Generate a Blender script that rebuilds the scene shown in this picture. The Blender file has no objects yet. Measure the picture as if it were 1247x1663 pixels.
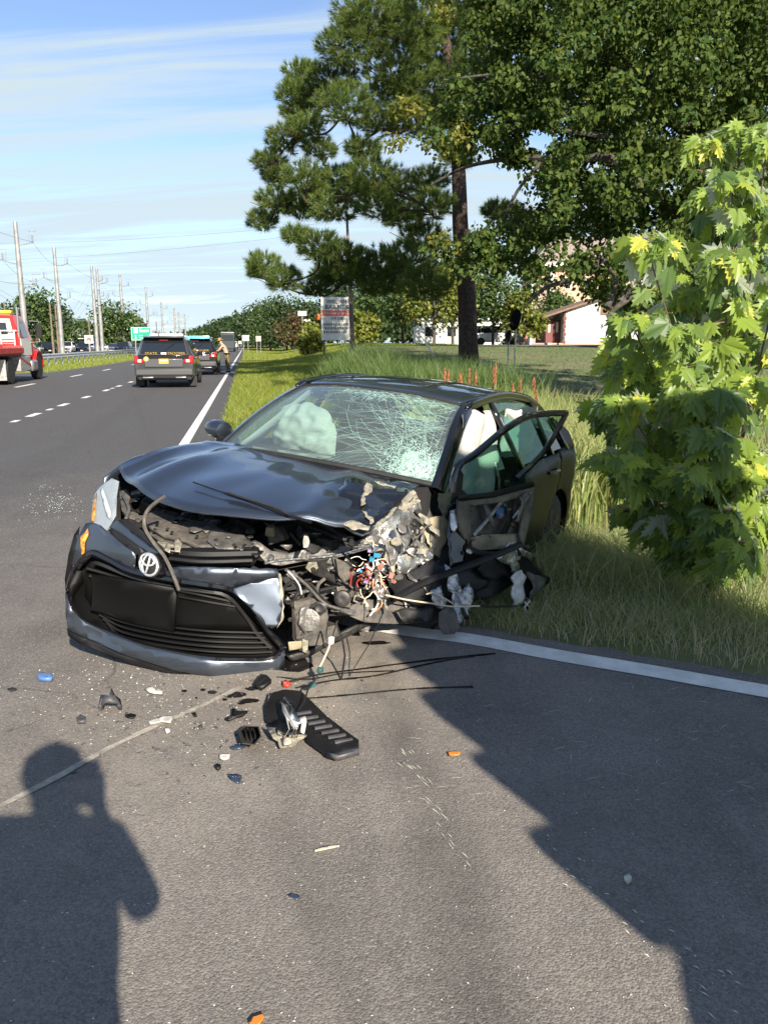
import bpy, bmesh, math, random
import numpy as np
from mathutils import Vector, Matrix, noise as mnoise
from mathutils.geometry import delaunay_2d_cdt
sc = bpy.context.scene
C = sc.collection
R = math.radians
random.seed(7); rng = np.random.default_rng(11)

# ------------------------------------------------------------------ camera
FPX, CAMH = 1280.0, 1.53
PITCH = math.atan(274.5 / FPX)
cd = bpy.data.cameras.new('camera'); cam = bpy.data.objects.new('camera', cd); C.objects.link(cam)
cd.sensor_fit = 'VERTICAL'; cd.sensor_height = 24.0; cd.lens = 24.0 * FPX / 1663.0
cd.clip_start = 0.05; cd.clip_end = 6000
cam.location = (0, 0, CAMH); cam.rotation_euler = (math.pi / 2 - PITCH, 0, 0)
sc.camera = cam

# ------------------------------------------------------------------ sky and sun
SUN_EL, SUN_AZ = R(28.3), R(22)          # the sun stands behind the camera, to its right
w = bpy.data.worlds.new('World'); sc.world = w; w.use_nodes = True
nt = w.node_tree; N = nt.nodes; Lk = nt.links
bg = N['Background']; bg.inputs[1].default_value = 0.076
sky = N.new('ShaderNodeTexSky'); sky.sky_type = 'NISHITA'; sky.sun_disc = False
sky.sun_elevation = SUN_EL; sky.sun_rotation = math.pi - SUN_AZ
sky.air_density = 0.55; sky.dust_density = 0.15; sky.ozone_density = 1.6
tc = N.new('ShaderNodeTexCoord'); sep = N.new('ShaderNodeSeparateXYZ'); Lk.new(tc.outputs['Generated'], sep.inputs[0])
def mth(op, a, b=None, clamp=False):
    n = N.new('ShaderNodeMath'); n.operation = op; n.use_clamp = clamp
    for i, q in enumerate((a, b)):
        if q is None: continue
        if isinstance(q, (int, float)): n.inputs[i].default_value = q
        else: Lk.new(q, n.inputs[i])
    return n.outputs[0]
zz = mth('ADD', mth('MAXIMUM', sep.outputs[2], 0.0), 0.22)
cx = mth('DIVIDE', sep.outputs[0], zz); cy = mth('DIVIDE', sep.outputs[1], zz)
comb = N.new('ShaderNodeCombineXYZ'); Lk.new(cx, comb.inputs[0]); Lk.new(cy, comb.inputs[1])
mp = N.new('ShaderNodeMapping'); mp.inputs['Rotation'].default_value = (0, 0, R(-16)); mp.inputs['Scale'].default_value = (0.42, 2.6, 1)
Lk.new(comb.outputs[0], mp.inputs[0])
n1 = N.new('ShaderNodeTexNoise'); n1.inputs['Scale'].default_value = 1.9; n1.inputs['Detail'].default_value = 10; n1.inputs['Roughness'].default_value = 0.62; n1.inputs['Distortion'].default_value = 0.9
Lk.new(mp.outputs[0], n1.inputs[0])
n2 = N.new('ShaderNodeTexNoise'); n2.inputs['Scale'].default_value = 0.55; n2.inputs['Detail'].default_value = 5; n2.inputs['Distortion'].default_value = 0.4
Lk.new(mp.outputs[0], n2.inputs[0])
cl = mth('ADD', mth('MULTIPLY', n1.outputs[0], 1.45), mth('MULTIPLY', n2.outputs[0], 0.45))
low = mth('SUBTRACT', 0.40, mth('MULTIPLY', sep.outputs[2], 1.0))          # thicker cirrus towards the horizon
cl = mth('ADD', cl, mth('MAXIMUM', low, -0.2))
mr = N.new('ShaderNodeMapRange'); mr.interpolation_type = 'SMOOTHSTEP'; mr.inputs[1].default_value = 0.80; mr.inputs[2].default_value = 1.28
mr.inputs[3].default_value = 0.08; mr.inputs[4].default_value = 0.93
Lk.new(cl, mr.inputs[0])
mix = N.new('ShaderNodeMix'); mix.data_type = 'RGBA'
Lk.new(mr.outputs[0], mix.inputs[0]); Lk.new(sky.outputs[0], mix.inputs[6]); mix.inputs[7].default_value = (2.62, 3.12, 3.3, 1)
Lk.new(mix.outputs[2], bg.inputs[0])
sd = bpy.data.lights.new('sun', 'SUN'); so = bpy.data.objects.new('sun', sd); C.objects.link(so)
sd.energy = 3.1; sd.angle = R(0.55); sd.color = (1.0, 0.90, 0.76)
SDIR = Vector((-math.sin(SUN_AZ) * math.cos(SUN_EL), math.cos(SUN_AZ) * math.cos(SUN_EL), -math.sin(SUN_EL)))
so.rotation_euler = SDIR.to_track_quat('-Z', 'Y').to_euler()
so.location = (5, -20, 15)
vs = sc.view_settings; vs.view_transform = 'Standard'; vs.look = 'None'; vs.gamma = 1; vs.exposure = 1.78; vs.use_curve_mapping = False
sc.render.engine = 'CYCLES'
sc.cycles.use_denoising = True
sc.cycles.max_bounces = 8; sc.cycles.transparent_max_bounces = 16

# ------------------------------------------------------------------ helpers
def nodes_of(m):
    m.use_nodes = True
    return m.node_tree.nodes, m.node_tree.links
def M(name, col, rough=0.6, metal=0.0, var=0.0, vscale=6.0, col2=None, bump=0.0, bscale=60.0, coat=0.0, spec=0.5, alpha=1.0, emit=None, estr=0.0, detail=4.0):
    m = bpy.data.materials.new(name); n, l = nodes_of(m)
    b = n['Principled BSDF']
    b.inputs['Base Color'].default_value = (*col, 1); b.inputs['Roughness'].default_value = rough; b.inputs['Metallic'].default_value = metal
    b.inputs['Coat Weight'].default_value = coat; b.inputs['Coat Roughness'].default_value = 0.04; b.inputs['Specular IOR Level'].default_value = spec
    b.inputs['Alpha'].default_value = alpha
    if emit: b.inputs['Emission Color'].default_value = (*emit, 1); b.inputs['Emission Strength'].default_value = estr
    if var or col2 or bump:
        t = n.new('ShaderNodeTexCoord')
    if var or col2:
        z = n.new('ShaderNodeTexNoise'); z.inputs['Scale'].default_value = vscale; z.inputs['Detail'].default_value = detail; z.inputs['Roughness'].default_value = 0.62
        l.new(t.outputs['Object'], z.inputs[0])
        mx = n.new('ShaderNodeMix'); mx.data_type = 'RGBA'
        c2 = col2 or tuple(max(0, c * (1 - var)) for c in col); c1 = col if col2 else tuple(min(1, c * (1 + var)) for c in col)
        mx.inputs[6].default_value = (*c1, 1); mx.inputs[7].default_value = (*c2, 1)
        r = n.new('ShaderNodeMapRange'); r.inputs[1].default_value = 0.35; r.inputs[2].default_value = 0.65
        l.new(z.outputs[0], r.inputs[0]); l.new(r.outputs[0], mx.inputs[0]); l.new(mx.outputs[2], b.inputs['Base Color'])
    if bump:
        z2 = n.new('ShaderNodeTexNoise'); z2.inputs['Scale'].default_value = bscale; z2.inputs['Detail'].default_value = 5
        l.new(t.outputs['Object'], z2.inputs[0])
        bp = n.new('ShaderNodeBump'); bp.inputs['Strength'].default_value = bump; bp.inputs['Distance'].default_value = 0.02
        l.new(z2.outputs[0], bp.inputs['Height']); l.new(bp.outputs[0], b.inputs['Normal'])
    return m
def leafmat(name, cols, trans=0.35, rough=0.5, spec=0.35, under=None):
    """leaf colours vary from leaf to leaf; light shines through"""
    m = bpy.data.materials.new(name); n, l = nodes_of(m); b = n['Principled BSDF']; out = n['Material Output']
    g = n.new('ShaderNodeNewGeometry'); cr = n.new('ShaderNodeValToRGB')
    e = cr.color_ramp.elements
    for i, c in enumerate(cols):
        p = i / max(1, len(cols) - 1)
        if i < 2: e[i].position = p; e[i].color = (*c, 1)
        else: q = e.new(p); q.color = (*c, 1)
    e[1].position = 1 / max(1, len(cols) - 1)
    l.new(g.outputs['Random Per Island'], cr.inputs[0])
    colr = cr.outputs[0]
    if under:
        mu = n.new('ShaderNodeMix'); mu.data_type = 'RGBA'; mu.inputs[7].default_value = (*under, 1)
        l.new(g.outputs['Backfacing'], mu.inputs[0]); l.new(colr, mu.inputs[6]); colr = mu.outputs[2]
    l.new(colr, b.inputs['Base Color']); b.inputs['Roughness'].default_value = rough; b.inputs['Specular IOR Level'].default_value = spec
    tr = n.new('ShaderNodeBsdfTranslucent'); hs = n.new('ShaderNodeHueSaturation'); hs.inputs['Value'].default_value = 1.5; hs.inputs['Saturation'].default_value = 1.1; hs.inputs['Hue'].default_value = 0.485
    l.new(colr, hs.inputs['Color']); l.new(hs.outputs[0], tr.inputs[0])
    mx = n.new('ShaderNodeMixShader'); mx.inputs[0].default_value = trans
    l.new(b.outputs[0], mx.inputs[1]); l.new(tr.outputs[0], mx.inputs[2]); l.new(mx.outputs[0], out.inputs[0])
    return m
def glassmat(name, tint, gloss=0.06, rough=0.02, dust=0.0):
    m = bpy.data.materials.new(name); n, l = nodes_of(m); n.remove(n['Principled BSDF']); out = n['Material Output']
    t = n.new('ShaderNodeBsdfTransparent'); t.inputs[0].default_value = (*tint, 1)
    g = n.new('ShaderNodeBsdfGlossy'); g.inputs['Roughness'].default_value = rough
    lw = n.new('ShaderNodeLayerWeight'); lw.inputs[0].default_value = .5
    pw = n.new('ShaderNodeMath'); pw.operation = 'POWER'; pw.inputs[1].default_value = 4.0; l.new(lw.outputs['Facing'], pw.inputs[0])
    ad = n.new('ShaderNodeMath'); ad.operation = 'MULTIPLY_ADD'; ad.inputs[1].default_value = .85; ad.inputs[2].default_value = .04 + gloss; ad.use_clamp = True
    l.new(pw.outputs[0], ad.inputs[0])
    mx = n.new('ShaderNodeMixShader'); l.new(ad.outputs[0], mx.inputs[0]); l.new(t.outputs[0], mx.inputs[1]); l.new(g.outputs[0], mx.inputs[2]); l.new(mx.outputs[0], out.inputs[0])
    if dust:
        df = n.new('ShaderNodeBsdfDiffuse'); df.inputs[0].default_value = (.62, .74, .70, 1); m2 = n.new('ShaderNodeMixShader'); m2.inputs[0].default_value = dust
        l.new(mx.outputs[0], m2.inputs[1]); l.new(df.outputs[0], m2.inputs[2]); l.new(m2.outputs[0], out.inputs[0])
    return m

def tag(o, label=None, cat=None, group=None, kind=None):
    if label: o['label'] = label
    if cat: o['category'] = cat
    if group: o['group'] = group
    if kind: o['kind'] = kind
    return o
def thing(name, label, cat, loc=(0, 0, 0), rot=(0, 0, 0), group=None):
    o = bpy.data.objects.new(name, None); C.objects.link(o); o.location = loc; o.rotation_euler = rot
    o.empty_display_size = 0.2
    return tag(o, label, cat, group)
def link(name, me, parent=None, loc=None):
    o = bpy.data.objects.new(name, me); C.objects.link(o)
    if parent: o.parent = parent
    if loc is not None: o.location = loc
    return o
def copy_tree(o, parent=None):
    c = o.copy(); C.objects.link(c)
    if parent: c.parent = parent
    for ch in list(o.children): copy_tree(ch, c)
    return c
class MB:
    def __init__(s): s.v = []; s.f = []; s.m = []; s.cur = 0
    def add(s, vs, fs):
        o = len(s.v); s.v += [tuple(p) for p in vs]
        for f in fs: s.f.append(tuple(i + o for i in f)); s.m.append(s.cur)
        return s
    def box(s, c, d, rz=0, rot=None, top=None):
        x, y, z = d[0] / 2, d[1] / 2, d[2] / 2
        tx, ty = (top or (1, 1))
        P = [(-x, -y, -z), (x, -y, -z), (x, y, -z), (-x, y, -z), (-x * tx, -y * ty, z), (x * tx, -y * ty, z), (x * tx, y * ty, z), (-x * tx, y * ty, z)]
        m = rot if rot is not None else Matrix.Rotation(rz, 3, 'Z')
        return s.add([Vector(c) + m @ Vector(p) for p in P], [(0, 3, 2, 1), (4, 5, 6, 7), (0, 1, 5, 4), (1, 2, 6, 5), (2, 3, 7, 6), (3, 0, 4, 7)])
    def tube(s, pts, r, n=6, cap=True):
        pts = [Vector(p) for p in pts]; k = len(pts); rs = r if isinstance(r, (list, tuple)) else [r] * k
        vs = []; up = Vector((0.13, 0.27, 0.95)).normalized()
        for i, p in enumerate(pts):
            d = (pts[min(i + 1, k - 1)] - pts[max(i - 1, 0)])
            if d.length < 1e-9: d = Vector((0, 0, 1))
            d.normalize(); a = d.cross(up)
            if a.length < 0.05: a = d.cross(Vector((1, 0, 0)))
            a.normalize(); b = d.cross(a)
            for j in range(n):
                t = 2 * math.pi * j / n; vs.append(p + (a * math.cos(t) + b * math.sin(t)) * rs[i])
        fs = [(i * n + j, i * n + (j + 1) % n, (i + 1) * n + (j + 1) % n, (i + 1) * n + j) for i in range(k - 1) for j in range(n)]
        if cap: fs += [tuple(range(n))[::-1], tuple((k - 1) * n + j for j in range(n))]
        return s.add(vs, fs)
    def grid(s, rows, close=False):
        k = len(rows); n = len(rows[0]); vs = [p for r in rows for p in r]
        fs = [(i * n + j, i * n + (j + 1) % n, (i + 1) * n + (j + 1) % n, (i + 1) * n + j) for i in range(k - 1) for j in range(n if close else n - 1)]
        return s.add(vs, fs)
    def poly(s, pts): return s.add(pts, [tuple(range(len(pts)))])
    def prism(s, base, off):
        n = len(base); off = Vector(off); b = [Vector(p) for p in base]
        return s.add(b + [p + off for p in b], [tuple(range(n))[::-1], tuple(range(n, 2 * n))] + [(i, (i + 1) % n, n + (i + 1) % n, n + i) for i in range(n)])
    def lathe(s, prof, n=16, c=(0, 0, 0), axis='Z'):
        vs = []
        for (r, h) in prof:
            for j in range(n):
                t = 2 * math.pi * j / n; p = (r * math.cos(t), r * math.sin(t), h)
                if axis == 'Y': p = (p[0], p[2], p[1])
                if axis == 'X': p = (p[2], p[0], p[1])
                vs.append(Vector(c) + Vector(p))
        k = len(prof)
        fs = [(i * n + j, i * n + (j + 1) % n, (i + 1) * n + (j + 1) % n, (i + 1) * n + j) for i in range(k - 1) for j in range(n)]
        fs += [tuple(range(n))[::-1], tuple((k - 1) * n + j for j in range(n))]
        return s.add(vs, fs)
    def build(s, name, mat, parent=None, smooth=True, bevel=0, solid=0, loc=None, angle=40, sub=0):
        me = bpy.data.meshes.new(name); me.from_pydata(s.v, [], s.f)
        mats = mat if isinstance(mat, (list, tuple)) else [mat]
        for q in mats: me.materials.append(q)
        if len(mats) > 1: me.polygons.foreach_set('material_index', s.m)
        bm = bmesh.new(); bm.from_mesh(me); bmesh.ops.recalc_face_normals(bm, faces=bm.faces); bm.to_mesh(me); bm.free()
        if smooth:
            me.polygons.foreach_set('use_smooth', [True] * len(me.polygons))
            if angle: me.set_sharp_from_angle(angle=R(angle))
        o = link(name, me, parent, loc)
        if solid: md = o.modifiers.new('thick', 'SOLIDIFY'); md.thickness = solid; md.offset = 0
        if sub: md = o.modifiers.new('sub', 'SUBSURF'); md.levels = sub; md.render_levels = sub
        if bevel: md = o.modifiers.new('bev', 'BEVEL'); md.width = bevel; md.segments = 2; md.limit_method = 'ANGLE'
        return o
def fastmesh(name, V, Fl, k, mat, parent=None, smooth=False):
    """V (n,3) array, Fl (m,k) index array -> object"""
    me = bpy.data.meshes.new(name); V = np.asarray(V, np.float32); Fl = np.asarray(Fl, np.int32)
    me.vertices.add(len(V)); me.vertices.foreach_set('co', V.ravel())
    me.loops.add(Fl.size); me.loops.foreach_set('vertex_index', Fl.ravel())
    me.polygons.add(len(Fl)); me.polygons.foreach_set('loop_start', np.arange(0, Fl.size, k, dtype=np.int32))
    if smooth: me.polygons.foreach_set('use_smooth', np.ones(len(Fl), bool))
    me.materials.append(mat); me.update(calc_edges=True); me.validate()
    return link(name, me, parent)

def ray(px, py):
    u = (px - 623.5) / FPX; v = (py - 831.5) / FPX
    return Vector((u, math.cos(PITCH) - v * math.sin(PITCH), -math.sin(PITCH) - v * math.cos(PITCH)))
CAMP = Vector((0, 0, CAMH))
def G(px, py, z=0.0):
    d = ray(px, py); return CAMP + d * ((z - CAMH) / d.z)
def PZ(px, py, zc): return CAMP + ray(px, py) * zc           # a point zc metres in front of the lens plane
RD = Vector((-0.1683, 0.9857, 0)); RN = Vector((0.9857, 0.1683, 0))
def RP(s, a, z=0.0): return RD * s + RN * a + Vector((0, 0, z))   # s along the main road, a across it (to the right)
def smooth01(t): t = max(0.0, min(1.0, t)); return t * t * (3 - 2 * t)
def catmull(P, n=6, closed=False):
    P = [Vector(p) for p in P]; out = []; k = len(P); rngk = range(k if closed else k - 1)
    for i in rngk:
        p1, p2 = P[i], P[(i + 1) % k]
        p0 = P[(i - 1) % k] if closed or i > 0 else p1 * 2 - p2
        p3 = P[(i + 2) % k] if closed or i + 2 < k else p2 * 2 - p1
        for j in range(n):
            t = j / n
            out.append(0.5 * ((2 * p1) + (p2 - p0) * t + (2 * p0 - 5 * p1 + 4 * p2 - p3) * t * t + (3 * p1 - p0 - 3 * p2 + p3) * t ** 3))
    if not closed: out.append(P[-1])
    return out
# ------------------------------------------------------------------ ground, roads, markings
def asphalt():
    m = bpy.data.materials.new('asphalt'); n, l = nodes_of(m); b = n['Principled BSDF']
    t = n.new('ShaderNodeTexCoord')
    def nz(sc_, det=5, rough=0.6, vec=None):
        q = n.new('ShaderNodeTexNoise'); q.inputs['Scale'].default_value = sc_; q.inputs['Detail'].default_value = det; q.inputs['Roughness'].default_value = rough
        l.new(vec or t.outputs['Object'], q.inputs[0]); return q.outputs[0]
    def mr(x, a, b_, c, d):
        q = n.new('ShaderNodeMapRange'); q.inputs[1].default_value = a; q.inputs[2].default_value = b_; q.inputs[3].default_value = c; q.inputs[4].default_value = d
        l.new(x, q.inputs[0]); return q.outputs[0]
    def mixc(f, a, b_):
        q = n.new('ShaderNodeMix'); q.data_type = 'RGBA'; l.new(f, q.inputs[0])
        for i, c in ((6, a), (7, b_)):
            if isinstance(c, tuple): q.inputs[i].default_value = (*c, 1)
            else: l.new(c, q.inputs[i])
        return q.outputs[2]
    def ma(op, a, b_):
        q = n.new('ShaderNodeMath'); q.operation = op
        for i, c in enumerate((a, b_)):
            if isinstance(c, (int, float)): q.inputs[i].default_value = c
            else: l.new(c, q.inputs[i])
        return q.outputs[0]
    sp = n.new('ShaderNodeSeparateXYZ'); l.new(t.outputs['Object'], sp.inputs[0])
    # dusty worn turn-off by the camera, newer darker overlay on the through lanes
    away = ma('ADD', ma('MULTIPLY', sp.outputs[1], 0.09), ma('MULTIPLY', sp.outputs[0], -0.06))
    away = ma('ADD', away, ma('MULTIPLY', nz(0.5, 4), 0.5))
    f_new = mr(away, 0.55, 1.35, 0, 1)
    c = mixc(f_new, (0.268, 0.240, 0.210), (0.083, 0.083, 0.088))
    c = mixc(mr(nz(0.9, 7, 0.65), 0.40, 0.64, 0, 0.5), c, (0.075, 0.069, 0.064))
    mpv = n.new('ShaderNodeMapping'); mpv.inputs['Rotation'].default_value = (0, 0, R(35)); mpv.inputs['Scale'].default_value = (5.0, 0.35, 1); l.new(t.outputs['Object'], mpv.inputs[0])
    c = mixc(mr(nz(0.9, 5, 0.6, mpv.outputs[0]), 0.52, 0.72, 0, 0.30), c, (0.07, 0.064, 0.058))
    # stones of the aggregate
    vo = n.new('ShaderNodeTexVoronoi'); vo.inputs['Scale'].default_value = 165; l.new(t.outputs['Object'], vo.inputs[0])
    sepc = n.new('ShaderNodeSeparateColor'); l.new(vo.outputs['Color'], sepc.inputs[0])
    c = mixc(mr(sepc.outputs[0], 0.0, 1.0, 0.0, 0.5), c, (0.03, 0.028, 0.027))
    c = mixc(mr(sepc.outputs[1], 0.86, 0.97, 0, 0.8), c, (0.26, 0.24, 0.21))
    c = mixc(mr(nz(420, 2), 0.60, 0.74, 0, 0.35), c, (0.22, 0.20, 0.18))
    # worn wheel tracks and drag smears leading to the wreck
    def track(p0, p1, wd, f):
        dx, dy = p1[0] - p0[0], p1[1] - p0[1]; L = math.hypot(dx, dy); nx_, ny_ = -dy / L, dx / L
        q = ma('ADD', ma('MULTIPLY', ma('SUBTRACT', sp.outputs[0], p0[0]), nx_), ma('MULTIPLY', ma('SUBTRACT', sp.outputs[1], p0[1]), ny_))
        q = ma('ABSOLUTE', ma('ADD', q, ma('MULTIPLY', ma('SUBTRACT', nz(.9, 2), .5), .35)), 0)
        return ma('MULTIPLY', mr(q, wd * .2, wd, f, 0), mr(nz(2.2, 6, .7), .36, .62, .25, 1))
    c = mixc(track((.04, 3.06), (.276, 1.62), .13, .55), c, (.045, .040, .036))
    c = mixc(track((-.55, 3.0), (.05, 1.2), .09, .28), c, (.05, .045, .04))
    c = mixc(track((-4.2, 9.0), (-2.6, 1.0), .30, .30), c, (.055, .052, .05))
    def patch(p0, r0, f, col, s_=3.0):
        q = ma('SQRT', ma('ADD', ma('MULTIPLY', ma('SUBTRACT', sp.outputs[0], p0[0]), ma('SUBTRACT', sp.outputs[0], p0[0])), ma('MULTIPLY', ma('SUBTRACT', sp.outputs[1], p0[1]), ma('SUBTRACT', sp.outputs[1], p0[1]))), 0)
        return mixc(ma('MULTIPLY', mr(q, r0 * .25, r0, f, 0), mr(nz(s_, 7, .7), .38, .60, 0, 1)), c, col)
    c = patch((-.30, 3.55), .75, .55, (.33, .28, .21), 6.0); c = patch((-.95, 2.75), .9, .30, (.30, .26, .21), 9.0); c = patch((.5, 2.2), .6, .35, (.10, .09, .08), 4.0); c = patch((-.2, 1.6), .8, .25, (.12, .11, .10), 5.0)
    vc = n.new('ShaderNodeTexVoronoi'); vc.feature = 'DISTANCE_TO_EDGE'; vc.inputs['Scale'].default_value = .55
    wob = n.new('ShaderNodeMix'); wob.data_type = 'VECTOR'; wob.inputs[0].default_value = .16
    nv = n.new('ShaderNodeTexNoise'); nv.inputs['Scale'].default_value = 3.0; nv.inputs['Detail'].default_value = 6; l.new(t.outputs['Object'], nv.inputs[0])
    l.new(t.outputs['Object'], wob.inputs[4]); l.new(nv.outputs['Color'], wob.inputs[5]); l.new(wob.outputs[1], vc.inputs[0])
    c = mixc(ma('MULTIPLY', mr(vc.outputs['Distance'], .0008, .004, .5, 0), mr(nz(.7, 3), .5, .6, 0, 1)), c, (.03, .028, .026))
    l.new(c, b.inputs['Base Color'])
    b.inputs['Roughness'].default_value = 0.86; b.inputs['Specular IOR Level'].default_value = 0.35
    hgt = ma('ADD', ma('MULTIPLY', vo.outputs['Distance'], -0.9), ma('MULTIPLY', nz(70, 6, 0.7), 0.9))
    bp = n.new('ShaderNodeBump'); bp.inputs['Strength'].default_value = 0.55; bp.inputs['Distance'].default_value = 0.004
    l.new(hgt, bp.inputs['Height']); l.new(bp.outputs[0], b.inputs['Normal'])
    return m
m_asph = asphalt()
EDGE = [RP(900, -1.0), RP(300, -1.0), RP(120, -1.0), RP(60, -1.0), RP(30, -1.0), RP(18, -1.0), RP(12, -1.0), RP(9, -1.0), RP(7.4, -1.0),
        Vector((-1.95, 5.75, 0)), Vector((-1.15, 4.78, 0)), G(610, 1017), G(760, 1038), G(900, 1064), G(1060, 1091), G(1247, 1124), Vector((2.9, 2.72, 0)), Vector((5.2, 1.7, 0)), Vector((10, 0.2, 0)), Vector((24, -3, 0)), Vector((60, -8, 0))]
EDGE_S = EDGE[:5] + catmull(EDGE[4:], 8)[1:]
def offset_line(L, d):
    out = []
    for i, p in enumerate(L):
        t = (L[min(i + 1, len(L) - 1)] - L[max(i - 1, 0)]); t.z = 0; t.normalize()
        out.append(p + Vector((-t.y, t.x, 0)) * d)      # left of travel (towards camera) = grass side
    return out
def ribbon(L, wd, z, name, mat, zfun=None):
    a = offset_line(L, wd / 2); b = offset_line(L, -wd / 2)
    mb = MB(); mb.grid([[p + Vector((0, 0, z)) for p in a], [p + Vector((0, 0, z)) for p in b]])
    return mb.build(name, mat, smooth=False)
PAVE = offset_line(EDGE_S, 0.19)
for i, p in enumerate(EDGE_S):            # a slightly ragged asphalt edge, wider shoulder along the through road
    if p.y > 7: PAVE[i] = p + RN * 0.5
dense = []
for i in range(len(PAVE) - 1):
    a, b = PAVE[i], PAVE[i + 1]; k = max(1, min(40, int((b - a).length / 0.15))) if a.y < 40 else 1
    for j in range(k):
        q = a.lerp(b, j / k); e = 0.045 * mnoise.noise(q * 3.1) + 0.03 * mnoise.noise(q * 11)
        dense.append(q + (RN * e if q.y > 5 else Vector((e * .5, e, 0))))
PAVE = dense + [PAVE[-1]]
left_edge = [RP(-60, -14.6), RP(37, -14.2), RP(41, -12.0), RP(48, -10.2), RP(60, -9.9), RP(120, -9.8), RP(900, -9.8)]
road_poly = PAVE + [Vector((60, -60, 0))] + left_edge
vv, _, ff, *_ = delaunay_2d_cdt([Vector((p.x, p.y)) for p in road_poly], [], [list(range(len(road_poly)))], 1, 1e-5)
mb = MB(); mb.add([(p.x, p.y, 0) for p in vv], [tuple(f) for f in ff])
tag(mb.build('road', m_asph, smooth=False), kind='structure')
far_road = MB().grid([[RP(-60, -18.5, -.01), RP(900, -18.5, -.01)], [RP(-60, -26.5, -.01), RP(900, -26.5, -.01)]]).build('opposite_road', m_asph, smooth=False); tag(far_road, kind='structure')

PA = np.array([(p.x, p.y) for p in PAVE]); 
def edge_dist(X, Y):
    """signed distance from the right pavement edge; > 0 on the grass"""
    X = np.asarray(X, float); Y = np.asarray(Y, float); sh = X.shape; P = np.stack([X.ravel(), Y.ravel()], 1)
    A = PA[:-1]; B = PA[1:]; best = np.full(len(P), 1e9); side = np.zeros(len(P))
    for a, b in zip(A, B):
        ab = b - a; L2 = ab @ ab
        if L2 < 1e-12: continue
        t = np.clip(((P - a) @ ab) / L2, 0, 1); q = a + t[:, None] * ab; dv = P - q; d = np.hypot(dv[:, 0], dv[:, 1])
        cr = ab[0] * dv[:, 1] - ab[1] * dv[:, 0]
        m = d < best; best[m] = d[m]; side[m] = np.sign(cr[m])
    return (best * side).reshape(sh)
def sstep(a, b, x): t = np.clip((x - a) / (b - a), 0, 1); return t * t * (3 - 2 * t)
def terrain(X, Y, d=None):
    X = np.asarray(X, float); Y = np.asarray(Y, float)
    if d is None: d = edge_dist(X, Y)
    S = X * RD.x + Y * RD.y; A = X * RN.x + Y * RN.y
    z = np.where(d > 0, 0.0 - 0.075 * np.clip(d, 0, 2.6) - 0.30 * sstep(2.2, 4.6, d) + 0.42 * sstep(6.0, 10.0, d), -0.06)
    ditch_far = sstep(26, 34, S)                                             # the ditch dies out at the driveway
    z = np.where(d > 0, z * (1 - 0.85 * ditch_far), z)
    z = z + np.where(d > 0, 1.35 * sstep(14, 60, Y) * sstep(-3, 6, A - 0.06 * Y), 0)
    # median and beyond on the left
    lw = sstep(-14.9, -15.4, A) * (S < 44) + (S >= 44) * sstep(-9.95, -10.5, A)
    z = np.where(d <= 0, -0.06 + 0.09 * lw * (1 - sstep(-17.5, -18.3, A) * sstep(-27.2, -26.7, A)), z)
    z = z + 0.012 * np.sin(X * 1.7 + 1.3 * np.sin(Y * 1.1)) * (d > 0.4)
    return z
ax = np.sinh(np.linspace(-5.2, 5.2, 250)) ; ax = ax / ax.max() * 900; 
ay = np.sinh(np.linspace(-3.0, 5.6, 250)); ay = ay / ay.max() * 1400 + 4.5
XX, YY = np.meshgrid(ax + 0.8, ay); ZZ = terrain(XX, YY)
V = np.stack([XX.ravel(), YY.ravel(), ZZ.ravel()], 1); nx, ny = len(ax), len(ay)
ii = (np.arange(ny - 1)[:, None] * nx + np.arange(nx - 1)[None]).ravel(); F4 = np.stack([ii, ii + 1, ii + 1 + nx, ii + nx], 1)
m_soil = M('grass_ground', (0.105, 0.14, 0.038), 0.95, var=0.35, vscale=0.35, col2=(0.165, 0.15, 0.07), bump=0.5, bscale=18, detail=8)
tag(fastmesh('ground', V, F4, 4, m_soil, smooth=True), kind='structure')

m_white = M('road_paint', (0.84, 0.82, 0.76), 0.7, var=0.0, vscale=9, col2=(0.66, 0.64, 0.59), bump=0.3, bscale=160)
m_worn = M('worn_paint', (0.42, 0.39, 0.32), 0.85, vscale=22, col2=(0.22, 0.20, 0.17), bump=0.3, bscale=150)
tag(ribbon([RP(900, -1.0)] + EDGE_S[1:], 0.145, 0.004, 'edge_line_marking', m_white), kind='structure')
mk = MB()
for (px, py) in ((40, 626), (129, 610), (183, 600.5), (218, 592)):
    c = G(px, py); s = c.dot(RD)
    mk.grid([[RP(s - 1.3, -8.14, .004), RP(s + 1.3, -8.14, .004)], [RP(s - 1.3, -7.98, .004), RP(s + 1.3, -7.98, .004)]])
for s in (78, 90, 102, 114): mk.grid([[RP(s - 1.5, -8.14, .004), RP(s + 1.5, -8.14, .004)], [RP(s - 1.5, -7.98, .004), RP(s + 1.5, -7.98, .004)]])
tag(mk.build('lane_dash_marking', m_white, smooth=False), kind='structure')
mk = MB()
for (px, py) in ((52, 674), (104, 657.5), (142, 645), (172, 634), (194, 627), (213, 620.5), (226, 615)):
    c = G(px, py); s = c.dot(RD); h = 0.45
    mk.grid([[RP(s - h, -4.68, .004), RP(s + h, -4.68, .004)], [RP(s - h, -4.52, .004), RP(s + h, -4.52, .004)]])
for (px, py) in ((20, 684), (80, 665), (183, 630.5)):
    c = G(px, py); s = c.dot(RD)
    mk.grid([[RP(s - .25, -4.66, .0035), RP(s + .2, -4.66, .0035)], [RP(s - .25, -4.54, .0035), RP(s + .2, -4.54, .0035)]])
tag(mk.build('dotted_lane_marking', m_white, smooth=False), kind='structure')
pl = catmull([G(0, 1311), G(90, 1265), G(180, 1215), G(262, 1176), G(330, 1146), G(392, 1117)], 10)
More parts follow.
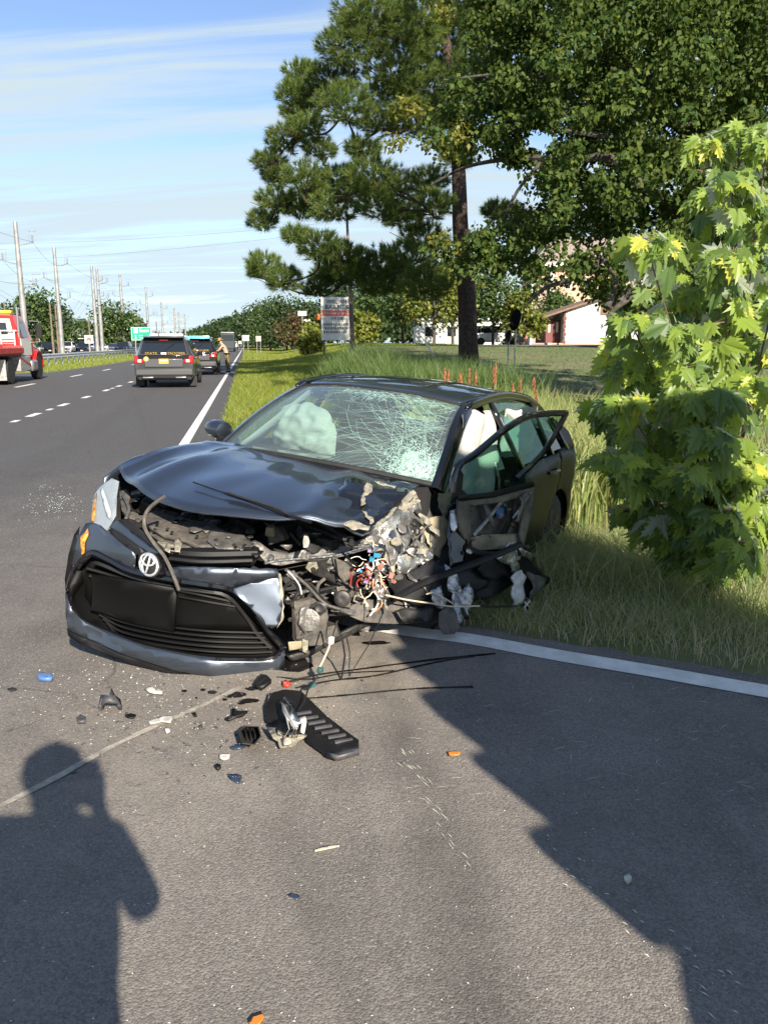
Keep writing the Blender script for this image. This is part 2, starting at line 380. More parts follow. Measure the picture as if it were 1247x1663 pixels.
wl = [0.030 * (1 + .5 * mnoise.noise(p * 9)) for p in pl]
a = offset_line(pl, .5); mbp = MB()
mbp.grid([[p + (q - p) * wl[i] + Vector((0, 0, .004)) for i, (p, q) in enumerate(zip(pl, a))], [p - (q - p) * wl[i] * .9 + Vector((0, 0, .004)) for i, (p, q) in enumerate(zip(pl, a))]])
tag(mbp.build('worn_line_marking', m_worn, smooth=False), kind='structure')

# driveway across the verge and the one up to the houses
m_drive = M('driveway_asphalt', (0.055, 0.055, 0.06), 0.9, var=.25, vscale=1.2)
def strip_on_ground(pts, wd, name, mat, z=0.03):
    L = catmull(pts, 8); a = offset_line(L, wd / 2); b = offset_line(L, -wd / 2); rows = []
    for ln in (a, [p.lerp(q, .5) for p, q in zip(a, b)], b):
        zs = terrain(np.array([p.x for p in ln]), np.array([p.y for p in ln])); rows.append([Vector((p.x, p.y, zz_ + z)) for p, zz_ in zip(ln, zs)])
    return tag(MB().grid(rows).build(name, mat), kind='structure')
strip_on_ground([RP(60.0, -.6), RP(61, 6), RP(62, 14), RP(62, 24), RP(58, 32)], 4.0, 'driveway', m_drive, .05)
strip_on_ground([RP(82, -.6), RP(82.5, 6), RP(83, 14)], 2.5, 'driveway', m_drive, .05)
strip_on_ground([Vector((1, 64, 0)), Vector((9, 57, 0)), Vector((15, 56, 0)), Vector((22, 64, 0))], 4.4, 'house_drive', M('drive_grey', (0.14, .14, .145), .9, var=.2), .06)
# ------------------------------------------------------------------ the wrecked car (x forward from the front axle, y to its left, z up)
CAR_ROT = Matrix.Rotation(-2.0405, 3, 'Z') @ Matrix.Rotation(-.0325, 3, 'Y') @ Matrix.Rotation(-.0845, 3, 'X')
CAR_T = Vector((-.69, 4.095, -.094))
car = thing('wrecked_car', 'dark grey sedan with its front corner smashed and windshield shattered', 'car', CAR_T, CAR_ROT.to_euler())
CINV = CAR_ROT.transposed(); CO = CINV @ (CAMP - CAR_T)
def K(px, py, ax, val):
    d = CINV @ ray(px, py); i = 'xyz'.index(ax); return CO + d * ((val - CO[i]) / d[i])
def plane3(A, B, D):
    A, B, D = Vector(A), Vector(B), Vector(D); n = (B - A).cross(D - A).normalized()
    if n.dot(CO - A) < 0: n = -n
    return lambda p, o=0.0: n.dot(p - A) - o
def hit(px, py, f, o=0.0):
    d = CINV @ ray(px, py); t = 3.7
    for _ in range(25):
        v = f(CO + d * t, o); g = (f(CO + d * (t + 1e-3), o) - v) / 1e-3
        if abs(g) < 1e-6: break
        st = max(-.5, min(.5, -v / g)); t += st
        if abs(st) < 1e-5: break
    return CO + d * t
def bumper_surf(p, o=0.0):
    y = p.y; x = .655 - .27 * y - .35 * (y + .1) ** 2 + .055 * math.exp(-((p.z - .60) / .14) ** 2) + .03 * math.exp(-((p.z - .10) / .12) ** 2)
    x += .075 * smooth01((-.30 - y) / .3) - .74 * max(0, -.60 - y)            # wraps round the passenger-side corner
    x -= .42 * max(0, y - .16)                                                # and folds back at the torn end
    return p.x - x - o
def inside(poly, x, y):
    c = False; n = len(poly); j = n - 1
    for i in range(n):
        xi, yi = poly[i]; xj, yj = poly[j]
        if (yi > y) != (yj > y) and x < (xj - xi) * (y - yi) / (yj - yi) + xi: c = not c
        j = i
    return c
def jag(poly, amp, step=7, seed=0):
    out = []; rr = random.Random(seed)
    for i in range(len(poly)):
        a, b = poly[i], poly[(i + 1) % len(poly)]; L = math.hypot(b[0] - a[0], b[1] - a[1]); k = max(1, int(L / step))
        for j in range(k):
            t = j / k; out.append((a[0] + (b[0] - a[0]) * t + (rr.uniform(-amp, amp) if j else 0), a[1] + (b[1] - a[1]) * t + (rr.uniform(-amp, amp) if j else 0)))
    return out
def sheet(name, poly, f, mat, parent=None, o=0.0, res=9, nz=0.0, nsc=9.0, thick=.003, ragged=0.0, curve=False, angle=35, fold=None, smooth=True):
    """a piece of sheet material: outline on the surface f of the car, real thickness, dents of nz metres"""
    if curve: poly = [(p.x, p.y) for p in catmull([(a, b, 0) for a, b in poly], 4, True)]
    if ragged: poly = jag(poly, ragged, 6, len(name) * 7 + int(poly[0][0]))
    pts = [Vector(p) for p in poly]; n0 = len(pts)
    xs = [p[0] for p in poly]; ys = [p[1] for p in poly]; y = min(ys) + res * .5; row = 0
    while y < max(ys):
        x = min(xs) + res * (.5 if row % 2 else .15)
        while x < max(xs):
            if inside(poly, x, y) and min(math.hypot(x - a, y - b) for a, b in poly) > res * .4: pts.append(Vector((x, y)))
            x += res
        y += res * .9; row += 1
    vv, _, ff, *_ = delaunay_2d_cdt(pts, [], [list(range(n0))], 1, 1e-4)
    P = []
    off = Vector((px_ := xs[0] * .37, ys[0] * .21, len(name)))
    for q in vv:
        p = hit(q.x, q.y, f, o)
        if nz:
            nv = mnoise.noise_vector(p * nsc + off) ; p = p + Vector((nv.x, nv.y, nv.z * .6)) * nz
            rv = 1 - abs(mnoise.noise(p * nsc * .6 + off)) * 2; p.x += rv * nz * .8
        if fold: p = fold(p)
        P.append(p)
    return MB().add(P, [tuple(x) for x in ff]).build(name, mat, parent or car, smooth=smooth, solid=thick, angle=angle)
def line3(pts, f, o=0.0, n=5): return catmull([hit(a, b, f, o) for a, b in pts], n)
def pipe(name, pts, r, mat, f=None, o=0.0, parent=None, n=6):
    P = line3(pts, f, o) if f else catmull(pts, 5)
    return MB().tube(P, r, n).build(name, mat, parent or car)

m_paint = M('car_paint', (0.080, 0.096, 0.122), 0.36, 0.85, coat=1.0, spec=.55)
m_paint_shade = M('car_paint_shaded', (0.010, 0.010, 0.011), 0.5, 0.0, coat=.06, spec=.2, var=.6, vscale=4)  # darker copy of the body paint, shade put into its colour
m_blackpl = M('black_plastic', (0.008, 0.008, 0.009), 0.5, spec=.35, var=.3, vscale=8)
m_grille = M('grille_black', (0.003, 0.003, 0.003), 0.55, spec=.2)
m_gloss = M('gloss_black', (0.006, 0.006, 0.007), 0.12, coat=.6)
m_dark = M('dark_metal', (0.045, 0.043, 0.041), 0.5, .6, var=.5, vscale=14)
m_under = M('dirty_underbody_and_shade', (0.017, 0.016, 0.015), 0.8, var=.6, vscale=10)  # underbody dirt, and the dark backing that stands for shade
m_steel = M('scuffed_steel', (0.62, 0.60, 0.55), 0.30, .85, vscale=11, col2=(.20, .19, .17), bump=.5, bscale=22)
m_grey = M('grey_metal', (0.25, 0.24, 0.225), 0.5, .55, vscale=9, col2=(.09, .085, .08), bump=.4, bscale=30)
m_silver = M('bright_silver', (0.72, 0.72, 0.72), 0.28, .9, vscale=20, col2=(.35, .35, .35), bump=.4, bscale=40)
m_primer = M('beige_primer', (0.36, 0.31, 0.20), 0.6, var=0, vscale=8, col2=(.20, .17, .11), bump=.4, bscale=18)
m_cream = M('torn_cream_edge', (0.36, 0.33, 0.25), 0.7, vscale=25, col2=(.15, .14, .11), bump=.5, bscale=40)
m_dust = M('dusty_brown_plastic', (0.13, 0.115, 0.095), 0.65, vscale=15, col2=(.05, .046, .042), bump=.3, bscale=40)
m_rubber = M('rubber', (0.016, 0.016, 0.016), 0.75, var=.3, vscale=20)
m_airbag = M('airbag_cloth', (0.42, 0.42, 0.395), 0.85, bump=.25, bscale=14)
m_glass = glassmat('windshield_glass', (0.74, 0.93, 0.86), 0.12, .03, dust=.075)
m_gglass = glassmat('door_glass', (0.50, 0.74, 0.64), 0.03)
m_tint = glassmat('side_glass', (0.55, 0.66, 0.60), 0.04)
m_crack = M('cracked_glass', (0.40, 0.62, 0.54), 0.25, spec=.8, alpha=.7)
m_crumb = M('glass_crumbs', (0.62, 0.78, 0.72), 0.15, spec=.9)
m_clear = glassmat('lens_plastic', (0.80, 0.86, 0.88), 0.10, 0.08)
m_amber = M('amber_lens', (0.75, 0.33, 0.03), 0.25, coat=.6, vscale=40, col2=(.16, .06, .02))
m_seat = M('seat_cloth', (0.025, 0.025, 0.027), 0.85)
m_interior = M('cabin_trim', (0.02, 0.02, 0.022), 0.7)
m_white_pl = M('white_plastic', (0.66, 0.65, 0.60), 0.5, vscale=20, col2=(.42, .40, .36))

# ---- cabin and hidden structure
mb = MB()
mb.box((-1.55, 0, .22), (2.2, 1.45, .06)); mb.box((-2.9, 0, .55), (1.3, 1.35, .3))
mb.box((-.52, 0, .60), (.05, 1.40, .72))
mb.build('floor_pan', m_interior, car, smooth=False)
eb = MB(); eb.box((-.10, -.20, .24), (.7, .85, .05)); eb.box((-.02, -.70, .50), (.8, .05, .5)); eb.box((.30, -.24, .40), (.05, .68, .26))
eb.build('engine_bay_backing', m_under, car, smooth=False)  # dark shell standing in for the shade under the hood
def seat(y, nm):
    s = MB(); 
    s.grid([[(-1.10 - .02 * k, y + dy, .46 + .05 * math.cos(dy * 5) + .0 * k) for dy in (-.25, -.15, 0, .15, .25)] for k in range(1)] + [[(-1.55, y + dy, .48 + .04 * (abs(dy) > .2)) for dy in (-.25, -.15, 0, .15, .25)]])
    s.box((-1.33, y, .42), (.52, .50, .14)); s.box((-1.66, y, .78), (.15, .48, .62), rot=Matrix.Rotation(R(-14), 3, 'Y'), top=(.8, .8))
    o = s.build('seat', m_seat, car, bevel=.04)
    h = MB().box((-1.77, y, 1.19), (.10, .27, .17), rot=Matrix.Rotation(R(-10), 3, 'Y'), top=(.8, .85)).build('headrest', m_seat, o, bevel=.035)
for y in (-.37, .37): seat(y, '')
MB().box((-2.62, 0, .74), (.18, 1.15, .6), rot=Matrix.Rotation(R(-18), 3, 'Y')).box((-2.3, 0, .45), (.5, 1.2, .16)).build('rear_bench', m_seat, car, bevel=.04)
MB().grid([[(-.58, y, .93 + .02 * math.cos(y * 3)) for y in np.linspace(-.68, .68, 9)], [(-.85, y, .955) for y in np.linspace(-.68, .68, 9)], [(-1.0, y, .90) for y in np.linspace(-.66, .66, 9)], [(-1.02, y, .60) for y in np.linspace(-.62, .62, 9)]]).build('dashboard', m_interior, car)
st = MB(); st.tube([(-1.12 + .07 * math.sin(t), .37 + .18 * math.cos(t), .88 + .17 * math.sin(t)) for t in np.linspace(0, 2 * math.pi, 25)], .015, 7, False)
st.tube([(-1.12, .37, .88), (-.95, .37, .82)], .04, 8); st.box((-1.12, .37, .88), (.04, .33, .05)); st.build('steering_wheel', m_interior, car)
mr_ = MB().box((-1.06, 0.0, 1.20), (.03, .23, .065)).box((-1.10, 0, 1.29), (.10, .11, .10)).build('rear_view_mirror', m_gloss, car, bevel=.012)

m_trim = M('light_grey_trim', (.34, .34, .32), .8)
for s in (1, -1):
    MB().grid([[(-.62 - .60 * t, s * (.655 - .105 * t), .97 + .34 * t), (-.70 - .60 * t, s * (.675 - .105 * t), .95 + .34 * t), (-.80 - .52 * t, s * (.69 - .105 * t), .93 + .36 * t)] for t in np.linspace(0, 1, 6)]).build('pillar_trim', m_trim, car, solid=.01)
MB().grid([[(x, y, 1.37 - .03 * (y / .55) ** 2 - .03 * abs(x + 1.9)) for y in np.linspace(-.53, .53, 7)] for x in np.linspace(-1.3, -2.5, 6)]).build('headliner', m_trim, car)
# ---- roof, glass, pillars
def rowy(x, hw, zc, ze, n=11, xc=0.0):
    return [(x + xc * (1 - (t ** 2)), hw * t, ze + (zc - ze) * (1 - abs(t) ** 2.4)) for t in np.linspace(-1, 1, n)]
roof_rows = [rowy(-1.22, .575, 1.385, 1.345, xc=.06), rowy(-1.30, .585, 1.405, 1.365, xc=.05), rowy(-1.5, .60, 1.428, 1.388), rowy(-1.75, .605, 1.437, 1.395), rowy(-2.0, .605, 1.435, 1.392), rowy(-2.3, .60, 1.418, 1.375), rowy(-2.6, .58, 1.375, 1.33)]
MB().grid(roof_rows).build('roof', m_paint, car, sub=1, solid=.006)
ws_b = [Vector((-.52 + .15 * (1 - t * t), .715 * t, .955 + .045 * (1 - t * t))) for t in np.linspace(-1, 1, 13)]
ws_t = [Vector((-1.205 + .06 * (1 - t * t), .572 * t, 1.338 + .042 * (1 - abs(t) ** 2.4))) for t in np.linspace(-1, 1, 13)]
def ws_point(u, v):                       # u across (-1 right .. 1 left), v up; bulged outwards
    t = u; b = Vector((-.52 + .15 * (1 - t * t), .715 * t, .955 + .045 * (1 - t * t))); a = Vector((-1.205 + .06 * (1 - t * t), .572 * t, 1.338 + .042 * (1 - abs(t) ** 2.4)))
    p = b.lerp(a, v); bl = .035 * 4 * v * (1 - v)
    dent = -.05 * math.exp(-((u - .72) / .35) ** 2 - ((v - .25) / .3) ** 2)   # pushed in at the struck corner
    return p + Vector((.5, 0, .86)) * (bl + dent)
wsh = MB().grid([[ws_point(u, v) for u in np.linspace(-1, 1, 25)] for v in np.linspace(0, 1, 13)]).build('windshield', m_glass, car, angle=0)
ck = MB(); rr = random.Random(5)
def crack(pts, wd):
    P = [ws_point(max(-.985, min(.985, u)), max(.01, min(.985, v))) + Vector((.5, 0, .86)) * .002 for u, v in pts]
    for a, b in zip(P[:-1], P[1:]):
        d = (b - a)
        if d.length < 1e-5: continue
        s = d.cross(Vector((.5, 0, .86))).normalized() * wd * rr.uniform(.5, 1.2)
        ck.add([a - s, a + s, b + s * .7, b - s * .7], [(0, 1, 2, 3)])
def wander(u, v, ang, L, wd, curl=0.0, step=.035):
    pts = [(u, v)]; k = int(L / step)
    for i in range(k):
        ang += rr.gauss(0, .07) + curl * .5; u += math.cos(ang) * step; v += math.sin(ang) * step * 1.5; pts.append((u, v))
        if abs(u) > .99 or v > .98 or v < .01: break
    crack(pts, wd)
for k in range(105):                        # sprays from the struck corner and left edge across the glass
    v0 = rr.choice([.25, .4, .55, .62, .62, .7]) + rr.gauss(0, .05); wander(.93 + rr.uniform(-.1, .04), v0, math.pi + rr.gauss(0, .24) + (v0 - .55) * .25, rr.uniform(.3, 1.35), .0007, rr.gauss(.0, .012))
for k in range(34): wander(.80 + rr.gauss(0, .12), .18 + rr.gauss(0, .12), rr.uniform(1.6, 3.9), rr.uniform(.2, .9), .0009, rr.gauss(0, .02))
for k in range(26): wander(rr.uniform(-.3, .9), rr.uniform(.88, .97), math.pi + rr.gauss(.1, .25), rr.uniform(.1, .5), .0009)
for k in range(22): wander(rr.uniform(-.1, .85), rr.uniform(.2, .95), rr.uniform(0, 6.28), rr.uniform(.05, .2), .0010)
for k in range(6): wander(rr.uniform(-.6, -.1), rr.uniform(.35, .8), rr.uniform(2.6, 4), rr.uniform(.2, .5), .0008, .04)
for k in range(430):                        # crazed, powdered glass in the corner
    u = .83 + rr.gauss(0, .13); v = .15 + rr.gauss(0, .13); a = rr.uniform(0, 6.28)
    crack([(u, v), (u + .028 * math.cos(a), v + .045 * math.sin(a)), (u + .05 * math.cos(a + .9), v + .07 * math.sin(a + .9))], .0018)
for k in range(300):
    u = rr.uniform(-.35, .95); v = .90 + rr.gauss(0, .03) - .02 * u; a = rr.uniform(-.4, .4)
    crack([(u, v), (u + .03 * math.cos(a), v + .03 * math.sin(a))], .0013)
for k in range(90):
    u = .1 + rr.gauss(0, .09); v = .84 + rr.gauss(0, .04); a = rr.uniform(0, 6.28); crack([(u, v), (u + .03 * math.cos(a), v + .03 * math.sin(a))], .0013)
o = ck.build('crack', m_crack, wsh, smooth=False); tag(o, kind='stuff')
cb = MB()
for k in range(700):
    u = .86 + rr.gauss(0, .10); v = .06 + abs(rr.gauss(0, .13)); p = ws_point(min(u, 1.02), min(v, .95)) + Vector((.5, 0, .86)) * rr.uniform(.001, .008); s = rr.uniform(.0015, .0042)
    cb.add([p + Vector((s, 0, 0)), p + Vector((-s * .6, s, 0)), p + Vector((-s * .5, -s, 0)), p + Vector((0, 0, s * 1.2))], [(0, 1, 3), (1, 2, 3), (2, 0, 3), (0, 2, 1)])
tag(cb.build('glass_crumb', m_crumb, wsh, smooth=False), kind='stuff')
# sun shade band and gasket
for sgn in (1, -1):
    A = []
    for v in np.linspace(-.04, 1.02, 12):
        e = ws_point(sgn * 1.0, max(0, min(1, v))) + (ws_t[0] - ws_b[0]) * (v - max(0, min(1, v))) * (1 if sgn < 0 else 1) if sgn < 0 else ws_point(1, max(0, min(1, v))) + (ws_t[-1] - ws_b[-1]) * (v - max(0, min(1, v)))
        out = Vector((0, sgn, 0))
        A.append([e + out * .0 + Vector((.012, 0, .014)), e + out * .025 + Vector((.0, 0, .014)), e + out * .048 + Vector((-.025, 0, -.005)), e + out * .055 + Vector((-.06, 0, -.02)), e + out * .04 + Vector((-.07, 0, -.025)), e + Vector((-.03, 0, -.02))])
    MB().grid(A, True).build('windshield_pillar', m_gloss if sgn > 0 else m_paint, car)
for rows in ([ws_b], ): MB().tube([p + Vector((.02, 0, 0)) for p in ws_b], .016, 6).build('cowl_seal', m_rubber, car)
MB().tube([p + Vector((.004, 0, .004)) for p in ws_t], .007, 6).build('roof_seal', m_rubber, car)

def yside(x, z):
    y = .885 - .22 * max(0, (.42 - z)) ** 1.5 - .10 * max(0, z - .75) ** 1.5 if z < .93 else .872 - (z - .93) * .62
    if x < -3.05: y -= .42 * ((-3.05 - x) / .65) ** 2 * .75
    if x > .2: y -= .25 * ((x - .2) / .6) ** 2
    if .60 < z < .72: y -= .008
    return y
def strip(name, xs, top, bot, mat, sgn, off=0.0, nv=7, parent=None, thick=.012, sub=0):
    rows = []
    for i, x in enumerate(xs):
        t, b = top(x), bot(x); rows.append([(x, sgn * (yside(x, z) + off), z) for z in np.linspace(t, b, nv)])
    return MB().grid(rows).build(name, mat, parent or car, solid=thick, sub=sub)
def arch(x, xc, base, r=.365): 
    d = r * r - (x - xc) ** 2; return max(base, .30 + math.sqrt(d)) if d > 0 else base
belt = lambda x: .925 + .035 * smooth01((-.5 - x) / 2.2)
railz = lambda x: 1.345 - .574 * max(0, x + 1.2) + .05 * math.sin(math.pi * min(1, max(0, (-1.2 - x) / 1.3))) - .30 * smooth01((-2.35 - x) / 1.1)
for sgn in (-1, 1):
    # roof rail down to the tail
    xs = np.linspace(-1.16, -3.15, 24)
    rows = [[(x, sgn * (.60 + .015 * math.cos(k * .9) - .035 * k / 4 * -1 - .045 * smooth01((-2.3 - x) / .9) * (-1)), railz(x) + .02 - .014 * k) for k in range(5)] for x in xs]
    MB().grid(rows).build('roof_rail', m_gloss, car, solid=.02)
    strip('rear_quarter_panel', list(np.linspace(-2.62, -3.70, 22)), lambda x: belt(x) + .02 + (railz(x) - belt(x)) * .0 - .03 * smooth01((-3.3 - x) / .4), lambda x: arch(x, -2.70, .24), m_paint_shade if sgn > 0 else m_paint, sgn)
    rd = strip('rear_door', list(np.linspace(-1.66, -2.60, 16)), lambda x: belt(x), lambda x: arch(x, -2.70, .20), m_paint_shade if sgn > 0 else m_paint, sgn, .004)
    hd = MB().tube([(-2.27, sgn * .893, .845), (-2.33, sgn * .925, .85), (-2.43, sgn * .925, .852), (-2.48, sgn * .893, .85)], .013, 8).build('handle', m_gloss, rd)
    # rear door glass and quarter light with frames
    def gl(x0, x1, nm, par):
        rows = [[(x, sgn * (yside(x, z) - .012), z) for z in np.linspace(belt(x) + .005, max(belt(x) + .012, railz(x) - .045), 5)] for x in np.linspace(x0, x1, 10)]
        return MB().grid(rows).build(nm, m_tint if sgn < 0 else m_gglass, par)
    gl(-1.70, -2.42, 'window', rd); gl(-2.46, -2.86, 'window', car)
    for x0, x1, wd in ((-1.66, -1.60, .055), (-2.44, -2.44, .035), (-2.90, -2.84, .05)):
        z1 = railz(x1) - .02
        MB().grid([[(x0 + (x1 - x0) * t - wd / 2, sgn * (yside(x0, zz_) + .004), zz_), (x0 + (x1 - x0) * t + wd / 2, sgn * (yside(x0, zz_) + .004), zz_)] for t in np.linspace(0, 1, 5) for zz_ in [belt(x0) + (z1 - belt(x0)) * t]]).build('door_pillar', m_gloss, car, solid=.02)
    sill = strip('rocker_panel', list(np.linspace(-.4, -2.34, 12)), lambda x: .20, lambda x: .12, m_paint_shade if sgn > 0 else m_paint, sgn, -.01, 3)
    strip('rear_pillar', list(np.linspace(-2.86, -3.24, 8)), lambda x: max(belt(x) + .03, railz(x) - .01), lambda x: belt(x) + .0, m_paint_shade if sgn > 0 else m_paint, sgn, .0, 5)
    if sgn < 0:
        fd = strip('front_door', list(np.linspace(-.52, -1.64, 14)), lambda x: belt(x), lambda x: .20, m_paint, sgn, .004)
        MB().tube([(-1.32, -.893, .845), (-1.38, -.925, .85), (-1.48, -.925, .852), (-1.53, -.893, .85)], .013, 8).build('handle', m_gloss, fd)
        gl(-.78, -1.60, 'window', fd)
        strip('front_fender', list(np.linspace(.30, -.52, 16)), lambda x: .90 - .20 * smooth01(x / .6) + .03, lambda x: arch(x, 0.0, .22), m_paint, sgn, -.015)
    else:
        # bare post between the doors and the black body aperture
        MB().grid([[(-1.62 + dx, .80 - (z - .3) * .10 - max(0, z - .9) * .42 + dy, z) for dx, dy in ((.09, -.05), (.06, .0), (-.04, .01), (-.07, -.03))] for z in np.linspace(.2, 1.36, 9)]).build('door_post', m_gloss, car, solid=.015)
        MB().grid([[(-1.56 + dx, .80 - (z - .3) * .10 - max(0, z - .9) * .42 + .012, z) for dx in (.022, -.012)] for z in np.linspace(.75, 1.30, 6)]).build('post_trim', m_silver, car, solid=.006)
# tail
MB().grid([rowy(-2.62, .565, 1.365, 1.325), rowy(-2.95, .60, 1.235, 1.19), rowy(-3.28, .63, 1.09, 1.06)]).build('rear_window', m_tint, car)
MB().grid([rowy(-3.26, .66, 1.085, 1.03), rowy(-3.45, .66, 1.065, 1.01), rowy(-3.66, .62, 1.055, 1.0), rowy(-3.70, .62, .95, .93), rowy(-3.66, .66, .70, .70), rowy(-3.74, .70, .55, .55), rowy(-3.72, .72, .30, .30), rowy(-3.60, .68, .18, .18)]).build('trunk_lid', m_paint, car, solid=.01)
def wheel(c, sgn, camber=0.0):
    x, y, z = c; t = MB(); w_ = .105
    t.lathe([(.20, -w_), (.275, -w_), (.305, -w_ * .8), (.313, -w_ * .3), (.313, w_ * .3), (.305, w_ * .8), (.275, w_), (.20, w_)], 28, (x, y, z), 'Y')
    o = t.build('wheel', m_rubber, car)
    r_ = MB(); r_.lathe([(.06, sgn * .09), (.205, sgn * .085), (.21, sgn * .1), (.215, sgn * .1)], 24, (x, y, z), 'Y')
    for k in range(5):
        a = k * 2 * math.pi / 5; r_.box((x + .12 * math.cos(a), y + sgn * .10, z + .12 * math.sin(a)), (.17, .012, .05), rot=Matrix.Rotation(-a, 3, 'Y'))
    r_.build('rim', m_dark, o)
for c, s in (((0, -.76, .31), -1), ((-2.70, -.76, .31), -1), ((-2.70, .76, .31), 1)): wheel(c, s)
for s in (-1, 1): MB().grid([[(-2.70 + .36 * math.cos(a), s * y, .30 + .36 * math.sin(a)) for a in np.linspace(-.2, math.pi + .2, 14)] for y in (.55, .86)]).build('wheel_well', m_under, car)
# passenger mirror
mm = MB(); mm.lathe([(.02, -.09), (.07, -.075), (.095, -.03), (.10, .03), (.085, .075), (.03, .09)], 14, (0, 0, 0), 'Y')
o = mm.build('door_mirror', m_paint, car); o.location = (-.70, -.90, 1.03); o.scale = (.75, .90, .62); o.rotation_euler = (0, 0, R(-12))
MB().box((-.68, -.80, .97), (.10, .12, .05)).build('mirror_arm', m_blackpl, car, bevel=.015)
MB().grid([[(-.785, -.82 - .14 * t, .985 + .09 * u) for t in (0, .5, 1)] for u in (0, .5, 1)]).build('mirror_glass', m_clear, car)

# ---- hood: pushed back, buckled, its right front corner curled up
def hk(l): return [K(a, b, 'z', z) for a, b, z in l]
hrows = [hk([(195, 751, .925), (217, 783, .872), (252, 802, .868), (300, 819, .868), (365, 828, .880), (455, 836, .890), (530, 843, .885), (603, 856, .845)]),
         None, None, None, None,
         hk([(335, 716, 1.005), (370, 719, 1.005), (410, 725, 1.0), (474, 734, 1.005), (528, 740, 1.0), (570, 750, .985), (622, 769, .972), (682, 789, .955)])]
hr = catmull_rows = []
f_ = [catmull(hrows[0], 5), catmull(hrows[5], 5)]
nR = 18
for i in range(nR + 1):
    t = i / nR; row = []
    for j, (a, b) in enumerate(zip(*f_)):
        u = j / (len(f_[0]) - 1); p = a.lerp(b, t)
        p.z += .030 * math.sin(math.pi * min(1, t * 1.08)) * (1 - .35 * abs(2 * u - 1)) - .018 * (1 - t) ** 6
        p.z += .030 * math.exp(-((u - .17 - .10 * t) / .055) ** 2) * math.exp(-((t - .35) / .4) ** 2)          # the pressed-in crease line
        p.z -= .022 * math.exp(-((u - .06) / .05) ** 2) * math.exp(-((t - .25) / .3) ** 2)
        p.z += .012 * math.exp(-((u - .78) / .05) ** 2) * (1 - .3 * t)
        d = smooth01((u - .60) / .4); p.z += d * .035 * mnoise.noise(Vector((u * 7, t * 5, 3))) + .006 * mnoise.noise(Vector((u * 9, t * 4, 9)))
        if u > .80: p.z += .05 * mnoise.noise(Vector((u * 14, t * 9, 1))) * smooth01((u - .80) / .15)
        row.append(p)
    hr.append(row)
hood = MB().grid(hr).build('hood', m_paint, car, solid=.004, angle=60)
# folded-over lip along the front edge
MB().tube([p + Vector((.0, 0, -.006)) for p in hr[0]], .007, 6).build('hood_lip', m_paint, hood)
hood_f = plane3(hr[0][22], hr[0][33], hr[10][28])
sheet('torn_flap', [(543, 838), (556, 815), (553, 795), (563, 774), (585, 778), (612, 784), (640, 792), (673, 795), (650, 815), (634, 832), (604, 856), (575, 852)], hood_f, m_gloss, hood, .025, 9, .022, 6, ragged=2)
for pl_ in ([(597, 779), (606, 788), (603, 798), (596, 806), (593, 818), (586, 822), (589, 806), (592, 792)], [(541, 840), (553, 834), (566, 840), (580, 846), (590, 852), (602, 855), (600, 861), (580, 861), (560, 853)],
            [(612, 850), (628, 836), (640, 824), (648, 822), (640, 834), (624, 850), (608, 861)], [(652, 812), (664, 800), (673, 795), (678, 802), (668, 812), (656, 822)], [(606, 780), (626, 784), (645, 789), (640, 792), (622, 788)], [(588, 828), (596, 832), (608, 848), (602, 852)]):
    sheet('torn_edge', pl_, hood_f, m_cream, hood, .031, 4, .010, 24, ragged=2.2)

# ---- front bumper, grille, badge, headlight
S = bumper_surf
# dark back plate closing the whole mouth
sheet('grille_backing', [(132, 912), (150, 894), (215, 918), (292, 940), (375, 955), (455, 1052), (440, 1078), (330, 1075), (225, 1050), (145, 1015), (112, 985), (114, 950)], S, m_grille, car, -.06, 22)
bump = sheet('bumper_cover', [(128, 872), (140, 850), (150, 848), (164, 853), (176, 864), (195, 877), (216, 893), (221, 902), (220, 928), (190, 918), (150, 903), (138, 900), (122, 920), (118, 915), (122, 895)], S, m_paint, car, 0, 10, thick=.006, curve=False, angle=50)
sheet('bumper_panel', [(262, 922), (300, 920), (380, 922), (450, 924), (456, 936), (415, 946), (376, 958), (330, 948), (285, 942), (266, 935)], S, m_paint, bump, .004, 10, .006, 8, thick=.006, ragged=1.0)
# the torn end of the bumper, bent up to face the light
_a, _b = hit(374, 957, S, .006), hit(456, 934, S, .006); _d = (_b - _a).normalized(); _h = ((CINV @ -SDIR).normalized() + (CO - _a).normalized()).normalized(); _h = (_h + Vector((.75, .30, .0))).normalized(); _n = (_h - _d * _h.dot(_d)).normalized()
BCF = lambda p, o=0.0: _n.dot(p - _a) - o
sheet('bumper_corner', [(374, 957), (415, 945), (456, 936), (459, 985), (456, 1008), (447, 1019), (433, 1018), (405, 985)], BCF, m_paint, bump, .005, 9, .003, 9, thick=.005)
sheet('scuffed_edge', [(452, 930), (457, 932), (460, 960), (463, 985), (459, 1008), (449, 1021), (453, 1005), (457, 985), (454, 955)], BCF, m_cream, bump, .006, 8, .004, 20, ragged=2)
sheet('bumper_lip', [(108, 962), (117, 990), (140, 1012), (180, 1030), (240, 1052), (330, 1069), (400, 1072), (438, 1070), (462, 1056), (462, 1078), (440, 1096), (418, 1108), (360, 1101), (290, 1090), (200, 1062), (140, 1036), (112, 1022), (108, 1000)], S, m_paint, bump, .02, 11, thick=.008, angle=60)
sheet('bumper_skirt', [(110, 1020), (140, 1036), (200, 1062), (290, 1090), (360, 1101), (418, 1108), (412, 1112), (350, 1107), (280, 1096), (190, 1070), (130, 1045), (112, 1032)], S, m_blackpl, bump, .0, 14, thick=.01)
sheet('bumper_side', [(128, 872), (122, 895), (118, 925), (110, 955), (108, 965), (106, 940), (112, 900), (121, 868), (130, 855)], S, m_paint_shade, bump, -.012, 9)
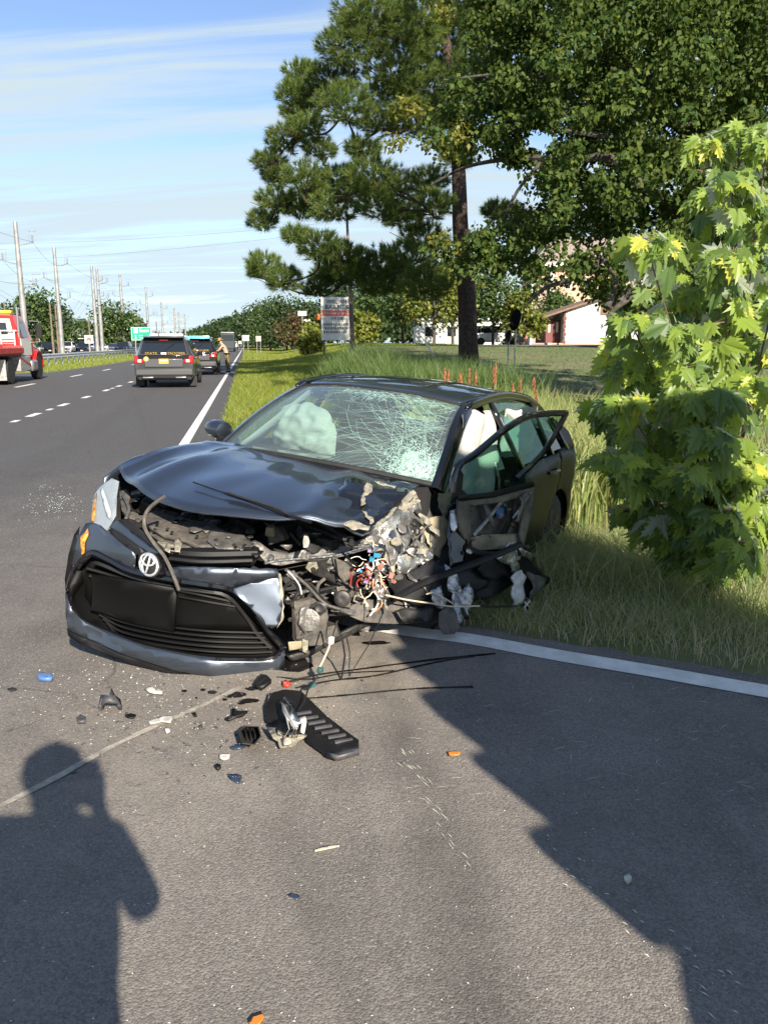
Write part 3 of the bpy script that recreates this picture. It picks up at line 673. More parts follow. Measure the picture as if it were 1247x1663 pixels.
# grille surround: raised gloss frame
fr = line3([(133, 912), (150, 898), (175, 908), (216, 928), (290, 943), (330, 949), (376, 958), (405, 985), (432, 1020), (458, 1052), (452, 1062), (438, 1069), (400, 1071), (330, 1068), (240, 1051), (180, 1029), (140, 1011), (117, 988), (112, 962), (120, 930), (133, 912)], S, .006, 4)
grl = MB().tube(fr, .016, 6, False).build('grille', m_gloss, car)
inner = line3([(150, 920), (160, 915), (216, 937), (290, 955), (330, 960), (368, 968), (398, 1000), (418, 1030), (440, 1052)], S, -.02, 4)
MB().tube(inner, .012, 5, False).build('grille_frame', m_blackpl, grl)
def slat(l, o, r=.0065):
    MB().tube(line3(l, S, o, 4), r, 5).build('grille_slat', m_grille, grl)
for k in range(5):                                            # lower slats
    d = k * 8.2; slat([(150 + k * 6, 985 + d * .8), (200, 1002 + d), (270, 1017 + d), (340, 1025 + d), (400, 1027 + d), (442 - (4 - k) * 4, 1028 + d * .93)], -.012)
for k in range(3): slat([(292 + k * 0, 951 + k * 9), (330, 958 + k * 9), (372 + k * 5, 969 + k * 8)], -.014)
for k in range(2): slat([(142 + k * 4, 923 + k * 12), (180, 934 + k * 12), (222, 948 + k * 12)], -.014, .009)
sheet('plate_recess', [(140, 930), (200, 938), (292, 952), (380, 975), (410, 1008), (432, 1026), (330, 1024), (225, 1005), (150, 985), (138, 965)], S, m_grille, grl, -.028, 20)
# plain black plate panel below the badge
sheet('plate_panel', [(150, 932), (215, 943), (288, 955), (284, 1026), (215, 1012), (148, 990)], S, m_grille, car, .0, 20, thick=.012)
# upper black strip and thin upper grille, right of badge and up to the lamp
sheet('upper_trim', [(178, 856), (190, 843), (215, 862), (245, 886), (268, 895), (258, 903), (225, 893), (205, 880)], S, m_paint, car, -.01, 8)
sheet('upper_trim', [(192, 845), (205, 842), (245, 872), (272, 893), (262, 900), (225, 872)], S, m_blackpl, car, .012, 8)
sheet('upper_trim', [(176, 862), (182, 857), (222, 886), (236, 896), (226, 902), (205, 888)], S, m_blackpl, car, .004, 8)
ug = pipe('upper_grille_bar', [(272, 896), (330, 900), (418, 898)], .020, m_blackpl, S, -.03)
pipe('upper_grille_bar', [(276, 907), (330, 912), (410, 910)], .012, m_blackpl, S, -.02)
sheet('upper_grille', [(268, 890), (420, 888), (424, 900), (412, 918), (300, 920), (272, 915)], S, m_blackpl, car, -.06, 14)
# badge: domed disc with the three interlocked ellipses
bc = hit(243, 917, S, .012); bn = Vector((.86, -.28, .22)).normalized()
bq = bn.to_track_quat('Z', 'Y').to_matrix()
up_ = (Vector((0, 0, 1)) - bn * bn.z).normalized(); rt_ = up_.cross(bn).normalized()
def bpt(x, y, o): return bc + rt_ * x + up_ * y + bn * o
W_, H_ = .078, .050
MB().grid([[bpt(W_ * 1.12 * r * math.cos(t), H_ * 1.14 * r * math.sin(t), .018 * (1 - r * r) - .004) for t in np.linspace(0, 2 * math.pi, 33)[:-1]] for r in (1.0, .85, .6, .3, .02)] , True).build('badge', m_dark, car)
bdg = car.children[-1]
MB().grid([[bpt(W_ * 1.12 * math.cos(t), H_ * 1.14 * math.sin(t), o) for t in np.linspace(0, 2 * math.pi, 33)[:-1]] for o in (-.03, -.004)], True).build('badge_rim', m_gloss, bdg)
m_chrome = M('badge_chrome', (.80, .82, .82), .22, .6)
def ell(cx, cy, a, b, r, o=.010):
    P = [bpt(cx + a * math.cos(t), cy + b * math.sin(t), o + .012 * (1 - ((cx + a * math.cos(t)) / W_) ** 2 * .9 - ((cy + b * math.sin(t)) / H_) ** 2 * .9)) for t in np.linspace(0, 2 * math.pi, 41)]
    MB().tube(P, r, 6, False).build('emblem_ring', m_chrome, bdg)
ell(0, 0, W_ * .97, H_ * .95, .0062, .002); ell(0, H_ * .42, W_ * .72, H_ * .44, .0048); ell(0, H_ * .06, W_ * .30, H_ * .86, .0048)
_hn = Vector((.80, -.30, .52)).normalized()
HL = lambda p, o=0.0: _hn.dot(p - Vector((.585, -.63, .68))) - o
hl = sheet('headlight', [(183, 777), (194, 782), (191, 795), (186, 809), (188, 822), (189, 837), (181, 846), (174, 863), (162, 852), (148, 847), (151, 822), (154, 804), (160, 794), (166, 788)], HL, M('lamp_body', (.50, .55, .57), .3, .1, coat=.9, vscale=9, col2=(.30, .34, .36)), car, -.004, 7, .003, 14)
sheet('lens', [(183, 777), (194, 782), (190, 806), (189, 837), (174, 863), (148, 847), (151, 822), (154, 804), (166, 788)], HL, M('frosted_lens', (.42, .47, .50), .18, coat=.8, alpha=.45), hl, .006, 10)
sheet('reflector', [(154, 806), (158, 800), (155, 825), (153, 846), (148, 846), (151, 822)], HL, m_amber, hl, .016, 6)
sheet('lamp_ridge', [(163, 795), (168, 793), (180, 830), (179, 842), (174, 838), (168, 815)], HL, M('lamp_reflector', (.66, .70, .72), .25, .3), hl, .014, 6)
sheet('side_marker', [(131, 872), (138, 866), (143, 858), (145, 868), (139, 880), (138, 898), (133, 902), (131, 885)], S, m_amber, car, .012, 6, ragged=1)
# ------------------------------------------------------------------ engine bay and the smashed corner
m_wire_b = M('black_wire', (.012, .012, .012), .5); m_wire_t = M('tan_wire', (.55, .48, .34), .6); m_wire_r = M('red_wire', (.30, .03, .025), .5)
m_wire_w = M('white_wire', (.7, .69, .64), .5); m_blue = M('blue_connector', (.03, .22, .36), .45); m_pink = M('salmon_connector', (.42, .20, .15), .5); m_teal = M('teal_plug', (.03, .10, .10), .5)
m_purple = M('lilac_plug', (.32, .26, .50), .5); m_copper = M('copper_wire', (.55, .25, .14), .4, .5); m_tarp = M('blue_sheet', (.05, .14, .33), .6)
TOP = plane3((.42, -.55, .72), (.30, .30, .70), (-.30, -.2, .80))          # what lies under the raised hood edge
DM = plane3((.36, .34, .3), (-.52, .84, .3), (-.18, .40, .86))            # torn face of the driver-side corner
# dark backing sheets standing for the shade behind all the pieces
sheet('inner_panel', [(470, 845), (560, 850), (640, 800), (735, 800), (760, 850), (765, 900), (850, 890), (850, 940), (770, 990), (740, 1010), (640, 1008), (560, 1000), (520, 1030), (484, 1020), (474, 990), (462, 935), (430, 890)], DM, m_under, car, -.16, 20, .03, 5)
sheet('slam_panel', [(196, 800), (215, 790), (300, 822), (460, 842), (560, 850), (600, 870), (560, 905), (430, 930), (290, 900), (230, 860), (195, 835)], TOP, m_under, car, -.16, 20, .02, 5)
rs = sheet('radiator_support', [(240, 838), (254, 832), (300, 846), (345, 852), (370, 872), (405, 878), (412, 892), (330, 890), (300, 880), (270, 872), (245, 858), (236, 848)], TOP, m_dust, car, .0, 8, .008, 10, thick=.02, angle=25)
sheet('support_face', [(245, 858), (270, 872), (300, 880), (345, 888), (345, 898), (305, 893), (265, 882), (243, 868)], TOP, m_dust, rs, -.02, 7, .006, 12, thick=.01)
sheet('beige_bracket', [(256, 878), (280, 882), (295, 890), (292, 897), (275, 893), (258, 888)], TOP, m_cream, car, .012, 6, .006, 15)
sheet('latch_bracket', [(345, 858), (372, 862), (398, 870), (410, 884), (395, 892), (355, 890), (338, 878)], TOP, m_grey, car, .018, 7, .012, 14, angle=25)
for a in ([(284, 878), (292, 874), (296, 884), (292, 896), (284, 896)], [(270, 884), (278, 888), (276, 898), (268, 894)]): sheet('latch_tab', a, TOP, m_cream, car, .03, 5)
sheet('lamp_mount', [(196, 798), (206, 794), (214, 806), (212, 826), (228, 834), (232, 846), (214, 842), (200, 830), (197, 815)], TOP, m_dust, car, .01, 6, .012, 14, angle=25)
sheet('washer_tank', [(212, 790), (226, 793), (232, 806), (226, 815), (214, 808)], TOP, m_cream, car, -.05, 6, .004, 14)
pipe('hose', [(268, 806), (246, 822), (236, 838), (236, 858), (250, 882), (268, 905), (280, 930), (291, 958)], .0085, m_dust, lambda p, o=0: bumper_surf(p, .05) if p.z < .60 else bumper_surf(p, .03), 0)
pipe('washer_hose', [(200, 803), (206, 815), (210, 828), (205, 842)], .008, m_grey, TOP, .03)
# wiper arm torn off and lying across the hood edge
HP = plane3(hr[0][10], hr[0][30], hr[8][20])
wl_ = line3([(314, 783), (360, 799), (410, 815), (455, 832), (505, 848)], HP, .05)
wp = MB().tube(wl_, [.004] * 6 + [.008] * (len(wl_) - 6), 5).build('wiper_arm', m_blackpl, car)
MB().tube(line3([(370, 800), (400, 810), (440, 822), (470, 836)], HP, .06), .006, 4).build('wiper_blade', m_rubber, wp)
pipe('hood_stay', [(470, 836), (520, 850), (558, 872)], .016, m_dark, TOP, .03)
pipe('hood_stay', [(470, 842), (520, 862), (566, 878)], .010, m_blackpl, TOP, .02)
MB().lathe([(.002, -.008), (.012, -.006), (.012, .006), (.002, .008)], 10, hit(560, 875, TOP, .045)).build('bolt', m_silver, car)
# assorted small engine bay pieces
rr = random.Random(21)
def lump(px, py, f, o, s, mat, nm, seed=0):
    c = hit(px, py, f, o); q = Matrix.Rotation(rr.uniform(-.6, .6), 3, 'X') @ Matrix.Rotation(rr.uniform(0, 3), 3, 'Z')
    return MB().box(c, s, rot=q, top=(rr.uniform(.6, 1), rr.uniform(.6, 1))).build(nm, mat, car, bevel=min(s) * .18)
for px, py, o, s, mt, nm in ((250, 826, -.05, (.16, .10, .08), m_dark, 'fuse_box'), (275, 838, -.04, (.09, .05, .05), m_dust, 'engine_sensor'), (315, 840, -.06, (.10, .05, .06), m_blackpl, 'engine_cover'), (350, 842, -.07, (.18, .10, .07), m_blackpl, 'engine_cover'),
        (410, 852, -.07, (.2, .12, .08), m_blackpl, 'air_box'), (450, 868, -.02, (.10, .10, .08), m_dust, 'air_box'), (440, 862, .01, (.06, .05, .05), m_primer, 'bracket'), (500, 868, -.05, (.14, .09, .07), m_dark, 'battery_tray'), (530, 880, -.04, (.12, .08, .06), m_blackpl, 'battery_tray'), (590, 862, -.03, (.08, .08, .06), m_dark, 'bracket')):
    lump(px, py, TOP, o, s, mt, nm)
for k in range(14):
    x = rr.uniform(215, 560); y = 800 + (x - 215) * .16 + rr.uniform(8, 45); L = rr.uniform(15, 45); a = rr.uniform(-.6, .9)
    pipe('engine_hose', [(x, y), (x + L * .5 * math.cos(a), y + L * .5 * math.sin(a) + rr.uniform(-6, 6)), (x + L * math.cos(a), y + L * math.sin(a))], rr.choice([.004, .006, .009]), rr.choice([m_dark, m_blackpl, m_dust, m_grey]), TOP, rr.uniform(-.05, .0))
for k in range(34):
    px = rr.uniform(205, 420); py = 812 + (px - 205) * .26 + rr.uniform(-8, 34); n = rr.randint(4, 6); r0 = rr.uniform(3, 9); a0 = rr.uniform(0, 6)
    sheet('bracket', [(px + r0 * 1.6 * math.cos(a0 + 6.283 * j / n) * rr.uniform(.6, 1.2), py + r0 * .8 * math.sin(a0 + 6.283 * j / n) * rr.uniform(.6, 1.2)) for j in range(n)], TOP, rr.choice([m_dust, m_dark, m_grey, m_blackpl, m_dark, m_dust]), car, rr.uniform(-.04, .035), 5, .010, 18, angle=20)
for k in range(16):
    px = rr.uniform(240, 415); py = 845 + (px - 240) * .22 + rr.uniform(-5, 14); MB().lathe([(.002, -.004), (.008, -.003), (.008, .004), (.003, .006)], 8, hit(px, py, TOP, .03)).build('bolt', rr.choice([m_dark, m_silver, m_blackpl]), rs)
sheet('white_clip', [(494, 868), (500, 866), (503, 880), (500, 888), (493, 889), (492, 880)], TOP, m_white_pl, car, .05, 5, .003)
# bent cross-beam
cbm = sheet('crash_beam', [(410, 886), (424, 880), (440, 894), (470, 898), (505, 893), (540, 890), (575, 880), (604, 869), (618, 872), (612, 888), (585, 896), (545, 905), (500, 910), (455, 918), (432, 915)], DM, m_grey, car, .07, 8, .010, 12, thick=.012, angle=25)
pipe('beam_edge', [(430, 915), (452, 910), (500, 906), (543, 902), (580, 892), (608, 884)], .007, m_silver, DM, .085, cbm)
for px, py in ((440, 903), (500, 899)): MB().lathe([(.002, -.02), (.017, -.018), (.017, .0), (.008, .008), (.002, .01)], 12, hit(px, py, DM, .09)).build('bolt', m_silver, cbm)
sheet('inner_fender', [(596, 842), (630, 836), (662, 810), (690, 800), (703, 845), (700, 872), (672, 893), (648, 905), (628, 903), (604, 880)], DM, m_steel, car, .05, 7, .022, 7, angle=30, ragged=2)
sheet('inner_fender', [(640, 905), (668, 888), (680, 895), (660, 915), (630, 935), (618, 925)], DM, m_steel, car, .08, 7, .014, 10, angle=25, ragged=2)
sheet('primer_panel', [(686, 862), (697, 840), (726, 836), (732, 850), (726, 875), (716, 905), (702, 898), (692, 882)], DM, m_primer, car, .10, 7, .014, 8, angle=25, ragged=2)
sheet('primer_panel', [(711, 784), (724, 780), (737, 797), (732, 822), (722, 842), (712, 824)], DM, m_primer, car, .06, 6, .008, 10, angle=25, ragged=1.5)
sheet('primer_panel', [(606, 842), (640, 828), (680, 802), (688, 806), (656, 834), (620, 848)], DM, m_cream, car, .055, 5, .016, 24, angle=20, ragged=3)
sheet('torn_strut', [(648, 905), (668, 893), (690, 880), (700, 896), (688, 915), (670, 928), (664, 950), (668, 978), (658, 990), (652, 968), (652, 940), (640, 925)], DM, m_steel, car, .12, 5, .018, 22, angle=25, ragged=3)
sheet('torn_strut', [(604, 880), (628, 900), (655, 898), (640, 912), (615, 906)], DM, m_silver, car, .09, 6, .012, 12, angle=25, ragged=2)
sheet('hinge_post', [(733, 818), (744, 814), (755, 830), (760, 856), (759, 885), (752, 915), (742, 935), (732, 930), (727, 895), (729, 850)], DM, m_gloss, car, .16, 7, .014, 9, angle=30, ragged=1.5)
sheet('hinge_bracket', [(732, 830), (742, 826), (746, 850), (740, 866), (732, 860)], DM, m_silver, car, .185, 6, .012, 16, angle=25)
sheet('wheel_liner', [(630, 935), (668, 930), (705, 905), (735, 925), (790, 915), (842, 886), (850, 900), (800, 935), (775, 965), (762, 1003), (720, 1000), (690, 985), (650, 975)], DM, m_blackpl, car, .14, 8, .03, 7, angle=25, ragged=2)
sheet('wheel_liner', [(690, 880), (728, 880), (735, 925), (712, 935), (690, 925), (680, 905)], DM, m_under, car, .06, 8, .02, 8, angle=25)
sheet('lower_sill', [(566, 985), (600, 972), (650, 975), (700, 988), (735, 1000), (728, 1012), (690, 1010), (640, 1013), (590, 1010), (566, 1002)], DM, m_dust, car, .10, 8, .015, 7, angle=25)
sheet('lower_sill', [(640, 990), (700, 985), (750, 960), (770, 965), (745, 1000), (700, 1010), (655, 1008)], DM, m_dark, car, .15, 8, .02, 10, angle=25, ragged=2)
sheet('mud_flap', [(714, 995), (724, 987), (736, 985), (744, 1000), (748, 1018), (738, 1030), (722, 1030), (713, 1016)], DM, m_dust, car, .20, 7, .012, 7, angle=30)
for pl_ in ([(724, 915), (740, 930), (748, 960), (752, 1000), (744, 1020), (738, 985), (730, 950)], [(745, 965), (765, 945), (772, 970), (760, 1000), (750, 985)], [(700, 960), (716, 950), (728, 975), (720, 990), (706, 980)]):
    sheet('crumpled_metal', pl_, DM, M('shredded_black', (.06, .06, .06), .2, .3, coat=.8, vscale=40, col2=(.5, .5, .5)), car, .19, 6, .02, 14, angle=20, ragged=2.5)
pipe('black_rail', [(640, 972), (680, 950), (730, 930), (790, 908), (845, 884)], [.02] * 1 or .02, m_blackpl, DM, .22) if False else pipe('black_rail', [(640, 972), (680, 950), (730, 930), (790, 908), (845, 884)], .02, m_blackpl, DM, .22)
pipe('steel_tube', [(742, 880), (775, 898), (812, 902), (846, 896)], .022, m_dark, DM, .10)
# fender remnant hanging beside the door
FR = plane3((-.75, 1.12, .2), (-1.6, 1.30, .2), (-.75, 1.02, .8))
fr_ = sheet('fender_remnant', [(776, 925), (800, 905), (824, 896), (832, 880), (856, 886), (874, 906), (878, 926), (890, 940), (880, 952), (866, 970), (858, 986), (838, 984), (834, 960), (820, 935), (795, 940)], FR, m_paint_shade, car, 0, 8, .03, 7, angle=25, ragged=2.5)
sheet('torn_edge', [(826, 880), (838, 879), (852, 892), (868, 900), (862, 910), (846, 902), (836, 910), (846, 922), (836, 932), (826, 915), (812, 912), (806, 906)], FR, m_silver, fr_, .02, 6, .02, 12, angle=25, ragged=2.5)
sheet('white_plastic_lump', [(836, 928), (846, 924), (854, 934), (850, 948), (852, 965), (846, 980), (834, 985), (832, 968), (836, 950), (832, 938)], FR, m_white_pl, fr_, .045, 5, .02, 15, thick=.012, angle=60, ragged=1.5)
sheet('fender_bracket', [(856, 930), (874, 934), (888, 940), (882, 952), (870, 968), (860, 970), (864, 950)], FR, m_dust, fr_, .03, 6, .015, 12, ragged=2)
sheet('fender_liner', [(770, 945), (800, 930), (832, 925), (838, 945), (815, 962), (790, 972), (772, 965)], FR, m_under, fr_, -.05, 8, .02, 8, ragged=1)
# engine end, transmission and sub-frame behind the bumper corner
EF = plane3((.33, .36, .3), (-.1, .62, .3), (.25, .38, .8))
sheet('engine_block', [(478, 975), (526, 968), (532, 1000), (528, 1040), (502, 1046), (480, 1036)], EF, m_dust, car, .03, 6, .014, 16, thick=.03, angle=25)
sheet('gearbox_cover', [(488, 986), (504, 984), (510, 1000), (506, 1022), (494, 1028), (484, 1012)], EF, m_grey, car, .055, 5, .008, 20, thick=.02, angle=30)
sheet('lamp_housing', [(500, 912), (540, 906), (566, 912), (578, 928), (565, 948), (552, 952), (530, 940), (508, 932)], EF, m_dark, car, .02, 7, .012, 10, angle=25)
sheet('lamp_housing', [(540, 905), (562, 912), (580, 932), (560, 948), (548, 930)], EF, m_dust, car, .05, 6, .010, 12, angle=25)
sheet('battery_case', [(546, 950), (575, 945), (590, 965), (580, 988), (556, 985)], EF, m_dust, car, .0, 7, .008, 12)
sheet('sub_frame', [(466, 1064), (500, 1055), (560, 1022), (620, 996), (630, 1001), (590, 1018), (540, 1042), (500, 1064), (472, 1072)], EF, m_dark, car, .02, 7, .008, 12, thick=.03)
sheet('tow_hook', [(468, 1042), (492, 1040), (494, 1052), (470, 1056)], EF, m_primer, car, .05, 6, .004)
sheet('tow_hook', [(492, 1038), (502, 1040), (500, 1062), (492, 1058)], EF, m_cream, car, .06, 6, .004)
sheet('lower_bracket', [(520, 1020), (548, 1015), (552, 1035), (535, 1050), (520, 1046)], EF, m_dust, car, .03, 6, .008)
pipe('coiled_hose', [(470, 945), (462, 955), (460, 970), (468, 980), (480, 972), (484, 955), (476, 945), (468, 950)], .007, m_wire_b, EF, .07)
pipe('hose', [(464, 925), (480, 935), (500, 952), (525, 978), (548, 988), (570, 992), (590, 1000), (612, 990)], .008, m_grey, EF, .08)
pipe('hose', [(486, 940), (505, 950), (520, 968), (540, 985)], .006, m_wire_b, EF, .08)
pipe('wire', [(468, 928), (476, 936), (486, 950), (490, 965)], .004, m_wire_w, EF, .09)
pipe('ribbed_conduit', [(552, 990), (575, 998), (592, 1000), (606, 992), (618, 975), (626, 955)], .011, m_grey, EF, .08)
# exposed wiring and fuse-box connectors
wm = [m_wire_b, m_wire_t, m_wire_r, m_wire_w, m_copper, m_wire_t]
for k in range(46):
    x = rr.gauss(612, 13); y = rr.gauss(930, 22); P = [(x, y)]; a = rr.uniform(0, 6.28)
    for j in range(rr.randint(3, 5)): a += rr.gauss(0, .9); x += 7 * math.cos(a); y += 7 * math.sin(a) + 1.0; P.append((x, y))
    pipe('wire', P, rr.choice([.0022, .003, .0038]), wm[k % len(wm)], DM, .12 + rr.uniform(-.02, .04), n=4)
cols = [m_blue, m_pink, m_teal, m_white_pl, m_purple, m_wire_r, m_blackpl, m_pink, m_teal, m_blackpl, m_white_pl]
for k in range(30):
    px, py = rr.gauss(612, 16), rr.gauss(925, 17); c = hit(px, py, DM, .13 + rr.uniform(0, .05)); s = rr.uniform(.007, .016)
    MB().box(c, (s, s * rr.uniform(.7, 1.6), s * .8), rot=Matrix.Rotation(rr.uniform(0, 3), 3, 'Z') @ Matrix.Rotation(rr.uniform(-1, 1), 3, 'X')).build('connector', cols[k % len(cols)], car, smooth=False)
for px, py, s in ((612, 900, .045), (604, 908, .035), (600, 894, .025)): MB().box(hit(px, py, DM, .17), (s, s * .7, s * .5), rot=Matrix.Rotation(.5, 3, 'Z')).build('connector', m_blue if s > .03 else m_purple, car, smooth=False)
for px, py in ((636, 935), (640, 942), (618, 920)): MB().box(hit(px, py, DM, .17), (.03, .022, .02), rot=Matrix.Rotation(rr.uniform(0, 2), 3, 'Y')).build('connector', m_pink, car, smooth=False)
for P in ([(612, 945), (616, 965), (612, 985), (600, 1000)], [(618, 950), (622, 970), (618, 985), (604, 996)], [(606, 940), (606, 955), (614, 962), (624, 954)]): pipe('wire', P, .005, rr.choice([m_wire_t, m_copper, m_wire_w]), DM, .16)
pipe('wire', [(624, 966), (660, 974), (700, 980), (735, 985), (780, 984)], .0045, m_wire_t, DM, .24)
pipe('wire', [(780, 984), (810, 985), (840, 984), (855, 984)], .006, m_wire_b, FR, .05)
pipe('wire', [(852, 978), (858, 985), (862, 993), (856, 994), (852, 986), (860, 976)], .0045, m_wire_w, FR, .07)
pipe('wire', [(692, 965), (705, 963), (722, 972), (735, 980)], .004, m_wire_t, DM, .22)
# wires and a lamp plug dangling to the road
gz = lambda p, o=0: (CAR_ROT @ p + CAR_T).y - 3.42
MB().tube([CINV @ (PZ(a, b, 3.62) - CAR_T) for a, b in ((548, 1008), (540, 1035), (532, 1060), (522, 1075), (520, 1090), (512, 1104))], .004, 5).build('hanging_wire', m_wire_b, car)
MB().tube([CINV @ (PZ(a, b, 3.60) - CAR_T) for a, b in ((537, 1042), (533, 1055), (525, 1072), (519, 1084))], .0055, 5).build('hanging_wire', m_wire_t, car)
MB().tube([CINV @ (PZ(a, b, 3.66) - CAR_T) for a, b in ((545, 1010), (556, 1040), (560, 1065), (556, 1095), (552, 1110))], .005, 5).build('hanging_wire', m_wire_b, car)
MB().tube([CINV @ (PZ(a, b, 3.70) - CAR_T) for a, b in ((626, 960), (620, 1000), (600, 1045), (575, 1085), (566, 1100))], .0025, 4).build('hanging_wire', m_wire_b, car)
MB().box(CINV @ (PZ(538, 1040, 3.6) - CAR_T), (.025, .022, .035)).build('plug', m_white_pl, car, bevel=.004)
MB().box(CINV @ (PZ(520, 1088, 3.58) - CAR_T), (.03, .022, .022)).build('plug', m_teal, car, bevel=.004)
# pulley, brake parts and folded sheet around the corner
for px, py, r0, mt in ((502, 1006, .055, m_grey), (520, 986, .035, m_dark), (556, 972, .04, m_dark), (590, 985, .03, m_grey)):
    c = hit(px, py, EF, .06); q = MB().lathe([(.01, -.02), (r0, -.02), (r0 * .85, -.008), (r0 * .85, .006), (r0, .018), (r0 * .6, .024), (.01, .02)], 18).build('pulley', mt, car); q.location = c; q.rotation_euler = (0, R(80), R(25))
rr = random.Random(91)
for k in range(34):
    px, py = rr.uniform(606, 735), rr.uniform(800, 985)
    if py < 900 - (px - 606) * .75 or (px > 690 and py > 930): continue
    L, Wd, a = rr.uniform(22, 60), rr.uniform(6, 17), rr.uniform(.6, 2.4); ca, sa = math.cos(a), math.sin(a); n_ = 5; up_s, dn_s = [], []
    for j in range(n_ + 1):
        f = j / n_ - .5; b = rr.uniform(-3, 3); x, y = px + ca * L * f - sa * b, py + sa * L * f + ca * b; w2 = Wd * (.35 + .65 * (1 - 4 * f * f)) * rr.uniform(.6, 1.2) * .5
        up_s.append((x - sa * w2, y + ca * w2)); dn_s.append((x + sa * w2, y - ca * w2))
    sheet('bent_sheet', up_s + dn_s[::-1], DM, rr.choice([m_steel, m_steel, m_grey, m_grey, m_dark, m_cream, m_dust]), car, .09 + rr.uniform(-.02, .09), 4, .020, 26, angle=18, ragged=1.5)
# loose bent scraps all over the torn corner
scm = [m_dark, m_steel, m_grey, m_dust, m_blackpl, m_cream, m_grey, m_under]
for k in range(100):
    if k < 34: px, py, f, o = rr.uniform(590, 765), rr.uniform(820, 1000), DM, .08 + rr.uniform(-.04, .12)
    else: px, py, f, o = rr.uniform(470, 620), rr.uniform(880, 1050), EF, rr.uniform(-.04, .05)
    if k < 34 and py > 1000 - (px - 640) * .1: continue
    if k >= 34 and py > 1075 - (px - 460) * .42: continue
    n = rr.randint(4, 6); r0 = rr.uniform(5, 13); a0 = rr.uniform(0, 6); el_ = rr.uniform(.35, 1)
    P = [(px + r0 * math.cos(a0 + 6.283 * j / n) * rr.uniform(.6, 1.2), py + r0 * el_ * math.sin(a0 + 6.283 * j / n) * rr.uniform(.6, 1.2)) for j in range(n)]
    sheet('metal_scrap', P, f, rr.choice(scm), car, o, 5, .022, 16, angle=20)
for k in range(26):
    px, py = rr.uniform(470, 600), rr.uniform(905, 1020); 
    if py > 1060 - (px - 460) * .42: continue
    a = rr.uniform(-1, 1.2); L = rr.uniform(14, 40)
    pipe('engine_hose', [(px, py), (px + L * .5 * math.cos(a) + rr.uniform(-6, 6), py + L * .5 * math.sin(a)), (px + L * math.cos(a), py + L * math.sin(a))], rr.choice([.004, .006, .009]), rr.choice([m_dark, m_blackpl, m_dust, m_grey, m_wire_b]), EF, rr.uniform(0, .07))

# ---- driver's door, swung open with its skin torn away
ph = R(17); DV = Vector((-math.cos(ph), math.sin(ph), 0)); D0 = Vector((-.5, .86, .9)); DPN = Vector((math.sin(ph), math.cos(ph), 0))
DPL = lambda p, o=0.0: (p - D0).dot(DPN) - o - (p.z - .9) * (-.12)
door = sheet('front_door', [(742, 806), (790, 806), (868, 786), (862, 830), (850, 884), (843, 890), (842, 868), (852, 812), (845, 806), (812, 815), (760, 820), (764, 870), (760, 888), (745, 860)], DPL, M('door_inner_metal', (.20, .175, .12), .6, vscale=8, col2=(.09, .08, .06), bump=.4, bscale=18), car, -.01, 8, .012, 6, thick=.02, angle=30)
tag(door, 'smashed driver door with bare inner frame')
fo = [(733, 800), (737, 775), (748, 753), (772, 737), (815, 701), (851, 679), (882, 672), (919, 671), (904, 699), (882, 735), (851, 766), (838, 778)]
P = line3(fo[:8], DPL, .0, 5); 
dfm = MB()
dfm.tube(P, .021, 8); dfm.tube(line3(fo[7:], DPL, .0, 5), .018, 8); dfm.build('window_frame', m_gloss, door)
sheet('window', [(744, 795), (752, 760), (772, 742), (815, 706), (851, 684), (882, 677), (912, 676), (900, 699), (880, 735), (858, 772), (868, 786), (790, 803), (750, 808)], DPL, m_gglass, door, -.004, 20, thick=0)
sheet('window_seal', [(742, 804), (790, 800), (866, 782), (868, 790), (800, 808), (744, 814)], DPL, m_blackpl, door, .012, 10, .004)
sheet('mirror_sail', [(733, 812), (735, 780), (745, 758), (752, 770), (750, 795), (762, 806), (740, 812)], DPL, m_blackpl, door, .006, 8, .004)
sheet('inner_skin', [(745, 815), (845, 800), (846, 845), (842, 872), (765, 885), (748, 850)], DPL, m_dust, door, -.06, 9, .014, 6, angle=30)
sheet('trim_panel', [(765, 870), (842, 866), (842, 890), (765, 893)], DPL, m_primer, door, -.035, 8, .01, 8, thick=.015)
sheet('blue_sheet', [(806, 824), (816, 812), (822, 812), (818, 840), (806, 842)], DPL, m_tarp, door, -.03, 6, .003)
sheet('door_brace', [(820, 812), (834, 808), (832, 845), (822, 866), (812, 866), (824, 840)], DPL, m_blackpl, door, -.012, 7, .006)
sheet('door_brace', [(784, 814), (792, 816), (804, 855), (798, 857)], DPL, m_grey, door, -.01, 7, .004)
pipe('door_rod', [(768, 870), (790, 845), (816, 812)], .010, m_steel, DPL, .0, door)
pipe('door_rod', [(832, 842), (848, 820), (862, 800)], .006, m_steel, DPL, .02, door)
sheet('torn_edge', [(843, 806), (858, 798), (862, 804), (852, 830), (842, 848), (836, 845), (846, 822)], DPL, m_grey, door, .02, 6, .014, 14, ragged=2)
for k in range(16): 
    px, py = rr.uniform(750, 850), rr.uniform(815, 885); P = [(px + rr.uniform(-9, 9), py + rr.uniform(-6, 6)) for _ in range(4)]
    c = sum(p[0] for p in P) / 4, sum(p[1] for p in P) / 4; P.sort(key=lambda p: math.atan2(p[1] - c[1], p[0] - c[0]))
    sheet('door_scrap', P, DPL, rr.choice([m_dust, m_dark, m_grey, m_primer]), door, rr.uniform(-.04, .0), 5, .012, 14)
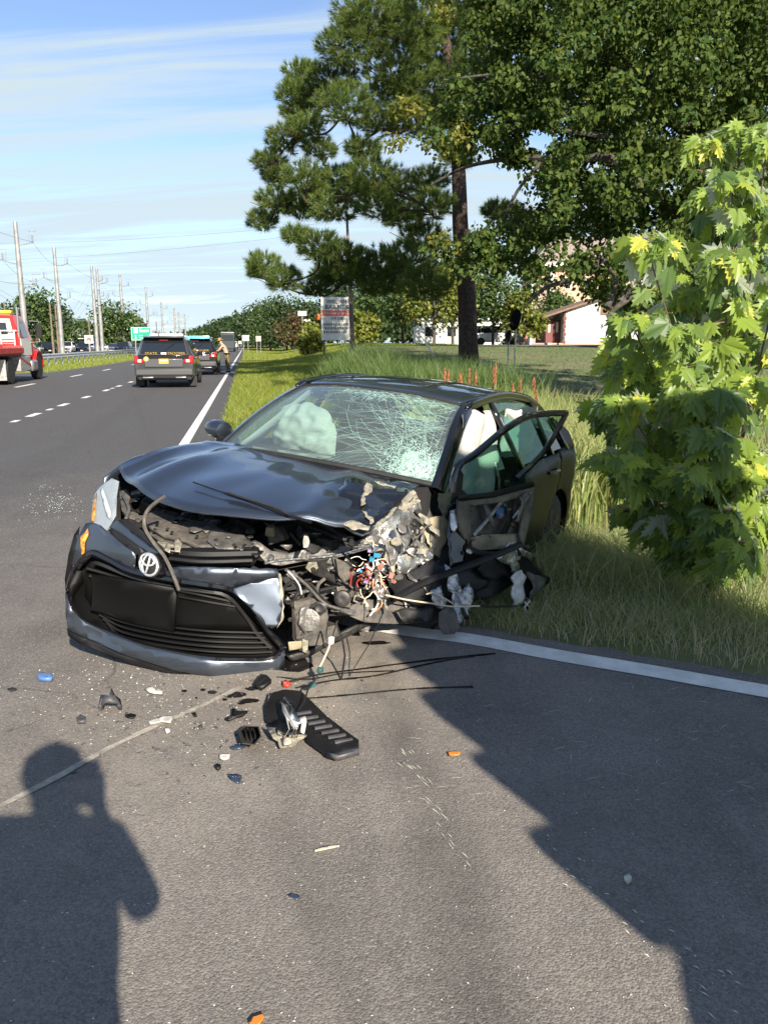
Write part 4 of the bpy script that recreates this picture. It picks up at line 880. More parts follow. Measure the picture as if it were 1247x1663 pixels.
# ---- airbags
def pillow(name, rows_fn, parent=car):
    rows = [[rows_fn(u, v) for u in np.linspace(-1, 1, 33)] for v in np.linspace(-1, 1, 25)]
    return MB().grid(rows).build(name, m_airbag, parent, angle=0)
def pass_bag(u, v):
    e = max(0, 1 - u * u) ** .5 * max(0, 1 - v * v) ** .5
    p = Vector((-1.11 + .11 * e ** .7, -.49 + .245 * u * (1 - .22 * max(0, v)), 1.065 + .175 * v * (1 - .12 * abs(u)) - .05 * max(0, v) * (u * u))); w_ = .008 * math.sin(u * 9 + 2.2 * v + 2 * u * v) * (.35 + .65 * (v * .5 + .5)) + .004 * math.sin(u * 17 - 5 * v) + .02 * mnoise.noise(Vector((u * 3, v * 3, 2)))
    return p + Vector((w_, 0, .02 * mnoise.noise(Vector((u * 2, v * 2, 7)))))
pillow('passenger_airbag', pass_bag)
def drv_bag(u, v):
    e = max(0, 1 - u * u - v * v * .6); p = Vector((-1.22 - .05 * e, .38 + .22 * u, .86 + .17 * v)); return p + Vector((.03 * mnoise.noise(Vector((u * 3, v * 3, 5))), 0, 0))
pillow('steering_airbag', drv_bag)
def cur1(u, v):
    p = Vector((-1.30 + .31 * u, .68 + .03 * math.sin(u * 5 + v * 2) - .04 * v, 1.02 + .28 * v)); return p + Vector((0, .03 * mnoise.noise(Vector((u * 3, v * 2, 8))), .03 * mnoise.noise(Vector((u * 3, v * 1, 4)))))
pillow('curtain_airbag', cur1)
def cur2(u, v):
    p = Vector((-2.15 + .36 * u, .67 + .03 * math.sin(u * 6), 1.13 + .17 * v)); return p + Vector((0, .03 * mnoise.noise(Vector((u * 4, v * 2, 1))), .03 * mnoise.noise(Vector((u * 3, v, 4)))))
pillow('curtain_airbag', cur2)
# ------------------------------------------------------------------ debris on the road
def gsheet(name, poly, mat, z=.004, thick=.004, nz=0.0, nsc=14, res=7, lift=None, smooth=True, parent=None, angle=30, ragged=0):
    if ragged: poly = jag(poly, ragged, 5, int(poly[0][0]))
    pts = [Vector(p) for p in poly]; n0 = len(pts); xs = [p[0] for p in poly]; ys = [p[1] for p in poly]; y = min(ys) + res * .5
    while y < max(ys):
        x = min(xs) + res * .3
        while x < max(xs):
            if inside(poly, x, y): pts.append(Vector((x, y)))
            x += res
        y += res * .7
    vv, _, ff, *_ = delaunay_2d_cdt(pts, [], [list(range(n0))], 1, 1e-4); P = []
    for q in vv:
        h = z + (lift(q.x, q.y) if lift else 0); p = G(q.x, q.y, h)
        if nz: nv = mnoise.noise_vector(p * nsc); p += Vector((nv.x, nv.y, abs(nv.z))) * nz
        P.append(p)
    return MB().add(P, [tuple(x) for x in ff]).build(name, mat, parent, smooth=smooth, solid=thick, angle=angle)
m_stain = M('wet_stain', (.010, .009, .009), .25, spec=.6)
m_pur = M('grey_plastic', (.07, .07, .075), .5, var=.3, vscale=20)
m_bluep = M('dark_blue_paint', (.03, .05, .085), .3, .2, coat=.7); m_tubeb = M('blue_tube_plastic', (.08, .17, .38), .45)
m_or = M('orange_plastic', (.70, .20, .03), .4); m_rd = M('red_plastic', (.5, .05, .03), .35); m_pale = M('pale_shard', (.55, .55, .47), .5, var=.25, vscale=20)
# undertray torn from the bumper
tr = gsheet('plastic_undertray', [(430, 1150), (438, 1128), (462, 1122), (488, 1124), (505, 1140), (530, 1164), (560, 1188), (582, 1204), (583, 1216), (560, 1221), (548, 1228), (530, 1226), (500, 1205), (488, 1186), (455, 1180), (432, 1172)], m_blackpl, .02, .012, .004, 12, 8, lift=lambda x, y: .03 * smooth01((x - 500) / 80) * .6)
tag(tr, 'long black plastic undertray strip with ribs lying on asphalt', 'undertray')
for k in range(7):
    t = k / 6; a = (492 + 66 * t, 1158 + 45 * t); MB().box(G(a[0], a[1], .044), (.07, .012, .008), rz=R(20)).build('rib', m_pur, tr, smooth=False)
sheet_end = gsheet('end_lip', [(530, 1226), (548, 1228), (583, 1216), (583, 1222), (548, 1232)], m_pur, .03, .02, parent=tr)
hm = thing('lamp_unit', 'broken clear headlamp unit with cream bracket lying on the black undertray', 'headlamp', G(465, 1175))
def gp(px, py, z): return G(px, py, z) - hm.location
def hsheet(nm, poly, mat, zf, th=.005, nz=.006): 
    pts = [gp(a, b, z) for (a, b), z in zip(poly, zf)]; c = sum(pts, Vector()) / len(pts)
    mb = MB(); n = len(pts); mb.add(pts + [c + Vector((0, 0, nz))], [(i, (i + 1) % n, n) for i in range(n)]); return mb.build(nm, mat, hm, solid=th, angle=20)
hsheet('lens', [(455, 1140), (462, 1132), (480, 1142), (472, 1152), (484, 1162), (488, 1172), (484, 1182), (474, 1184), (466, 1168), (462, 1155)], m_clear, [.07, .08, .07, .08, .10, .10, .08, .07, .08, .08], .006, .03)
hsheet('lens_rib', [(458, 1140), (463, 1150), (470, 1165), (484, 1183), (478, 1184), (466, 1170), (459, 1155)], m_white_pl, [.08, .09, .10, .09, .08, .09, .08], .004)
hsheet('bulb_holder', [(464, 1162), (480, 1162), (486, 1176), (476, 1184), (466, 1176)], M('lamp_silver', (.5, .52, .56), .2, .7), [.08, .09, .07, .06, .07], .01, .03)
hsheet('bracket', [(434, 1182), (448, 1182), (452, 1192), (470, 1196), (482, 1195), (498, 1194), (492, 1200), (484, 1204), (480, 1212), (455, 1216), (452, 1204), (444, 1200)], m_cream, [.05, .06, .06, .05, .06, .05, .04, .04, .02, .015, .03, .04], .01)
hsheet('bracket', [(484, 1166), (496, 1164), (498, 1172), (494, 1192), (488, 1190), (490, 1176)], m_white_pl, [.09, .09, .08, .05, .05, .07], .008)
hsheet('circuit_board', [(458, 1200), (464, 1196), (472, 1198), (474, 1208), (462, 1211)], M('board_brown', (.22, .15, .09), .6, vscale=60, col2=(.5, .45, .38)), [.05, .06, .06, .05, .04], .006)
hsheet('mounting_plate', [(440, 1176), (452, 1168), (480, 1184), (488, 1192), (456, 1196), (446, 1188)], m_blackpl, [.05, .06, .06, .05, .045, .045], .006)
for k in range(5): MB().tube([gp(466 + k * 4, 1168 + k * 3, .10), gp(470 + k * 4, 1185, .11), gp(462 + k * 5, 1198, .06)], .0022, 4).build('wire', [m_wire_w, m_wire_b, m_wire_t][k % 3], hm)
MB().tube([gp(512, 1104, .10), gp(500, 1120, .07), gp(494, 1140, .06), (0.05, .02, .05)], .004, 5).build('wire', m_wire_b, hm)
MB().box(gp(506, 1112, .06), (.03, .02, .02), rz=.7).build('plug', m_teal, hm)
br = thing('broken_bracket', 'grey black broken plastic bracket with two legs lying alone on asphalt', 'bracket', G(178, 1145))
def bx_(nm, pts, mat, r, par, n=5): return MB().tube([G(a, b, z) - par.location for a, b, z in pts], r, n).build(nm, mat, par)
o = MB(); o.add([G(a, b, z) - br.location for a, b, z in ((162, 1150, .01), (166, 1128, .06), (180, 1132, .07), (181, 1118, .10), (186, 1130, .07), (194, 1136, .05), (197, 1150, .01), (190, 1142, .05), (178, 1140, .075), (170, 1142, .05), (166, 1153, .0))], [(0, 1, 9, 10), (1, 2, 8, 9), (2, 3, 4), (2, 4, 7, 8), (4, 5, 6, 7)]); o.build('plate', m_pur, br, solid=.012, angle=20)
bx_('leg', [(168, 1134, .06), (164, 1146, .03), (164, 1153, .005)], m_pur, .009, br); bx_('leg', [(188, 1136, .06), (194, 1146, .03), (196, 1151, .005)], m_pur, .009, br)
def debris(nm, lab, cat, poly, mat, z=.006, th=.006, nz=.004, **kw): return tag(gsheet(nm, poly, mat, z, th, nz, res=5, **kw), lab, cat)
cup = thing('plastic_box', 'dark open plastic box broken off the car, beside the white lamp unit', 'plastic box', G(405, 1195))
cb_ = MB(); q = [(390, 1188), (400, 1180), (418, 1181), (422, 1196), (412, 1208), (395, 1206)]
cb_.grid([[G(a, b, .012) - cup.location for a, b in q], [G(405 + (a - 405) * 1.12, 1193 + (b - 1193) * 1.1, .055) - cup.location for a, b in q]], True); cb_.poly([G(a, b, .012) - cup.location for a, b in q]); cb_.build('tray', M('dark_brown_plastic', (.035, .032, .026), .5), cup, solid=.005, smooth=False)
for k in range(3): MB().box(G(399 + 7 * k, 1193, .03) - cup.location, (.006, .06, .035), rz=.3).build('divider', m_blackpl, cup, smooth=False)
debris('blue_tube', 'short faded blue plastic tube at the far left of the debris', 'plastic tube', [(61, 1098), (66, 1095), (84, 1097), (86, 1102), (82, 1105), (64, 1104)], m_tubeb, .012, .018)
debris('plastic_shard', 'small black rubber scrap left of the blue tube', 'debris', [(13, 1119), (22, 1117), (29, 1120), (20, 1123)], m_rubber)
debris('plastic_shard', 'small round grey clip below the broken bracket', 'debris', [(125, 1168), (132, 1163), (141, 1167), (140, 1173), (128, 1174)], m_pur, .012, .014)
debris('plastic_shard', 'thin dark rectangular chip right of the broken bracket', 'debris', [(203, 1162), (213, 1159), (222, 1161), (218, 1167), (205, 1165)], m_blackpl)
debris('plastic_shard', 'pale beige crumpled scrap in front of the bumper', 'debris', [(235, 1120), (245, 1117), (252, 1123), (266, 1122), (264, 1129), (250, 1128), (240, 1126)], m_pale, .01, .008, .01)
debris('clear_shard', 'translucent white lens piece lying on the worn paint line', 'debris', [(242, 1173), (256, 1166), (272, 1163), (279, 1166), (276, 1176), (262, 1172), (246, 1178)], m_white_pl, .008, .005, .012)
debris('plastic_shard', 'small white chip below the worn paint line', 'debris', [(268, 1184), (275, 1183), (277, 1188), (271, 1190)], m_white_pl, .01, .01)
debris('plastic_shard', 'twisted black clip near the front of the bumper', 'debris', [(366, 1168), (378, 1161), (380, 1152), (388, 1157), (401, 1157), (396, 1163), (386, 1164), (372, 1172)], m_blackpl, .014, .01, .012)
debris('paint_shard', 'dark blue painted shard just below the plastic box', 'debris', [(373, 1214), (384, 1210), (396, 1208), (400, 1213), (390, 1217), (378, 1217)], m_bluep)
debris('paint_shard', 'dark blue painted shard lowest of the debris field', 'debris', [(370, 1259), (384, 1258), (393, 1261), (390, 1268), (386, 1273), (378, 1268)], m_bluep)
debris('white_shard', 'clean white bent plastic chip among the dark shards', 'debris', [(357, 1228), (364, 1225), (374, 1227), (372, 1232), (364, 1234), (358, 1232)], m_white_pl, .01, .006, .006)
debris('plastic_shard', 'little black nub left of the lowest blue shard', 'debris', [(349, 1246), (355, 1242), (359, 1245), (354, 1250)], m_blackpl, .012, .012)
debris('plastic_shard', 'tiny dark hook beside the worn paint line', 'debris', [(312, 1158), (318, 1157), (320, 1164), (315, 1163)], m_blackpl)
debris('plastic_shard', 'small brown chip right of the paint line', 'debris', [(322, 1179), (328, 1177), (331, 1183), (325, 1184)], m_dust)
debris('orange_shard', 'bright orange plastic sliver alone on sunlit asphalt', 'debris', [(728, 1222), (740, 1220), (748, 1223), (745, 1226), (730, 1227)], m_or, .008, .006)
debris('orange_shard', 'orange red plastic piece at the bottom edge of view', 'debris', [(405, 1663), (411, 1654), (427, 1648), (428, 1654), (418, 1668), (410, 1670)], m_or, .008, .006)
debris('red_shard', 'red lens chip beside the top of the undertray', 'debris', [(459, 1108), (465, 1107), (473, 1111), (468, 1115), (460, 1114)], m_rd, .012, .012)
debris('teal_shard', 'small blue green chip on the open asphalt', 'debris', [(470, 1455), (476, 1452), (487, 1455), (484, 1462)], m_bluep, .006, .004)
debris('bumper_clip', 'black plastic clip under the bumper corner', 'debris', [(413, 1112), (424, 1098), (434, 1100), (440, 1108), (425, 1118)], m_blackpl, .02, .02, .01)
debris('stone', 'pale stone on the edge of the big shadow', 'stone', [(1012, 1427), (1020, 1424), (1025, 1429), (1019, 1433)], m_pale, .012, .018)
debris('grass_stem', 'dry straw stem lying in the sunlight on asphalt', 'stem', [(510, 1381), (530, 1375), (552, 1372), (551, 1374), (530, 1379), (512, 1383)], m_wire_t, .004, .003)
# fluid trails and drips
for pts, wd in (([(470, 1108), (520, 1096), (580, 1088), (640, 1080), (720, 1070), (804, 1062)], .014), ([(480, 1118), (540, 1106), (610, 1098), (680, 1082), (730, 1072), (770, 1066)], .012), ([(500, 1135), (560, 1130), (640, 1122), (700, 1118), (768, 1116)], .011), ([(450, 1100), (500, 1104), (560, 1094), (640, 1090)], .010)):
    L = catmull([G(a, b) for a, b in pts], 12); Lo = offset_line(L, 1); wv = [wd * (.55 + .75 * abs(mnoise.noise(p * 13))) for p in L]
    tag(MB().grid([[p + (q - p) * w_ + Vector((0, 0, .003)) for p, q, w_ in zip(L, Lo, wv)], [p - (q - p) * w_ + Vector((0, 0, .003)) for p, q, w_ in zip(L, Lo, wv)]]).build('fluid_trail', m_stain, smooth=False), kind='stuff')
def blot(px, py, rx, ry, mat, z, name, parts=0, seed=0):
    q = []; s = random.Random(seed + int(px))
    for k in range(22):
        a = k * 6.283 / 22; f = 1 + .35 * mnoise.noise(Vector((math.cos(a) * 1.6, math.sin(a) * 1.6, px))); q.append((px + rx * f * math.cos(a), py + ry * f * math.sin(a)))
    return MB().poly([G(a, b, z) for a, b in q])
sb = MB()
for px, py, rx, ry in ((470, 1078, 36, 14), (380, 1128, 22, 5), (345, 1124, 8, 3), (330, 1120, 4, 2.5), (405, 1138, 16, 4), (300, 1122, 5, 2), (440, 1150, 10, 3), (392, 1142, 7, 2), (610, 1044, 24, 3), (410, 1118, 12, 3), (365, 1136, 4, 2), (320, 1133, 3, 1.5)):
    sb.add(blot(px, py, rx, ry, m_stain, .0025, '').v, [tuple(range(22))])
tag(sb.build('oil_stain', m_stain, smooth=False), kind='stuff')
# gouge lines, paint flecks and glass crumbs too many to count
m_fleck = M('paint_fleck', (.62, .60, .52), .7); fl = MB(); rr = random.Random(3)
def fleck(px, py, L, wd, a, h=.0035):
    c = G(px, py); d = Vector((math.cos(a), math.sin(a), 0)); s = Vector((-d.y, d.x, 0)); z = Vector((0, 0, h))
    P = [c - d * L + z * .6, c - s * wd + z, c + d * L + z * .6, c + s * wd * .8 + z]; fl.add(P, [(0, 1, 2, 3)])
road_a = math.atan2(RD.y, RD.x)
for px, py in ((889, 1358), (940, 1396), (921, 1413), (930, 1425), (957, 1442), (985, 1453), (1030, 1481), (1042, 1498), (1014, 1501), (1018, 1515), (1090, 1513), (1050, 1553), (1115, 1542), (1130, 1572), (1170, 1579), (1184, 1580), (1197, 1597), (1141, 1605), (1143, 1615), (1113, 1640), (1154, 1650), (1193, 1644), (900, 1380), (918, 1438)):
    fleck(px, py, rr.uniform(.006, .013), .0025, 2.25 + rr.gauss(0, .2))
for k in range(420):
    u = rr.random(); px = rr.uniform(-40, 1290); py = 1040 + 640 * u ** .9
    s = rr.uniform(.0010, .0028); fleck(px, py, s * rr.uniform(1, 2), s, rr.uniform(0, 3.1), .003)
for k in range(420): s = rr.uniform(.0015, .004); fleck(rr.gauss(330, 170), rr.gauss(1140, 48), s * 1.3, s, rr.uniform(0, 3), .004)
for k in range(40): fleck(rr.uniform(640, 1240), rr.uniform(1110, 1300), rr.uniform(.01, .05), .0012, rr.gauss(.25, .5))
for k in range(30): t = rr.random(); fleck(650 + 110 * t + rr.gauss(0, 7), 1215 + 190 * t + rr.gauss(0, 8), rr.uniform(.008, .03), .0016, rr.gauss(2.05, .12))
tag(fl.build('road_grit', m_fleck, smooth=False), kind='stuff')
gc = MB()
for k in range(240):
    px, py = (rr.gauss(95, 24), rr.gauss(815, 14)) if k < 190 else (rr.gauss(190, 80), rr.gauss(1095, 15))
    c = G(px, py); s = rr.uniform(.002, .005); a = rr.uniform(0, 3)
    gc.add([c + Vector((s * math.cos(a), s * math.sin(a), .002)), c + Vector((-s * math.sin(a), s * math.cos(a), .002)), c + Vector((-s * math.cos(a), -s * math.sin(a), .002)), c + Vector((0, 0, s * 1.1 + .002))], [(0, 1, 3), (1, 2, 3), (2, 0, 3)])
ch = MB()
for k in range(150):
    px, py = rr.gauss(300, 130), rr.gauss(1160, 50); c = G(px, py); s = rr.uniform(.004, .016); a = rr.uniform(0, 3); d = Vector((math.cos(a), math.sin(a), 0)) * s; e_ = Vector((-math.sin(a), math.cos(a), 0)) * s * rr.uniform(.2, .6)
    ch.add([c + d + Vector((0, 0, .003)), c + e_ + Vector((0, 0, .003 + s * rr.uniform(0, .7))), c - d * .8 + Vector((0, 0, .003)), c - e_ * rr.uniform(.3, 1) + Vector((0, 0, .004))], [(0, 1, 2, 3)])
tag(ch.build('plastic_chips', m_pur, smooth=False, solid=.003), kind='stuff')
tag(gc.build('scattered_glass', m_crumb, smooth=False), kind='stuff')
# ------------------------------------------------------------------ plants
def zt(x, y): return float(terrain(np.array([x]), np.array([y]))[0])
def rot_frames(dirs, r):
    d = dirs / np.linalg.norm(dirs, axis=1, keepdims=True); rv = r.normal(size=d.shape); a = np.cross(d, rv); a /= np.linalg.norm(a, axis=1, keepdims=True) + 1e-9
    return d, a, np.cross(d, a)
def blades(name, X, Y, Hh, Wd, lean, mat, r, Z=None, parent=None, bend=1.0):
    n = len(X); Z = terrain(X, Y) if Z is None else Z
    ang = r.uniform(0, 2 * np.pi, n); ln = lean * r.uniform(.2, 1.0, n) * Hh; fa = r.uniform(0, 2 * np.pi, n)
    ux, uy = np.cos(fa) * Wd, np.sin(fa) * Wd; lx, ly = np.cos(ang) * ln, np.sin(ang) * ln
    V = np.zeros((n, 7, 3))
    for k, (t, wf) in enumerate(((0, 1), (.4, .95), (.75, .65))):
        q = t ** (1 + bend); h = Hh * (t - .18 * q * lean)
        V[:, 2 * k, 0] = X - ux * wf + lx * q; V[:, 2 * k, 1] = Y - uy * wf + ly * q; V[:, 2 * k, 2] = Z + h - .01
        V[:, 2 * k + 1, 0] = X + ux * wf + lx * q; V[:, 2 * k + 1, 1] = Y + uy * wf + ly * q; V[:, 2 * k + 1, 2] = Z + h - .01
    V[:, 6, 0] = X + lx; V[:, 6, 1] = Y + ly; V[:, 6, 2] = Z + Hh * (1 - .22 * lean)
    b = (np.arange(n) * 7)[:, None]; T = np.concatenate([b + np.array([[0, 1, 3]]), b + np.array([[0, 3, 2]]), b + np.array([[2, 3, 5]]), b + np.array([[2, 5, 4]]), b + np.array([[4, 5, 6]])], 0)
    return fastmesh(name, V.reshape(-1, 3), T, 3, mat, parent)
g_green = leafmat('grass_blades', [(.20, .27, .09), (.27, .34, .12), (.33, .37, .16), (.48, .44, .26), (.22, .29, .10)], .45)
g_dry = leafmat('dry_grass', [(.52, .45, .27), (.60, .52, .34), (.38, .37, .17), (.25, .31, .11), (.45, .35, .21)], .35)
g_verge = leafmat('verge_grass', [(.16, .22, .025), (.22, .27, .035), (.27, .29, .06), (.13, .20, .02), (.33, .30, .12)], .35)
g_reed = leafmat('reed_blades', [(.15, .23, .06), (.22, .30, .08), (.30, .32, .12), (.36, .34, .16), (.13, .20, .05)], .35)
g_dreed = leafmat('dark_reeds', [(.06, .11, .03), (.09, .15, .04), (.13, .19, .05), (.07, .10, .035)], .3)
def scatter(n, x0, x1, y0, y1, cond, r):
    X = r.uniform(x0, x1, n); Y = r.uniform(y0, y1, n); d = edge_dist(X, Y); k = cond(X, Y, d); return X[k], Y[k], d[k]
r_ = np.random.default_rng(4)
# beside the turn-off, right of the car: short and dry at the edge, longer behind
X, Y, d = scatter(52000, -.6, 5.2, 1.9, 8.2, lambda x, y, d: (d > -.02) & (d < .75), r_)
k = r_.random(len(X)) < np.clip(.45 + d * 1.2, 0, 1)
tag(blades('dry_verge_grass', X[k], Y[k], r_.uniform(.05, .13, k.sum()) * (1 + .5 * d[k]), .0022, 1.0, g_dry, r_), kind='stuff')
X, Y, d = scatter(150000, -1.0, 6.5, 1.9, 11, lambda x, y, d: (d > .12), r_); cl_ = np.array([mnoise.noise(Vector((a * 1.3, b * 1.3, 0))) for a, b in zip(X, Y)])
k = r_.random(len(X)) < np.clip(.35 + 1.2 * cl_ + .25 * d, .08, 1)
hgt = r_.uniform(.05, .14, k.sum()) * (1 + .8 * np.clip(cl_[k], -.5, 1)) * (1 + .55 * np.clip(d[k] - .3, 0, 1.6))
tag(blades('grass', X[k], Y[k], hgt, .0026, 1.1, g_green, r_), kind='stuff')
X, Y, d = scatter(9000, -.5, 5.0, 2.5, 9, lambda x, y, d: d > .8, r_)
tag(blades('long_grass', X, Y, r_.uniform(.25, .55, len(X)), .0028, 1.3, g_green, r_), kind='stuff')
# verge along the through road
def road_scatter(n, s0, s1, a0, a1, r, p=1.6):
    s = s0 + (s1 - s0) * r.random(n) ** p; a = r.uniform(a0, a1, n); X = s * RD.x + a * RN.x; Y = s * RD.y + a * RN.y; return X, Y, s
X, Y, s = road_scatter(150000, 7.5, 62, -1.0, 6.5, r_, 1.7); d = edge_dist(X, Y); k = d > .0; X, Y, s, d = X[k], Y[k], s[k], d[k]
tag(blades('verge_grass', X, Y, r_.uniform(.07, .17, len(X)) * (1 + .02 * s), .003 + .00016 * s, .9, g_verge, r_), kind='stuff')
X, Y, s = road_scatter(60000, 60, 230, -.4, 16, r_, 1.5)
tag(blades('verge_grass', X, Y, r_.uniform(.12, .25, len(X)), .02, .9, g_verge, r_), kind='stuff')
X, Y, s = road_scatter(60000, 26, 230, -16.8, -9.7, r_, 1.6); A = X * RN.x + Y * RN.y; k = ((s > 44) & (A < -10.2)) | (A < -14.8); k &= A > -17.0
tag(blades('median_grass', X[k], Y[k], r_.uniform(.08, .22, k.sum()), .014, .9, g_verge, r_), kind='stuff')
# lawn by the houses
X = r_.uniform(-2, 42, 70000); Y = 13 + 47 * r_.random(70000) ** 1.3; d = edge_dist(X, Y); k = (d > 8.2); 
g_lawn = leafmat('lawn_blades', [(.055, .10, .022), (.075, .13, .028), (.10, .15, .04), (.065, .11, .025)], .3)
tag(blades('lawn_grass', X[k], Y[k], r_.uniform(.05, .10, k.sum()), .010, .9, g_lawn, r_), kind='stuff')
# reeds and cattails in the ditch
X = r_.uniform(-3.5, 9, 105000); Y = r_.uniform(6.0, 26, 105000); d = edge_dist(X, Y); S_ = X * RD.x + Y * RD.y
k = (d > 2.9 + .5 * np.sin(Y)) & (d < 6.6) & (r_.random(len(X)) < np.clip(1.6 - S_ * .026, .35, 1))
k &= ~((X > 1.9) & (Y < 7.6))
X, Y, d = X[k], Y[k], d[k]; kd = (X * RD.x + Y * RD.y > 15.5) & (r_.random(len(X)) < .9)
for nm, kk, mt, h0, h1 in (('reeds', ~kd, g_reed, .95, 1.75), ('dark_reeds', kd, g_dreed, 1.3, 2.35)):
    hh = r_.uniform(h0, h1, kk.sum()) * (1 - .20 * sstep(-.6, .8, X[kk])) * np.clip(.55 + (d[kk] - 2.6) * .35, .5, 1)
    tag(blades(nm, X[kk], Y[kk], hh, .009, .42, mt, r_, bend=1.6), kind='stuff')
m_cat = M('rusty_dock_seed', (.25, .095, .04), .9, var=.5, vscale=30); m_stem = M('weed_stem', (.20, .17, .06), .8)
def dock(px, py, zc, h, lab):
    p = PZ(px, py, zc); z0 = zt(p.x, p.y); t = thing('seed_stalk', lab, 'weed', (p.x, p.y, z0), group='rusty seed stalks in the reeds')
    top = p.z - z0; ln = random.uniform(-.16, .16)
    MB().tube([(0, 0, 0), (ln * .5, 0, top * .6), (ln, 0, top)], .006, 5).build('stem', m_stem, t)
    s = MB(); rr2 = random.Random(int(px * 3))
    for j in range(60):
        q = j / 60; c = Vector((ln, 0, top - h + h * q)); a = rr2.uniform(0, 6.28); rad = .018 * math.sin(math.pi * min(1, .15 + q * .85)) + .006
        s.box(c + Vector((math.cos(a), math.sin(a), 0)) * rad * rr2.uniform(.2, 1), (.011, .011, .02), rz=a)
    s.build('seed_head', m_cat, t, smooth=False)
DL = ['rust brown seed stalk among the reeds, first from the left behind the car roof', 'rust brown seed stalk among the reeds, third from the left behind the car roof', 'rust brown seed stalk among the reeds, fourth from the left behind the car roof', 'rust brown seed stalk among the reeds, sixth from the left behind the car roof', 'rust brown seed stalk among the reeds, seventh from the left behind the car roof', 'rust brown seed stalk among the reeds, eighth from the left behind the car roof', 'rust brown seed stalk among the reeds, tenth from the left behind the car roof', 'rust brown seed stalk among the reeds, eleventh from the left behind the car roof', 'rust brown seed stalk among the reeds, twelfth from the left behind the car roof', 'rust brown seed stalk among the reeds, thirteenth from the left behind the car roof', 'rust brown seed stalk among the reeds, fourteenth from the left behind the car roof', 'rust brown seed stalk among the reeds, fifteenth from the left behind the car roof', 'rust brown seed stalk among the reeds, ninth from the left behind the car roof', 'rust brown seed stalk among the reeds, second from the left behind the car roof']
for i, (px, py) in enumerate(((729, 598), (741, 601), (757, 597), (763, 606), (771, 603), (810, 590), (817, 596), (845, 615), (851, 622), (869, 613), (886, 633), (941, 700), (806, 603), (735, 607))):
    dock(px, py, 10.5 + (i % 4) * .7, .17 + .05 * (i % 3), DL[i])

# -------- leaves in bulk: kite-shaped, folded along the midrib
def leafcloud(name, Cn, Rad, npc, size, mat, r, parent=None, flat=.75, droop=.25, upb=.35):
    """Cn (k,3) centres, Rad (k,), npc leaves per centre"""
    tot = int(np.sum(npc)); idx = np.repeat(np.arange(len(Cn)), npc); u = r.normal(size=(tot, 3)); u /= np.linalg.norm(u, axis=1, keepdims=True); rr3 = r.random(tot) ** .45
    P = Cn[idx] + u * (Rad[idx] * rr3)[:, None] * np.array([1, 1, flat])
    nrm = u * .55 + r.normal(size=(tot, 3)) * .55 + np.array([0, 0, upb]); nrm /= np.linalg.norm(nrm, axis=1, keepdims=True)
    t = np.cross(nrm, r.normal(size=(tot, 3))); t /= np.linalg.norm(t, axis=1, keepdims=True) + 1e-9; t[:, 2] -= droop; t /= np.linalg.norm(t, axis=1, keepdims=True)
    b = np.cross(nrm, t); b /= np.linalg.norm(b, axis=1, keepdims=True) + 1e-9
    L = size * r.uniform(.6, 1.25, tot)[:, None]; n2 = np.cross(t, b)
    V = np.stack([P, P + t * L * .45 + b * L * .34 + n2 * L * .07, P + t * L, P + t * L * .45 - b * L * .34 + n2 * L * .07], 1)
    q = (np.arange(tot) * 4)[:, None]; T = np.concatenate([q + np.array([[0, 1, 2]]), q + np.array([[0, 2, 3]])], 0)
    return fastmesh(name, V.reshape(-1, 3), T, 3, mat, parent)
def needles(name, Cn, Dn, mat, r, parent, k=34, L=.20, wd=.0042):
    n = len(Cn); tot = n * k; idx = np.repeat(np.arange(n), k); d, a, b = rot_frames(Dn, r)
    th = r.uniform(0, 2 * np.pi, tot); ph = np.abs(r.normal(0, .75, tot)).clip(0, 1.7)
    v = d[idx] * np.cos(ph)[:, None] + (a[idx] * np.cos(th)[:, None] + b[idx] * np.sin(th)[:, None]) * np.sin(ph)[:, None]; v[:, 2] -= .12
    base = Cn[idx] - d[idx] * (r.random(tot) * .14)[:, None]; w3 = np.cross(v, r.normal(size=v.shape)); w3 /= np.linalg.norm(w3, axis=1, keepdims=True) + 1e-9
    ln = L * r.uniform(.7, 1.2, tot)[:, None]
    V = np.stack([base - w3 * wd, base + w3 * wd, base + v * ln], 1)
    return fastmesh(name, V.reshape(-1, 3), np.arange(tot * 3).reshape(-1, 3), 3, mat, parent)
m_bark_p = M('pine_bark', (.055, .036, .028), .95, var=.5, vscale=9, bump=1.0, bscale=14)
m_bark = M('maple_bark', (.07, .06, .05), .95, var=.4, vscale=8, bump=.8, bscale=20)
m_needle = leafmat('pine_needles', [(.06, .11, .03), (.085, .145, .035), (.12, .185, .045), (.18, .22, .055), (.07, .125, .03), (.20, .19, .06)], .25, .6, .15)
